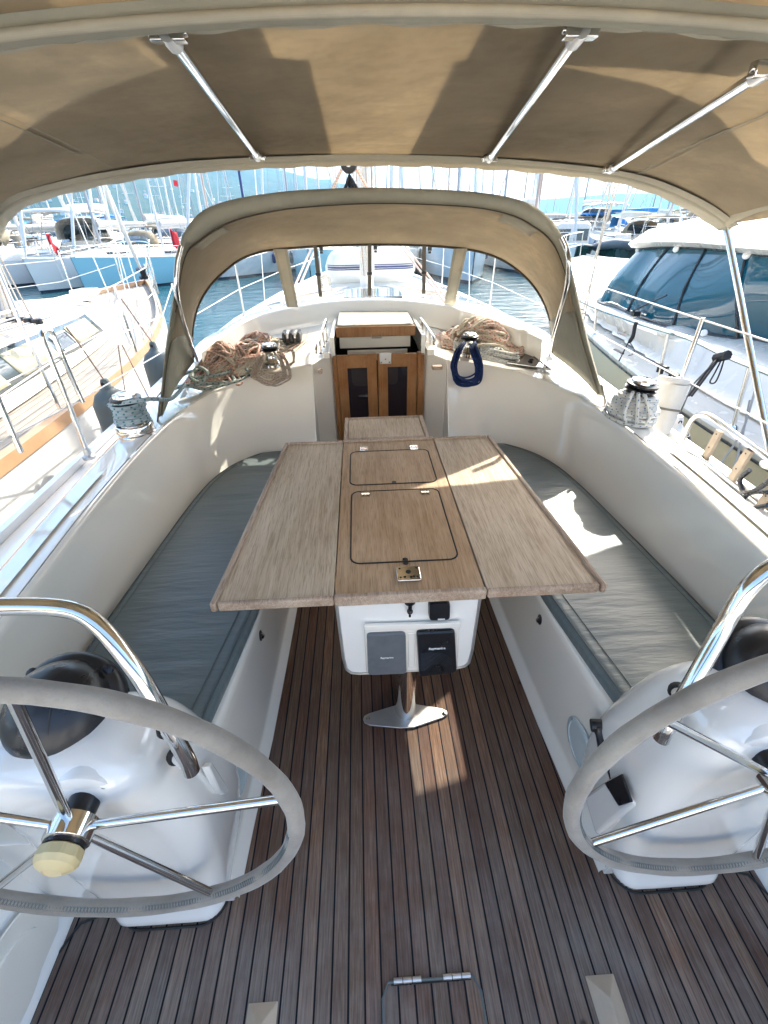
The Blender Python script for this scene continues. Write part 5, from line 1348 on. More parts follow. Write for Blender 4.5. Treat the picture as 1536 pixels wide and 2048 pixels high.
tangle('rope_tangle', 'small heap of white rope just aft of the red and white hank on the right', Vector((.72, 2.92, .9)), .20, .08, .06, 4, .0075, ['rope_wb', 'rope_cream'], 43, 'heaps of rope under the sprayhood', 5, keepR)
t = thing('loose_line', 'red and white line led across the right of the cabin top towards the hatch window', 'rope', tuple(lay(1000, 680)))
mb = MB(); mb.tube(crom([lay(948, 672), lay(985, 680), lay(1018, 690), lay(1050, 702), lay(1080, 702), lay(1085, 695), lay(1068, 682), lay(1045, 668), lay(1020, 655)], 6), .0075, 7); mb.build('rope_strand', 'rope_red', t, angle=80)
mb = MB(); mb.tube(crom([lay(905, 668), lay(880, 660), lay(900, 645), lay(930, 632)], 6), .0075, 7); mb.build('rope_strand', 'rope_cream', t, angle=80)
mb = MB(); mb.tube(crom([lay(950, 660), lay(990, 668), lay(1010, 678), lay(985, 684), lay(960, 676)], 6), .0065, 7); mb.build('rope_strand', 'rope_tan', t, angle=80)
# smoked cabin-top window with steel frame on the right
cw = thing('deck_hatch', 'smoked deck hatch with steel frame set in the right of the cabin top', 'deck hatch', tuple(lay(1040, 730)))
qd = [lay(975, 690, .022), lay(1015, 728, .022), lay(1102, 741, .022), lay(1055, 706, .022)]
mb = MB(); mb.slab(qd, (0, 0, .006)); mb.build('hatch_pane', 'doorglass', cw, bevel=.002)
mb = MB(); mb.tube([p+Vector((0, 0, .007)) for p in qd], .004, 8, closed=True); mb.build('hatch_frame', 'chrome', cw)
mb = MB(); q = lay(1062, 721, .03); mb.box(q-Vector((.014, .008, .0)), q+Vector((.014, .008, .012))); mb.build('hatch_handle', 'black', cw, bevel=.003)
cw = thing('deck_hatch', 'dark deck hatch partly under the rope heap on the left of the cabin top', 'deck hatch', tuple(lay(460, 750)))
qd = [lay(425, 748, .02), lay(440, 764, .02), lay(512, 750, .02), lay(506, 735, .02)]
mb = MB(); mb.slab(qd, (0, 0, .006)); mb.build('hatch_pane', 'doorglass', cw, bevel=.002)
# lines emerging from the garage on both sides
for i in range(3):
    t = thing('control_line', ['pale line nearest the hatch feeding the left clutches', 'middle pale line feeding the left clutches', 'outer pale line feeding the left clutches'][i], 'rope', tuple(lay(600+8*i, 690)), 'lines at the left clutches')
    mb = MB(); mb.tube(crom([lay(560+14*i, 700+2*i), lay(580+10*i, 692), lay(604+7*i, 678), lay(610+10*i, 655), lay(625+9*i, 648)], 5), .006, 7); mb.build('rope_strand', ['rope_cream', 'rope_pink', 'rope_cream'][i], t, angle=80)

# ================================================================== OWN DECK GEAR
def lifeline_set(sg, ys, nm_lab):
    side = 'port' if sg < 0 else 'starboard'
    prev = None; first = True; tops = []
    for y in ys:
        x = (edge_(y)-.05)*sg; zb = ez_(y)+.03
        t = thing('stanchion', 'stainless lifeline stanchion on the %s side deck, number %s from the cockpit' % (side, ['one', 'two', 'three', 'four', 'five', 'six'][ys.index(y)]), 'stanchion', (x, y, zb), 'stanchions of our own yacht')
        mb = MB(); mb.tube([(x, y, zb), (x+.01*sg, y, zb+.62)], .0115, 10); mb.build('post', 'chrome', t)
        mb = MB(); mb.lathe([(.03, -.01), (.03, .004), (.018, .012), (.016, .05)], (x, y, zb), seg=14); mb.build('post_base', 'steelplate', t)
        tops.append(Vector((x+.01*sg, y, zb+.61)))
    return tops
def edge_(y): return interp([(-1.2, 1.52), (0, 1.58), (2, 1.66), (4, 1.72), (6, 1.64), (8, 1.36), (10, .88), (11.5, .35), (12.4, .04)], y)
def ez_(y): return interp([(-1.2, .50), (3, .50), (8, .60), (12.4, .74)], y)
tops = lifeline_set(1, [2.36, 4.2, 6.2, 8.2, 10.0], 0)
for hz, nm in ((.0, 'upper'), (-.30, 'lower')):
    mb = MB(); pts = [Vector((1.60, -.6, 1.10+hz))]+[p+Vector((0, 0, hz)) for p in tops]+[Vector((.35, 11.8, 1.38+hz))]
    mb.tube(pts, .0045, 6); one('lifeline', mb, 'mastwhite', nm+' white lifeline along the starboard side of our yacht', 'lifeline', tuple(pts[1]))
tl = lifeline_set(-1, [4.3, 6.2, 8.2, 10.0], 0)
# port gate: doubled U stanchion
g0 = Vector((-1.60, 2.25, .53)); 
t = thing('gate_stanchion', 'tall U-shaped stainless gate stanchion on the left side deck just forward of the winch', 'stanchion', tuple(g0))
pa = [P(178, 913, x=-1.6), P(130, 790, x=-1.61), P(97, 707, x=-1.62), P(84, 672, x=-1.62), P(88, 661, x=-1.62), P(97, 659, x=-1.62), P(106, 668, x=-1.62), P(125, 712, x=-1.61), P(150, 770, x=-1.61), P(166, 805, x=-1.60)]
mb = MB(); mb.tube(crom(pa, 5), .0125, 12); mb.build('hoop', 'chrome', t)
mb = MB(); mb.lathe([(.032, -.01), (.032, .004), (.02, .014), (.017, .05)], pa[0], seg=14); mb.build('post_base', 'steelplate', t)
st2 = thing('gate_stanchion', 'leaning stainless stanchion at the left edge of the photo beyond the coaming', 'stanchion', tuple(P(40, 905, x=-1.62)))
mb = MB(); mb.tube([P(42, 905, x=-1.60), P(0, 808, x=-1.62), P(-25, 745, x=-1.62)], .0125, 12); mb.build('post', 'chrome', st2)
A1 = P(97, 728, x=-1.615); 
for pts, nm in (([P(-120, 790, x=-1.62), P(0, 793, x=-1.62), A1, P(240, 665, x=-1.62), tl[0]], 'upper white lifeline on the left side running past the gate stanchion'), ([P(-90, 930, x=-1.61), P(0, 885, x=-1.61), P(160, 800, x=-1.615), P(322, 706, x=-1.62), tl[0]+Vector((0, 0, -.3))], 'lower white lifeline on the left side passing behind the winch')):
    if nm.startswith('upper'): pts = [P(-120, 855, x=-1.62), P(0, 794, x=-1.62), A1, P(325, 632, x=-1.66)]
    mb = MB(); mb.tube(pts+([p+Vector((0, 0, 0 if nm.startswith('upper') else -.3)) for p in tl[(0 if nm.startswith('upper') else 1):]]), .0045, 6); one('lifeline', mb, 'mastwhite', nm, 'lifeline', tuple(pts[1]))
# bow pulpit
t = thing('pulpit', 'stainless bow pulpit of our own yacht seen beyond the dinghy', 'pulpit', (0, 11.8, .74))
mb = MB(); mb.tube(crom([(-.42, 11.0, 1.35), (-.25, 11.9, 1.38), (0, 12.3, 1.38), (.25, 11.9, 1.38), (.42, 11.0, 1.35)], 5), .013, 8)
for x, y in ((-.42, 11.0), (.42, 11.0), (-.2, 12.0), (.2, 12.0)): mb.tube([(x, y, 1.36), (x*1.1, y-.05, .72)], .012, 8)
mb.build('tube_frame', 'chrome', t)
# dinghy stowed across the foredeck
dg = thing('dinghy', 'white inflatable dinghy with navy stripes stowed upright on our foredeck behind the mast', 'dinghy', (0, 8, .65))
def dpoint(a, s, k):
    return None
cL, cR = P(650, 540, y=8.2).x, P(832, 540, y=8.2).x
for sg, x0, x1 in ((-1, cL, .06), (1, .10, cR)):
    rows = []
    n_ = 14
    for i in range(n_+1):
        t_ = i/n_; x = x0+(x1-x0)*t_
        e = (1-abs(t_*2-1)**3.2) if 0 else 1
        outer = t_ if sg < 0 else 1-t_
        r = .30*min(1, (1-(1-min(1, outer*2.6))**2)**.5 if outer < .385 else 1)+.0
        r = max(r, .04)
        rows.append([Vector((x, 8.35+r*1.15*math.cos(a), .93+r*.95*math.sin(a))) for a in [2*PI*k/28 for k in range(28)]])
    mb = MB(); mb.loft(rows, closed=True, caps=True); tbx = mb.build('inflated_tube', 'rib', dg, angle=70)
    for zz, hh in ((.965, .013), (.935, .008), (.995, .006)):
        mb = MB(); band = []
        for row in rows:
            c_ = sum(row, Vector())/len(row); ry = max(p.y for p in row)-c_.y; rz = max(p.z for p in row)-c_.z
            s1 = []
            for q in (zz-hh, zz+hh):
                v = max(-1, min(1, (q-.93)/max(rz, .05))); s1.append(Vector((c_.x, c_.y-ry*math.sqrt(max(0, 1-v*v))-.004, q)))
            band.append(s1)
        mb.loft(band[1:-1]); mb.build('navy_stripe', 'navy', tbx, solid=.002)
    rows = [[Vector((p.x*.93, p.y+.05, .69+(p.z-.93)*.35)) for p in r] for r in rows]
    mb = MB(); mb.loft(rows, closed=True, caps=True); mb.build('hull_bottom', 'rib', dg)
mb = MB(); mb.tube(crom([P(645, 575, y=7.9), P(640, 560, y=7.85), P(655, 552, y=7.85), P(660, 570, y=7.9)], 4), .03, 8); mb.build('tow_line', 'rope_cream', dg)
# coachroof hatches and rope organisers ahead of the sprayhood
t = thing('foredeck_hatch', 'smoked coachroof hatch just ahead of the sprayhood window', 'deck hatch', (0, 4.6, 1.0))
mb = MB(); mb.prism(rrect(.02, 4.75, .27, .30, .05), zt(0, 4.75)-.02, zt(0, 4.75)+.02); mb.build('hatch_pane', 'winddark', t, bevel=.004)
for sg in (-1, 1):
    t = thing('rope_organiser', ('port' if sg < 0 else 'starboard')+' rope organiser with lines leading aft on the coachroof', 'rope organiser', (.75*sg, 5.0, zt(.75, 5)), 'rope organisers')
    mb = MB(); z_ = zt(.7, 5)
    mb.box(((.50 if sg > 0 else -.90), 4.95, z_-.01), ((.90 if sg > 0 else -.50), 5.05, z_+.035)); mb.build('organiser_body', 'alu', t, bevel=.01)
    for k in range(5):
        mb = MB(); x = (.55+.075*k)*sg; mb.tube([(x*.45, 6.2, zt(x*.4, 6.2)+.02), (x, 5, z_+.04), (x*.95, 4.2, zt(x, 4.2)+.015), (x*.92, 3.55, zt(x, 3.55)+.01)], .008, 6); mb.build('led_line', ['rope_wb', 'rope_red', 'rope_cream', 'rope_tan', 'rope_red'][k], t)
for sd, a, b in (('left', (622, 497), (583, 588)), ('right', (805, 497), (893, 608))):
    for k in range(2):
        p, q = P(a[0]+9*k, a[1], y=5.6), P(b[0]+9*k, b[1], y=4.4)
        mb = MB(); mb.tube([q, p, p+(p-q)*.6], .010, 6); one('jib_sheet_line', mb, 'rope_red', ['outer', 'inner'][k]+' red and white line slanting across the '+sd+' part of the front window', 'rope', tuple(q), 'slanting lines beyond the front window')
# ---- starboard rail gear
c0 = P(1325, 790, x=1.52)
t = thing('lifesling_container', 'grimy white PVC rescue-sling container strapped to the starboard rail', 'container', tuple(c0))
b0, b1 = P(1312, 862, x=1.53), P(1345, 768, x=1.57)
d = (b1-b0).normalized(); s = Vector((0, 1, 0)); s = (s-d*s.dot(d)).normalized(); f = d.cross(s)
rows = []
for k, (q, a_, b_) in enumerate(((b0, .075, .05), (b0.lerp(b1, .5), .085, .055), (b1, .085, .055))):
    rows.append([q+s*a_*math.copysign(abs(math.cos(th))**.6, math.cos(th))+f*b_*math.copysign(abs(math.sin(th))**.6, math.sin(th)) for th in [2*PI*i/24 for i in range(24)]])
mb = MB(); mb.loft(rows, closed=True, caps=True); mb.build('container_body', 'fabric_white', t, angle=50)
mb = MB(); mb.tube([b1+d*.0, b1+d*.035], .078, 20); mb.build('container_lid', 'fabric_white', t, bevel=.01)
mb = MB(); mb.tube([rows[1][i] for i in range(24)], .006, 6, closed=True); mb.build('container_strap', 'greyweb', t)
# stowed steel hoop with teak treads
t = thing('boarding_ladder', 'folded steel boarding ladder with pale teak treads on the starboard rail', 'ladder', tuple(P(1400, 830, x=1.6)))
up = [P(1362, 885, x=1.56), P(1378, 850, x=1.57), P(1390, 834, x=1.58), P(1405, 829, x=1.585), P(1425, 835, x=1.59), P(1470, 868, x=1.60), P(1536, 916, x=1.60), P(1620, 980, x=1.60)]
mb = MB(); mb.tube(crom(up, 6), .014, 12); mb.build('ladder_hoop', 'chrome', t)
lo = [P(1362, 885, x=1.56)+Vector((0, 0, -.03)), P(1420, 930, x=1.60), P(1536, 1022, x=1.62), P(1600, 1075, x=1.62)]
mb = MB(); mb.tube(lo, .016, 10); mb.build('lower_tube', 'chrome', t)
for a, b in (((1436, 862), (1404, 920)), ((1496, 900), (1454, 966)), ((1560, 950), (1510, 1024))):
    p, q = P(*a, x=1.585), P(*b, x=1.60); w_ = Vector((0, -.016, 0))
    mb = MB(); mb.slab([p-w_*1.2, p+w_*1.2, q+w_*1.2, q-w_*1.2], (.02, 0, 0)); o = mb.build('teak_tread', 'paleteak', t, bevel=.003)
    mb = MB()
    for f_ in (.1, .55, .9): mb.lathe([(.004, 0), (.004, .001), (0, .0015)], p.lerp(q, f_), (-1, 0, 0), 8)
    mb.build('tread_screws', 'black', o)
for i, g in enumerate(([(1500, 940), (1480, 960), (1490, 985), (1520, 975), (1540, 960)], [(1536, 985), (1505, 985), (1485, 1000), (1500, 1015), (1536, 1010)])):
    mb = MB(); mb.tube(crom([P(u, v, x=1.52+.03*i) for u, v in g], 5), .010, 8); one('shore_power_cable', mb, 'black', ['upper', 'lower'][i]+' loop of black cable hanging at the right edge below the ladder', 'cable', tuple(P(1500, 960, x=1.52)), 'cable loops')
# fenders hung between our yacht and the neighbours
def fender(top, L_, r, mat, label, rope_to, capmat=None, grp='fenders'):
    t = thing('fender', label, 'fender', tuple(top), grp)
    mb = MB(); z = top
    mb.lathe([(0, 0), (.02, -.002), (.028, -.02), (.03, -.05), (.05, -.075), (r*.75, -.10), (r, -.16), (r, -L_+.12), (r*.8, -L_+.05), (.03, -L_), (0, -L_)], z, (0, 0, 1), 24); mb.build('fender_body', mat, t)
    if capmat:
        mb = MB(); mb.lathe([(.0, .006), (.024, .004), (.034, -.02), (.036, -.05), (.055, -.077), (r*.77, -.102)], z, (0, 0, 1), 24); mb.build('fender_cap', capmat, t)
    mb = MB(); mb.lathe([(.012, -.004), (.012, .004)], z+Vector((0, -.03, -.028)), (0, 1, 0), 14); mb.build('eye', 'dark' if not capmat else 'dark', t)
    mb = MB(); mb.tube([z+Vector((0, 0, -.01))]+[Vector(p) for p in rope_to], .005, 6); mb.build('lanyard', 'rope_brown' if not capmat else 'blackcloth', t)
    return t
fender(P(207, 757, x=-1.78), .75, .115, 'fendergrey', 'grey-green fender hanging just behind the left winch, nearer the camera', [P(160, 690, x=-1.70), P(133, 655, x=-1.66)])
fender(P(304, 683, x=-1.82), .75, .115, 'fendergrey', 'grey-green fender hanging farther forward beside the sprayhood on the left', [P(292, 668, x=-1.78), P(243, 598, x=-1.75)])
fender(P(1357, 832, x=1.78), .7, .12, 'black', 'black fender with white cap hanging by a black line beyond the ladder', [P(1385, 770, x=1.95), P(1440, 712, x=2.2)], 'plasticwhite')
for i, ((a, b), (c_, d_)) in enumerate((((236, 690), (250, 783)), ((244, 690), (300, 800)))):
    mb = MB(); mb.tube([P(a, b, x=-1.64), P((a+c_)/2, (b+d_)/2, x=-1.66), P(c_, d_, x=-1.66)], .004, 6); one('fender_line', mb, 'rope_brown', ['shorter', 'longer slanting'][i]+' brown fender line tied to the left lifeline', 'rope', tuple(P(a, b, x=-1.64)), 'fender lines on the left')
t = thing('bungee_hook', 'small black webbing loop on the motor yacht rail, just below its windscreen', 'strap', tuple(P(1270, 660, x=2.4)))
q = [P(1268, 650, x=2.38), P(1262, 668, x=2.38), P(1258, 680, x=2.38)]
mb = MB(); mb.tube(crom([P(1274, 644, x=2.38), P(1270, 652, x=2.38), P(1266, 672, x=2.38), P(1258, 685, x=2.38)], 4), [.012]+[.017]*8+[.018]*3+[.012]*1, 8); mb.build('strap_bundle', 'blackcloth', t)
mb = MB(); mb.tube([P(1258, 682, x=2.38), P(1238, 722, x=2.38)], .006, 6); mb.tube(crom([P(1260, 685, x=2.38), P(1268, 698, x=2.38), P(1266, 708, x=2.38), P(1257, 711, x=2.38)], 4), .004, 6); mb.build('strap_tail', 'blackcloth', t)
t = thing('hanging_strap', 'black doubled strap and cord looped over the motor yacht rail above the black fender', 'strap', tuple(P(1440, 712, x=2.2)))
mb = MB(); mb.tube([P(1432, 716, x=2.2), P(1456, 710, x=2.2)], .03, 8); mb.build('strap_knot', 'blackcloth', t)
mb = MB(); mb.tube(crom([P(1445, 715, x=2.19), P(1430, 745, x=2.19), P(1420, 764, x=2.19), P(1430, 765, x=2.19), P(1440, 745, x=2.19), P(1448, 720, x=2.19)], 5), .005, 6); mb.build('cord_loop', 'blackcloth', t)
for dx in (-3, 3):
    mb = MB(); mb.tube([P(1436+dx, 716, x=2.2), P(1380+dx, 792, x=2.0)], .008, 6); mb.build('strap_leg', 'blackcloth', t)

# ================================================================== LEFT NEIGHBOUR
nb = thing('neighbour_yacht', 'large white sailing yacht with pale teak deck and grey window band, alongside on the left', 'sailing yacht', (-4.1, 3, -.75))
# our-side rail outline
rail = [Vector((-2.02, -3.0, .48)), Vector((-2.10, 0, .48)), Vector((-2.13, 2.2, .48)), Vector((-2.18, 3.4, .49)), Vector((-2.27, 4.4, .50)), Vector((-2.42, 5.3, .51)), Vector((-2.70, 6.4, .53)), Vector((-3.05, 7.4, .56)), Vector((-3.5, 8.5, .60)), Vector((-3.95, 9.5, .64)), Vector((-4.15, 9.9, .66))]
rail = crom(rail, 5); CXN = -4.2
other = [Vector((2*CXN-p.x, p.y, p.z)) for p in rail]
rows = []
for p, q in zip(rail, other):
    n_ = 28; rows.append([p+Vector((-.07 if p.y < 9.6 else 0, 0, -.035))+(q-p)*(k/n_)*.985 for k in range(n_+1)])
mb = MB(); mb.loft(rows)
o = mb.build('teak_deck', 'deckteak', nb, angle=60)
# UV so that planks follow the rail
me = o.data; n_ = 29
for pl in me.polygons:
    for li, vi in zip(pl.loop_indices, pl.vertices):
        r_, c_ = divmod(vi, n_); p = me.vertices[vi].co; rl = rail[r_]
        me.uv_layers[0].data[li].uv = (abs(p.x+nb.location.x-rl.x), p.y)
for rl, s in ((rail, 1), (other, -1)):
    # topsides
    rows = [[p+Vector((0, 0, -.02)), p+Vector((.02*s, 0, -.25)), p+Vector((.0, 0, -.7)), p+Vector((-.12*s, 0, -1.35))] for p in rl]
    mb = MB(); mb.loft(rows); mb.build('topsides', 'hullwhite', nb)
    rows = [[p+Vector((-.075*s, 0, -.03)), p+Vector((-.065*s, 0, .035)), p+Vector((-.0, 0, .035)), p+Vector((.012*s, 0, -.04))] for p in rl]
    for a, b in ((0, len(rows)),):
        mb = MB(); mb.loft(rows[a:b], closed=True, caps=True); mb.build('toe_rail', 'teakrail', nb, angle=30)
# cabin
def zc(y): return interp([(-3, .93), (4, .88), (6, .80), (7.6, .66)], y)
lo = [Vector((-2.55, -3, .46)), Vector((-2.62, 1.5, .46)), Vector((-2.66, 3.0, .47)), Vector((-2.82, 4.4, .48)), Vector((-3.02, 5.6, .49)), Vector((-3.35, 6.6, .50)), Vector((-3.9, 7.5, .52)), Vector((-4.2, 7.7, .52))]
lo = crom(lo, 5); rows = []
for p in lo:
    t_ = max(0, min(1, (CXN-p.x)/(CXN+2.5)))
    h_ = zc(p.y)-p.z
    dx = lambda a: Vector((-a if p.x > CXN+.1 else 0, 0, 0))
    rows.append([p, p+dx(.06)+Vector((0, 0, h_*.18)), p+dx(.20)+Vector((0, -.03, h_*.80)), p+dx(.30)+Vector((0, -.06, h_*.97)), p+dx(.45)+Vector((0, -.1, h_*1.04)), Vector((min(p.x-.5, CXN+.8) if p.x > CXN+.9 else CXN, p.y-.15, zc(p.y)+.06)), Vector((CXN, p.y-.2, zc(p.y)+.08))])
full = [r+[Vector((2*CXN-q.x, q.y, q.z)) for q in r[::-1][1:]] for r in rows]
mb = MB(); mb.loft(full); mb.build('cabin', 'gelo', nb, angle=50)
# grey window band along the near cabin side, with curtained panes
def cabpt(t_, h_, out=.004):
    i = t_*(len(lo)-1); i0 = min(len(lo)-2, int(i)); g = i-i0
    a = rows[i0][1].lerp(rows[i0+1][1], g); b = rows[i0][2].lerp(rows[i0+1][2], g)
    return a.lerp(b, h_)+Vector((out, 0, out*.4))
def tsel(y):
    for i in range(len(lo)-1):
        if lo[i].y <= y <= lo[i+1].y: return (i+(y-lo[i].y)/(lo[i+1].y-lo[i].y))/(len(lo)-1)
    return 0
def band(y0, y1, h0, h1, mat, nm, par, out, n_=12, slant=0):
    g = []
    for k in range(n_+1):
        y = y0+(y1-y0)*k/n_
        g.append([cabpt(tsel(y-slant*(k/n_)), h0, out), cabpt(tsel(y), h1, out)])
    if slant: g[-1][0] = cabpt(tsel(y1), h0, out); g[-1][1] = cabpt(tsel(y1-slant), h1, out)
    mb = MB(); mb.loft(g); return mb.build(nm, mat, par, solid=.004)
wb = band(-2.5, 5.75, .02, .98, 'greywin', 'window_band', nb, .006, 24)
for (y0, y1) in ((2.75, 3.55), (3.75, 4.45), (4.95, 5.6), (0.6, 1.8), (-1.5, -.3)):
    band(y0, y1, .16, .86, 'curtain', 'curtained_pane', wb, .010)
for yc in (2.35, 4.72):
    q = [cabpt(tsel(yc+dy), hh, .018) for dy, hh in ((-.16, .2), (.16, .2), (.16, .75), (-.16, .75))]
    mb = MB(); mb.tube(q, .010, 8, closed=True); f = mb.build('opening_port', 'alu', nb)
    q = [cabpt(tsel(yc+dy), hh, .014) for dy, hh in ((-.15, .22), (.15, .22), (.15, .73), (-.15, .73))]
    mb = MB(); mb.slab(q, (.003, 0, .001)); mb.build('port_glass', 'winddark', f)
# grab rails, vents, mast with lines
gr = [Vector((-3.0, 1.0, .98)), Vector((-3.05, 3.0, 1.0)), Vector((-3.25, 4.9, .96)), Vector((-3.45, 5.9, .92))]
mb = MB(); mb.tube(crom(gr, 5), .014, 8)
for p in crom(gr, 3)[::2]: mb.tube([p, p-Vector((0, 0, .10))], .012, 6)
mb.build('grab_rail', 'alu', nb)
mb = MB(); mb.slab([(-3.62, 6.2, .87), (-3.3, 6.2, .87), (-3.36, 6.45, .87), (-3.58, 6.45, .87)], (0, 0, .07)); mb.build('deck_vent', 'gel', nb, bevel=.02)
mst = MB(); mst.tube([P(35, 655, z=.95), P(0, 545, y=P(35, 655, z=.95).y), P(-60, 330, y=P(35, 655, z=.95).y)+Vector((0, 0, 3))], .12, 16)
mb = MB(); bx = P(8, 625, z=.95); bx = Vector((bx.x, bx.y, .85)); 
mb.tube([bx, bx+Vector((0, 0, 14))], .11, 16); mb.build('mast', 'mastwhite', nb)
for i in range(6):
    mb = MB(); mb.tube([bx+Vector((.05+.07*i, -.12-.03*i, .08)), bx+Vector((.12, -.02, .6+.1*i)), bx+Vector((.12, 0, 9))], .008, 6); mb.build('halyard', ['mastgrey', 'rope_cream', 'rope_tan'][i % 3], nb)
    mb = MB(); mb.tube([bx+Vector((.1+.1*i, -.15, .08)), bx+Vector((.20+.05*i, -.6-.1*i, .07)), bx+Vector((.05+.05*i, -2.2, .10))], .008, 6); mb.build('led_line', ['rope_pink', 'mastgrey', 'rope_cream'][i % 3], nb)
for i in range(4):
    q = bx+Vector((.25+.10*i, -.30-.05*i, .09)); mb = MB(); mb.lathe([(.035, -.02), (.04, 0), (.035, .02)], q, (0, 0, 1), 14); mb.build('turning_block', 'black', nb)
# rigging and lifelines of the neighbour
for a, b in (((262, 690), (180, 500)), ((292, 690), (236, 500)), ((304, 672), (222, 400)), ((274, 690), (246, 560))):
    p = P(a[0], a[1], x=-2.45 if a[0] > 290 else -2.35); q = P(b[0], b[1], y=p.y+.15)
    mb = MB(); mb.tube([p, p+(q-p)*5], .0055, 6); mb.build('shroud', 'alu', nb)
    mb = MB(); mb.tube([p, p+(q-p).normalized()*.28], .011, 8); mb.build('turnbuckle', 'alu', nb)
prev = None
for (u, v, uu, vv) in ((207, 700, 165, 590), (284, 697, 244, 600), (320, 655, 302, 575), (330, 600, 322, 545)):
    pass
nst = [(-2.2, 3.1), (-2.32, 4.7), (-2.8, 6.7), (-3.45, 8.4)]
tp = []
for x, y in nst:
    z0 = .52; mb = MB(); mb.tube([(x, y, z0), (x-.02, y, z0+.62)], .012, 8); mb.build('stanchion', 'chrome', nb); tp.append(Vector((x-.02, y, z0+.61)))
for dz in (0, -.3):
    mb = MB(); mb.tube([Vector((-2.12, -1, 1.1+dz))]+[p+Vector((0, 0, dz)) for p in tp]+[Vector((-3.9, 9.3, 1.3+dz))], .005, 6); mb.build('lifeline', 'mastwhite', nb)
    mb = MB(); mb.tube([Vector((2*CXN-p.x, p.y, p.z+dz)) for p in tp]+[Vector((-4.4, 9.3, 1.3+dz))], .005, 6); mb.build('lifeline', 'mastwhite', nb)
mb = MB(); mb.tube(crom([(-3.5, 8.6, 1.22), (-3.8, 9.5, 1.3), (-4.2, 9.95, 1.32), (-4.6, 9.5, 1.3), (-4.9, 8.6, 1.22)], 5), .014, 8)
for x, y in ((-3.5, 8.6), (-3.9, 9.6), (-4.5, 9.6), (-4.9, 8.6)): mb.tube([(x, y, 1.26), (x, y, .6)], .013, 8)
mb.build('pulpit', 'chrome', nb)
fs = Vector((-4.15, 9.8, .7)); hd = P(150, 330, y=6.5)
mb = MB(); mb.tube([fs, fs+(Vector((-4.2, 4.2, 14))-fs)*.12, Vector((-4.2, 4.2, 14))], [.02, .055, .05], 10); mb.build('furled_sail', 'mastwhite', nb)
mb = MB(); mb.lathe([(.0, 0), (.10, .0), (.10, .02), (.05, .04), (.05, .12), (.10, .14), (.10, .16), (0, .17)], fs+Vector((0, 0, .05)), (0, -.38, 1), 18); mb.build('furling_drum', 'black', nb)
# cockpit-end shadow casters: its own boom with cover
mb = MB(); mb.tube([bx+Vector((0, -.1, 1.4)), bx+Vector((-.2, -6, 1.5))], .13, 12); mb.build('boom_cover', 'canvas_grey', nb)

# ================================================================== RIGHT NEIGHBOUR: MOTOR YACHT
my = thing('motor_yacht', 'big white motor yacht with dark teal wraparound windscreen moored alongside on the right', 'motor yacht', (5, 4, -.75))
edgeM = crom([Vector((2.42, -4, .20)), Vector((2.44, 0, .22)), Vector((2.50, 2.6, .25)), Vector((2.56, 4.0, .28)), Vector((2.75, 5.6, .32)), Vector((3.2, 8.0, .38)), Vector((4.0, 10.6, .46)), Vector((5.1, 13.0, .55)), Vector((6.2, 14.2, .60))], 5)
CM = 6.3
rows = [[p, p+Vector((.02, 0, -.10)), p+Vector((.10, 0, -.45)), p+Vector((.3, 0, -1.1))] for p in edgeM]
mb = MB(); mb.loft(rows); mb.build('topsides', 'sandhull', my)
rows = [[Vector((2*CM-p.x, p.y, p.z)) for p in r] for r in rows]
mb = MB(); mb.loft(rows); mb.build('topsides', 'sandhull', my)
rows = [[p+Vector((-.02, 0, -.035)), p+Vector((-.03, 0, 0)), p+Vector((-.01, 0, .03)), p+Vector((.05, 0, .035)), p+Vector((.07, 0, .0))] for p in edgeM]
mb = MB(); mb.loft(rows); mb.build('rubbing_strake', 'gelo', my)
mb = MB(); mb.loft([[p+Vector((-.026, 0, -.055)), p+Vector((-.028, 0, -.035))] for p in edgeM]); mb.build('dark_stripe', 'black', my, solid=.006)
mb = MB(); mb.loft([[p+Vector((.04, 0, .01)), Vector((min(CM, p.x+.9), p.y, p.z+.03)), Vector((CM, p.y, p.z+.08)), Vector((2*CM-p.x, p.y, p.z+.01))] for p in edgeM]); mb.build('side_deck', 'gelo', my)
# superstructure flank, windscreen and roof, from the survey
wl_ = [((1120, 590), 9.2), ((1197, 599), 6.9), ((1284, 637), 5.45), ((1414, 669), 4.55), ((1536, 685), 4.0)]
LOW = [P(1199, 599, y=6.9), P(1240, 618, y=6.0), P(1284, 637, y=5.35), P(1345, 656, y=4.85), P(1414, 669, y=4.4), P(1475, 678, y=4.1), P(1536, 685, y=3.85)]
UP = [P(1285, 496, y=6.4), P(1330, 494, y=5.75), P(1375, 495, y=5.3), P(1420, 497, y=4.95), P(1465, 501, y=4.6), P(1500, 505, y=4.35), P(1536, 511, y=4.1)]
ext = lambda c: c+[c[-1]+Vector((.15, -1.6, 0)), c[-1]+Vector((.15, -3.6, -.0)), c[-1]+Vector((.1, -6, 0))]
LOW, UP = ext(LOW), ext(UP)
# forward faces wrap round to the far side
front_low = [Vector((CM, 8.6, .72)), Vector((4.6, 8.0, .66))]; front_up = [Vector((CM, 7.4, 1.34)), Vector((5.0, 7.05, 1.32))]
LOWc = crom(front_low+LOW, 6); UPc = crom(front_up+UP, 6)
mb = MB(); mb.loft([[a.lerp(b, t_)+Vector((-.05*math.sin(PI*t_), 0, 0)) for t_ in (0, .2, .4, .6, .8, 1)] for a, b in zip(LOWc, UPc)]); mb.build('windscreen', 'yachtglass', my, angle=80)
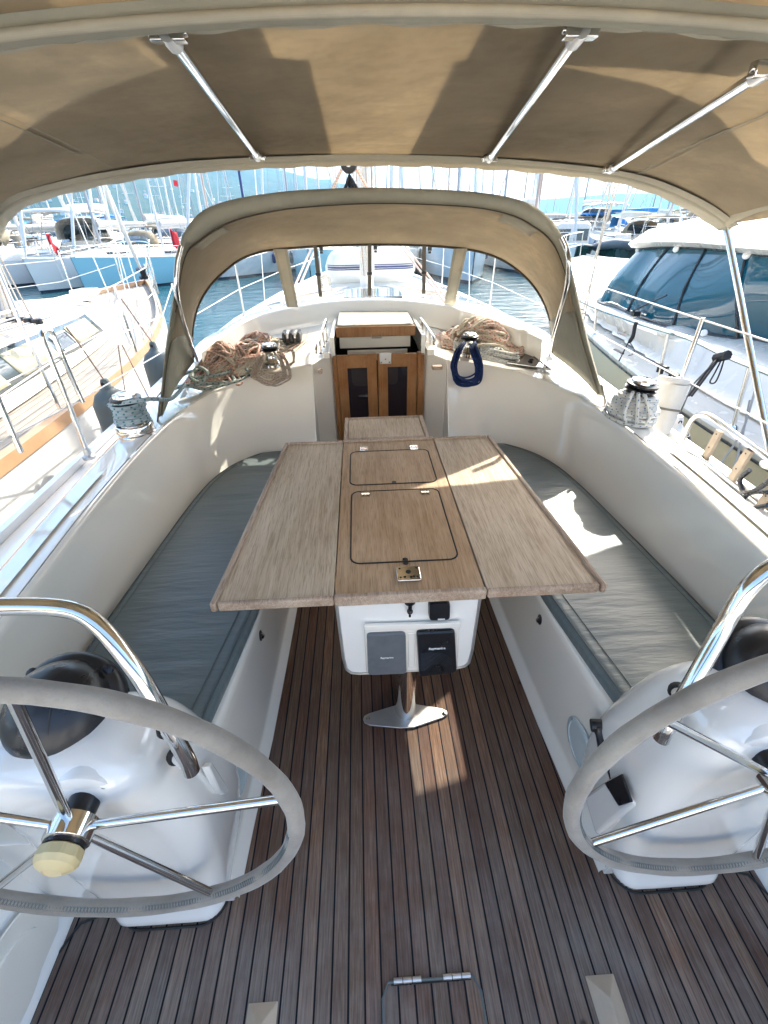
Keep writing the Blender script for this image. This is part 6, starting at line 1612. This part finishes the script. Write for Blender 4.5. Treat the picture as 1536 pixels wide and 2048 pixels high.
# mullions
for i in (11, 12+8, 12+18, 12+30):
    if i < len(LOWc):
        a, b = LOWc[i]+Vector((-.01, -.01, 0)), UPc[min(len(UPc)-1, i-1)]+Vector((-.01, -.01, 0))
        mb = MB(); mb.tube([a, a.lerp(b, .5)+Vector((-.05, -.005, 0)), b], .016, 6); mb.build('mullion', 'black', my)
mb = MB(); mb.tube(LOWc, .022, 8); mb.build('lower_seal', 'black', my)
mb = MB(); mb.tube([p+Vector((.0, 0, .015)) for p in UPc], .03, 8); mb.build('upper_shadow_gap', 'black', my)
for (u, v, y) in ((1281, 499, 6.35), (1357, 498, 5.45), (1498, 510, 4.3), (1204, 597, 6.8), (1274, 630, 5.4), (1413, 664, 4.35)):
    mb = MB(); mb.lathe([(.0, .0), (.032, 0), (.03, .014), (0, .018)], P(u, v, y=y)+Vector((-.05, -.04, 0)), (-1, -.6, .35), 16); mb.build('cover_stud', 'plasticwhite', my)
# flank between deck and glass
rows = []
for k, a in enumerate(LOWc):
    # nearest deck-edge point
    p = min(edgeM, key=lambda e: abs(e.y-a.y+.35)); y = a.y
    inn = Vector((min(p.x+.30, a.x-.10), y-.05, p.z+.04))
    if a.x > 4.3: inn = Vector((a.x, a.y+1.2, p.z+.06))
    rows.append([inn, inn.lerp(a, .12)+Vector((.04, 0, .02)), inn.lerp(a, .55)+Vector((-.10, 0, .07)), inn.lerp(a, .88)+Vector((-.10, 0, .03)), a+Vector((-.035, 0, -.0))])
mb = MB(); mb.loft(rows); flank = mb.build('superstructure_side', 'gelo', my, angle=60)
# roof brow
rows = []
for k, a in enumerate(UPc):
    d_ = Vector((a.x-CM, a.y-3, 0)); d_ = d_.normalized() if d_.length > .01 else Vector((0, 1, 0))
    f_ = min(1, k/14)
    rows.append([a+Vector((0, 0, .0)), a+d_*.10+Vector((0, 0, .01)), a+d_*.15+Vector((0, 0, .05)), a-d_*.05+Vector((0, 0, .20)), a-d_*.45+Vector((0, -.1, .31)), Vector((max(a.x+1.2, 5.2) if a.x < 5 else CM, a.y-.5, 1.74)), Vector((CM, a.y-.5, 1.78))])
mb = MB(); mb.loft(rows); mb.build('roof', 'gelo', my, angle=60)
mb = MB(); mb.loft([[Vector((2*CM-p.x, p.y, p.z)) for p in r] for r in rows]); mb.build('roof', 'gelo', my, angle=60)
# wiper and searchlight
q = P(1272, 632, y=5.35); mb = MB(); mb.box(q+Vector((-.05, -.03, -.0)), q+Vector((.03, .03, .05))); mb.tube([q+Vector((-.03, 0, .05)), q.lerp(P(1390, 520, y=4.9), .0)+Vector((-.05, 0, .06)), P(1345, 590, y=4.95)+Vector((-.06, 0, 0))], .008, 6); mb.build('wiper', 'black', my)
q = P(1375, 655, y=4.7); mb = MB(); mb.lathe([(0, .05), (.12, .04), (.2, 0), (.2, -.03)], q+Vector((-.1, -.05, -.03)), (0, 0, 1), 20); mb.build('deck_fairing', 'gelo', my)
# script lettering
L1 = P(1243, 668, y=5.0)
text('Nautis', .085, P(1243, 669, y=4.75)+Vector((-.0, -.05, 0)), Euler((PI/2, 0, math.radians(-62))), 'paleteak', 'name_lettering', my) if False else None
def on_obj(o, u, v):
    bpy.context.view_layer.update()
    inv = o.matrix_world.inverted(); d = (P(u, v, y=5)-Vector(CAM)).normalized()
    h_, l_, n_, i_ = o.ray_cast(inv @ Vector(CAM), d)
    return o.matrix_world @ l_ if h_ else P(u, v, y=5)
mb = MB()
for stroke in ([(1239, 656), (1236, 662), (1235, 666), (1237, 668), (1240, 666), (1241, 669), (1244, 668), (1246, 671), (1248, 669), (1250, 673)], [(1247, 666), (1250, 664), (1253, 663)]):
    q = [on_obj(flank, u, v) for u, v in stroke]; q = [p+(Vector(CAM)-p).normalized()*.006 for p in q]
    mb.tube(crom(q, 3), .004, 5)
mb.build('script_lettering', 'teakrail', my)
# side rail
RT = [P(1140, 592, x=3.35), P(1183, 613, x=2.80), P(1265, 642, x=2.62), P(1330, 662, x=2.56), P(1385, 679, x=2.52), P(1460, 715, x=2.50), P(1536, 745, x=2.48), P(1700, 812, x=2.48)]
RT = crom(RT, 5)
mb = MB(); mb.tube(RT, .020, 12); mb.build('side_rail', 'chrome', my)
for (u, v, xx) in ((1193, 615, 2.74), (1337, 665, 2.56), (1500, 731, 2.49)):
    a = P(u, v, x=xx); p = min(edgeM, key=lambda e: abs(e.y-a.y)); b = Vector((p.x+.03, a.y-.02, p.z+.03))
    mb = MB(); mb.tube([a, b], .015, 10); mb.lathe([(.04, 0), (.03, .02), (.016, .03)], b, seg=12); mb.build('rail_stanchion', 'chrome', my)
for (u, v, xx) in ((1322, 735, 2.62), (1345, 750, 2.62), (1236, 707, 2.75)):
    q = P(u, v, x=xx-.05); mb = MB(); mb.box(q+Vector((-.02, -.09, 0)), q+Vector((.02, .09, .03))); mb.box(q+Vector((-.012, -.04, -.05)), q+Vector((.012, -.02, 0))); mb.box(q+Vector((-.012, .02, -.05)), q+Vector((.012, .04, 0))); mb.build('cleat', 'black', my, bevel=.006)
# foredeck rail
FR = crom([P(1150, 508, y=11.2), P(1200, 512, y=10.6), P(1290, 520, y=9.6)], 5)
FR = crom([Vector((6.0, 14.0, 1.2)), Vector((5.0, 12.8, 1.15)), Vector((4.0, 10.6, 1.06)), Vector((3.35, 8.8, 1.0))], 5)
for dz in (0, -.3):
    mb = MB(); mb.tube([p+Vector((0, 0, dz)) for p in FR], .016, 8); mb.build('bow_rail', 'chrome', my)
for p in FR[::4]:
    mb = MB(); mb.tube([p, Vector((p.x+.05, p.y, .42))], .014, 8); mb.build('bow_rail_post', 'chrome', my)
# mooring lines at the right
for i, pts in enumerate(([(1516, 760), (1485, 860), (1440, 930), (1420, 975)], [(1500, 800), (1478, 900), (1460, 960)])):
    mb = MB(); mb.tube(crom([P(u, v, x=1.95-.05*k) for k, (u, v) in enumerate(pts)], 5), .006, 6); one('mooring_rope', mb, 'mastgrey', ['longer', 'shorter'][i]+' thin grey rope hanging between the rail and the sand-coloured topsides', 'rope', tuple(P(*pts[0], x=1.95)), 'ropes between the hulls on the right')
# halyards/shrouds of our own yacht on the right, and the twin lines ahead of the hood
for i, (a, b) in enumerate((((1165, 590), (1260, 300)), ((1168, 640), (1210, 430)), ((1172, 600), (1238, 340)))):
    p = P(*a, y=6.0); q = P(*b, y=5.9)
    mb = MB(); mb.tube([p-(q-p)*.3, p, p+(q-p)*2.5], .009, 6); one('shroud_wire', mb, 'rope_cream', ['outer', 'inner', 'middle'][i]+' pale stay rising right of the sprayhood', 'stay', tuple(p), 'stays right of the sprayhood')

# ================================================================== MARINA BOATS
def sailboat(nm, label, hull, L_=11.5, B_=3.7, H=1.25, mast='mastwhite', mh=15, hood='canvas2', cover='mastwhite', band='greywin', group='sailing yachts moored in the marina', furl='mastwhite', spr=2, aft=.82):
    t = thing(nm, label, 'sailing yacht', (0, 0, 0), group)
    secs = []
    for s in [i/16 for i in range(17)]:
        y = -L_/2+L_*s
        w_ = B_/2*(aft+(1-aft)*min(1, s/.45))*(1 if s < .45 else max(.015, 1-((s-.45)/.55)**2.1))
        sh = H*(.92+.30*s*s); rk = (s-.5)*0
        secs.append([Vector((w_*a, y+(b*.35*(s**6) if b else 0), z)) for a, z, b in ((1, sh, 1), (.99, sh*.6, .7), (.93, .12, .3), (.90, -.0, .1), (.45, -.35, 0), (0, -.45, 0))])
    rows = [r+[Vector((-p.x, p.y, p.z)) for p in r[::-1][1:]] for r in secs]
    mb = MB(); mb.loft(rows); mb.add(rows[0], [list(range(len(rows[0])))]); mb.build('hull', hull, t, angle=50)
    mb = MB(); mb.loft([[p+Vector((.004 if p.x > 0 else -.004, 0, 0)) for p in (Vector((r[2].x*1.003, r[2].y, .13)), Vector((r[3].x*1.003, r[3].y, .0)))] for r in secs]); mb.loft([[Vector((-r[2].x*1.003-.004, r[2].y, .13)), Vector((-r[3].x*1.003-.004, r[3].y, .0))] for r in secs]); mb.build('waterline_stripe', 'antifoul', t)
    mb = MB(); mb.loft([[r[0]+Vector((0, 0, -.02)), Vector((0, r[0].y, r[0].z+.04)), Vector((-r[0].x, r[0].y, r[0].z-.02))] for r in secs]); mb.build('deck', 'gelo', t)
    rows = []
    for s, w_, h_ in ((.24, .62, .38), (.30, .66, .46), (.5, .66, .44), (.62, .52, .36), (.72, .36, .2), (.78, .2, .03)):
        y = -L_/2+L_*s; x = B_/2*w_; z0 = H*(.92+.3*s*s)
        rows.append([Vector(p) for p in ((x+.06, y, z0-.02), (x, y, z0+h_*.5), (x-.10, y, z0+h_*.88), (x*.5, y, z0+h_+.05), (0, y, z0+h_+.08), (-x*.5, y, z0+h_+.05), (-x+.10, y, z0+h_*.88), (-x, y, z0+h_*.5), (-x-.06, y, z0-.02))])
    mb = MB(); mb.loft(rows, caps=True); cb = mb.build('cabin_trunk', 'gelo', t, angle=45)
    for sg in (0, 1):
        g = []
        for r in rows[1:4]:
            a, b = (r[1], r[2]) if not sg else (r[7], r[6]); o = Vector((.012 if not sg else -.012, 0, .0)); g.append([a.lerp(b, .0)+o, a.lerp(b, .85)+o])
        mb = MB(); mb.loft(g); mb.build('cabin_window', 'winddark' if band == 'greywin' else band, cb, solid=.01)
    my_ = L_*.06; zd = H+.45
    mb = MB(); mb.tube([(0, my_, zd), (0, my_, zd+mh*.7), (0, my_-.05, zd+mh)], [.10, .095, .07], 10, flat=.7); ms = mb.build('mast', mast, t)
    for k in range(spr):
        z = zd+mh*(.36+.26*k); wd = 1.1-.25*k
        mb = MB(); mb.tube([(-wd, my_-.25, z+.05), (0, my_, z), (wd, my_-.25, z+.05)], .028, 6); mb.build('spreader', 'alu', ms)
    # mast head instruments
    mb = MB(); mb.tube([(0, my_, zd+mh), (0, my_, zd+mh+.35)], .012, 5); mb.tube([(0, my_, zd+mh+.1), (0, my_-.35, zd+mh+.12)], .012, 5); mb.build('masthead_gear', 'black', ms)
    mb = MB(); bow = Vector((0, L_/2+.1, H*1.22)); top = Vector((0, my_, zd+mh*.97))
    for a, b in (((B_/2*.94, my_-.3, H), (1.1, my_-.25, zd+mh*.36)), ((1.1, my_-.25, zd+mh*.36), (.85, my_-.25, zd+mh*.62)), ((.85, my_-.25, zd+mh*.62), (0, my_, zd+mh*.96))):
        mb.tube([a, b], .011, 5); mb.tube([(-a[0], a[1], a[2]), (-b[0], b[1], b[2])], .011, 5)
    for s in (.3, -.3): mb.tube([(s*4, -L_/2+.2, H*.95), (0, my_-.02, zd+mh*.99)], .011, 5)
    mb.build('standing_rigging', 'mastgrey', t)
    mb = MB(); mb.tube([bow, bow.lerp(top, .04), bow.lerp(top, .5), bow.lerp(top, .96)], [.03, .09, .075, .03], 8); mb.build('furled_jib', furl, t)
    bz = zd+1.15
    mb = MB(); mb.tube([(0, my_-.1, bz), (0, my_-L_*.38, bz+.08)], .07, 8); bo = mb.build('boom', 'mastwhite', t)
    mb = MB(); mb.tube([(0, my_-.15, bz+.22), (0, my_-1.2, bz+.24), (0, my_-L_*.37, bz+.2)], [.2, .18, .10], 10); mb.build('sail_cover', cover, bo)
    # sprayhood and bimini
    y0 = -L_/2+L_*.27; z0 = H+.42; rows = []
    for (dy, hh, ww) in ((-.45, .92, 1.25), (-.1, .98, 1.25), (.35, .70, 1.2), (.75, .08, 1.1)):
        rows.append([Vector((ww*math.copysign(abs(math.cos(a))**.55, math.cos(a)), y0+dy, z0+hh*abs(math.sin(a))**.6)) for a in [PI*k/16 for k in range(17)]])
    mb = MB(); mb.loft(rows[:3]); hd_ = mb.build('sprayhood', hood, t, solid=.01, angle=60)
    mb = MB(); mb.loft([[p for p in rows[2]], [p for p in rows[3]]]); mb.build('sprayhood_window', 'greywin', hd_, solid=.008)
    rows = []
    for (dy, hh) in ((-3.6, .0), (-3.4, .12), (-2.0, .16), (-.9, .12), (-.75, .02)):
        rows.append([Vector((1.35*a, y0+dy, z0+1.15+hh-.16*abs(a)**3)) for a in (-1, -.7, -.35, 0, .35, .7, 1)])
    mb = MB(); mb.loft(rows); bm = mb.build('bimini', hood, t, solid=.02)
    mb = MB()
    for sx_ in (-1.33, 1.33):
        for dy in (-3.3, -1.0): mb.tube([(sx_, y0+dy, z0+1.1), (sx_, y0-2.2, H+.1)], .018, 6)
    mb.build('bimini_frame', 'chrome', bm)
    mb = MB(); pts = []
    for s in (.05, .2, .35, .5, .65, .8, .93):
        i = int(s*16); r = secs[i][0]
        for sg in (1, -1): mb.tube([(r.x*sg*.97, r.y, r.z), (r.x*sg*.97, r.y, r.z+.6)], .014, 5)
        pts.append(Vector((r.x*.97, r.y, r.z+.6)))
    for dz in (0, -.3):
        mb.tube([p+Vector((0, 0, dz)) for p in pts], .008, 4); mb.tube([Vector((-p.x, p.y, p.z+dz)) for p in pts], .008, 4)
    bp = [pts[-1], Vector((pts[-1].x*.5, L_/2, pts[-1].z+.04)), Vector((0, L_/2+.25, pts[-1].z+.04)), Vector((-pts[-1].x*.5, L_/2, pts[-1].z+.04)), Vector((-pts[-1].x, pts[-1].y, pts[-1].z))]
    mb.tube(crom(bp, 3), .018, 5); mb.build('guard_rails', 'chrome', t)
    for s, sg in ((.35, 1), (.6, 1), (.4, -1), (.62, -1)):
        r = secs[int(s*16)][0]; mb = MB(); mb.lathe([(0, 0), (.03, 0), (.05, -.08), (.12, -.16), (.12, -.62), (.05, -.7), (0, -.7)], ((r.x+.13)*sg, r.y, r.z-.05), seg=10); mb.tube([((r.x+.13)*sg, r.y, r.z-.05), (r.x*sg*.97, r.y, r.z+.3)], .01, 4); mb.build('fender', 'fendergrey' if sg > 0 else 'navy', t)
    return t
protos = {}
GA = 'sailing yachts moored in the marina'
def at(u, v): p = P(u, v, z=WZ); return p.x, p.y
# boats we can tell apart, near left
def place(o, x, y, rot, sc=1): o.location = (x, y, WZ); o.rotation_euler = (0, 0, math.radians(rot)); o.scale = (sc, sc, sc); return o
a = sailboat('moored_yacht', 'white yacht with tan sprayhood at the far left behind the neighbour mast', 'hullwhite', 12.5, 4.0, 1.35, hood='canvas2', cover='mastwhite', mh=16)
place(a, -15.8, 26.5, 152, .72)
b = sailboat('moored_yacht', 'grey-white blunt-bowed yacht pointing at us between the far left yacht and the pale blue one', 'hullwhite', 12, 3.9, 1.45, hood='canvas2', mast='mastgrey', mh=17)
place(b, -11.8, 25.4, 160, .72)
c = sailboat('moored_yacht', 'pale blue hulled yacht, the widest hull in the left row', 'hullblue', 13.5, 4.2, 1.5, hood='gelo', cover='mastwhite', mh=19, mast='mastwhite')
place(c, -8.8, 25.2, 148, .70)
d = sailboat('moored_yacht', 'cream yacht with grey fenders and tan bimini just left of our sprayhood', 'hullwhite', 12.5, 4.0, 1.4, hood='canvas2', cover='mastwhite', mast='mastnavy', mh=16)
place(d, -5.4, 28.2, 148, .74)
e = sailboat('moored_yacht', 'pale blue yacht seen through the left part of the front sprayhood window', 'hullblue', 12.5, 4.0, 1.5, hood='gelo', mast='mastwhite', mh=17)
place(e, -1.7, 25.6, 176, .76)
f = sailboat('moored_yacht', 'white yacht seen behind the dinghy through the sprayhood window', 'hullwhite', 11.5, 3.8, 1.3, mast='mastwhite', mh=15)
place(f, 1.7, 27.5, 184, .76)
g = sailboat('moored_yacht', 'pale blue-grey yacht seen through the right part of the front sprayhood window', 'hullbluegrey', 12.5, 4.0, 1.5, mast='mastgrey', mh=18, hood='gelo')
place(g, 4.6, 25.6, 180, .76)
h_ = sailboat('moored_yacht', 'white yacht behind the right sprayhood pillar', 'hullwhite', 12, 3.9, 1.4, mast='masttan', mh=16)
place(h_, 8.6, 26.6, 188, .76)
k_ = sailboat('moored_yacht', 'navy hulled yacht at the far left edge behind the neighbour mast', 'hullnavy', 12, 3.9, 1.4, mast='mastwhite', mh=17)
place(k_, -19.6, 27.5, 150, .72)
m1 = sailboat('moored_yacht', 'white yacht with a tall white mast close behind the roof of the motor yacht', 'hullwhite', 15, 4.6, 1.7, mast='mastwhite', mh=21, cover='bluecloth')
place(m1, 15.0, 15.5, 185)
for (bt, fl) in ((b, 1), (d, 0)):
    pass
fg = thing('ensign', 'red flag hanging limply at the stern of the grey-white yacht on the left', 'flag', tuple(P(135, 520, y=22)))
p = P(128, 560, y=21.5); mb = MB(); mb.tube([p, p+Vector((-.1, 0, 1.7))], .02, 6); mb.build('flagstaff', 'mastwhite', fg)
mb = MB(); mb.loft([[p+Vector((-.09+.32*s+.05*math.sin(6*s), .12*math.sin(9*s), 1.65-.38*t_-.35*s*s-.25*s)) for s in [i/8 for i in range(9)]] for t_ in [j/6 for j in range(7)]]); mb.build('flag_cloth', 'red', fg, solid=.006)
fg = thing('ensign', 'small red pennant high on a mast left of the sprayhood', 'flag', tuple(P(349, 368, y=30)))
p = P(346, 360, y=30); mb = MB(); mb.slab([p, p+Vector((.22, 0, -.03)), p+Vector((.2, 0, -.30)), p+Vector((-.02, 0, -.25))], (0, .01, 0)); mb.build('flag_cloth', 'red', fg)
fg2 = thing('ensign', 'rolled red flag at the stern rail of the cream yacht beside the sprayhood', 'flag', tuple(P(345, 495, y=24)))
p = P(348, 500, y=24); mb = MB(); mb.tube([p, p+Vector((0, 0, .9))], .02, 6); mb.build('flagstaff', 'mastwhite', fg2)
mb = MB(); mb.loft([[p+Vector((-.02+.3*s, .1*math.sin(8*s), .85-.7*t_-.2*s)) for s in [i/6 for i in range(7)]] for t_ in [j/5 for j in range(6)]]); mb.build('flag_cloth', 'red', fg2, solid=.006)
# rows farther off: copies of four kinds
bases = [sailboat('moored_yacht', 'white hulled yacht in the far rows of the marina', 'hullwhite', 11, 3.6, 1.25, mh=14.5),
         sailboat('moored_yacht', 'white yacht with grey mast in the far rows of the marina', 'hullwhite', 12.5, 3.9, 1.35, mh=17, mast='mastgrey', hood='gelo'),
         sailboat('moored_yacht', 'dark hulled yacht in the far rows of the marina', 'hullnavy', 12, 3.8, 1.35, mh=16, hood='bluecloth', cover='bluecloth'),
         sailboat('moored_yacht', 'white yacht with tan mast in the far rows of the marina', 'hullwhite', 11.5, 3.7, 1.3, mh=15.5, mast='masttan', spr=1)]
rn = random.Random(42); spots = []
for row, (dist, n_, sp) in enumerate(((36, 17, 6.2), (49, 20, 6.8), (66, 22, 8), (90, 24, 9), (125, 24, 12))):
    for i in range(n_):
        a_ = math.radians(-56+112*(i+.5+rn.uniform(-.35, .35))/n_)
        dd = dist*rn.uniform(.93, 1.08)
        spots.append((dd*math.sin(a_), dd*math.cos(a_), rn.choice((0, 180))+rn.uniform(-14, 14)+(90 if row % 2 and rn.random() < .3 else 0), rn.choice((0, 0, 1, 1, 2, 3))))
used = set()
for x, y, r_, kd in spots:
    if x > 12 and y < 24: continue
    if math.hypot(x, y) > 60 and abs(math.degrees(math.atan2(x, y))) < 9 and rn.random() < .3: continue
    o = bases[kd] if kd not in used else dup(bases[kd]); used.add(kd)
    place(o, x, y, r_, rn.uniform(.72, 1.05))
for i in range(4):
    if i not in used: place(bases[i], -60+i*20, 60, 0)
# right background: green wheelhouse boat and a green tender
gb = thing('fishing_boat', 'green hulled boat with a white wheelhouse just right of the sprayhood', 'boat', (0, 0, 0))
def smallhull(L_, B_, H, par, mat, nm='hull'):
    secs = []
    for s in [i/12 for i in range(13)]:
        y = -L_/2+L_*s; w_ = B_/2*(.85+.15*min(1, s/.4))*(1 if s < .4 else max(.02, 1-((s-.4)/.6)**2.2)); sh = H*(1+.35*s*s)
        secs.append([Vector((w_*a, y+(.3*s**5 if b else 0), z)) for a, z, b in ((1, sh, 1), (.97, sh*.5, .5), (.85, 0, 0), (.3, -.3, 0))])
    rows = [r+[Vector((-p.x, p.y, p.z)) for p in r[::-1]] for r in secs]
    mb = MB(); mb.loft(rows); mb.add(rows[0], [list(range(len(rows[0])))]); mb.build(nm, mat, par, angle=50)
    mb = MB(); mb.loft([[r[0]+Vector((0, 0, -.04)), Vector((-r[0].x, r[0].y, r[0].z-.04))] for r in secs]); mb.build('deck', 'gelo', par)
    mb = MB(); mb.tube([r[0] for r in secs]+[Vector((-r[0].x, r[0].y, r[0].z)) for r in secs[::-1]], .05, 6, closed=True); mb.build('gunwale', 'hullwhite', par)
    return secs
smallhull(9.5, 3.3, 1.25, gb, 'hullgreen')
mb = MB(); mb.loft([rrect(0, 0, 1.15, 1.5, .2, 4, 1.2), rrect(0, 0, 1.1, 1.4, .2, 4, 2.6), rrect(0, 0, .95, 1.2, .2, 4, 2.75)], closed=True, caps=True); wh_ = mb.build('wheelhouse', 'gelo', gb, angle=50)
for x in (-.55, .55):
    mb = MB(); mb.slab([(x-.42, 1.47, 1.75), (x+.42, 1.47, 1.75), (x+.42, 1.42, 2.4), (x-.42, 1.42, 2.4)], (0, .02, 0)); mb.build('wheelhouse_window', 'winddark', wh_)
for y in (-.7, .1, .8):
    for sx_ in (-1, 1):
        mb = MB(); mb.slab([(1.15*sx_, y-.3, 1.75), (1.15*sx_, y+.3, 1.75), (1.13*sx_, y+.3, 2.4), (1.13*sx_, y-.3, 2.4)], (.02*sx_, 0, 0)); mb.build('wheelhouse_window', 'winddark', wh_)
mb = MB(); mb.tube([(0, -.5, 2.7), (0, -.6, 5.2)], .05, 8); mb.build('mast', 'mastwhite', gb)
x, y = at(1165, 548); place(gb, x, y+2.5, 168, .74)
tn = thing('moored_launch', 'grey and green open launch beside the green wheelhouse boat', 'boat', (0, 0, 0))
smallhull(8, 2.8, 1.15, tn, 'hullgreen')
mb = MB(); mb.tube(crom([(-1.35, -3.6, 1.2), (-1.4, 0, 1.25), (-.9, 3, 1.45), (0, 4.3, 1.6), (.9, 3, 1.45), (1.4, 0, 1.25), (1.35, -3.6, 1.2)], 5), .22, 10); mb.build('inflated_collar', 'slate', tn)
mb = MB(); mb.loft([rrect(0, -.5, .5, .6, .1, 3, 1.1), rrect(0, -.5, .4, .45, .1, 3, 1.9)], closed=True, caps=True); mb.build('console', 'gelo', tn)
x, y = at(1250, 545); place(tn, x, y+1, 150, .8)
for i, (u, v, lab) in enumerate(((1195, 470, 'bright blue tarpaulin cover over a boat in the distance, the left one'), (1222, 478, 'bright blue tarpaulin cover over a boat in the distance, the right one'))):
    p = P(u, v, y=42); t = thing('covered_boat', lab, 'boat', (p.x, p.y, WZ), 'boats under blue covers')
    sb = MB(); sb.loft([[Vector((p.x+s*3.2, p.y+dy, p.z-.2+hh)) for s in (-1, -.6, 0, .6, 1)] for dy, hh in ((-1.2, -.5), (0, .35), (1.2, -.5))]); sb.build('tarpaulin', 'bluecloth', t, solid=.03)
    mb = MB(); mb.loft([rrect(p.x, p.y, 3.4, 1.3, .5, 3, WZ-.1), rrect(p.x, p.y, 3.7, 1.45, .5, 3, p.z-.6)], closed=True, caps=True); mb.build('hull', 'hullwhite', t)
# quay with moored masses at the far right
mb = MB(); mb.slab([(30, 100, WZ-1), (140, 70, WZ-1), (150, 78, WZ-1), (36, 108, WZ-1)], (0, 0, 2.0)); one('quay', mb, 'housewall', 'low pale concrete quay behind the boats on the right', 'quay', (80, 90, WZ))

# ---- sea haze
hz = MB(); hz.box((-3200, -300, WZ-1), (3200, 3200, 420))
o = hz.build('haze', 'dark'); tag(o, 'thin bluish sea haze over the bay', kind='stuff')
hm = bpy.data.materials.new('haze_air'); hm.use_nodes = True; hn = hm.node_tree; hn.nodes.clear()
ho = hn.nodes.new('ShaderNodeOutputMaterial'); pv = hn.nodes.new('ShaderNodeVolumePrincipled')
pv.inputs['Color'].default_value = (.24, .60, 1, 1); pv.inputs['Density'].default_value = .00045; pv.inputs['Anisotropy'].default_value = .2
hn.links.new(pv.outputs[0], ho.inputs['Volume']); o.data.materials.clear(); o.data.materials.append(hm)
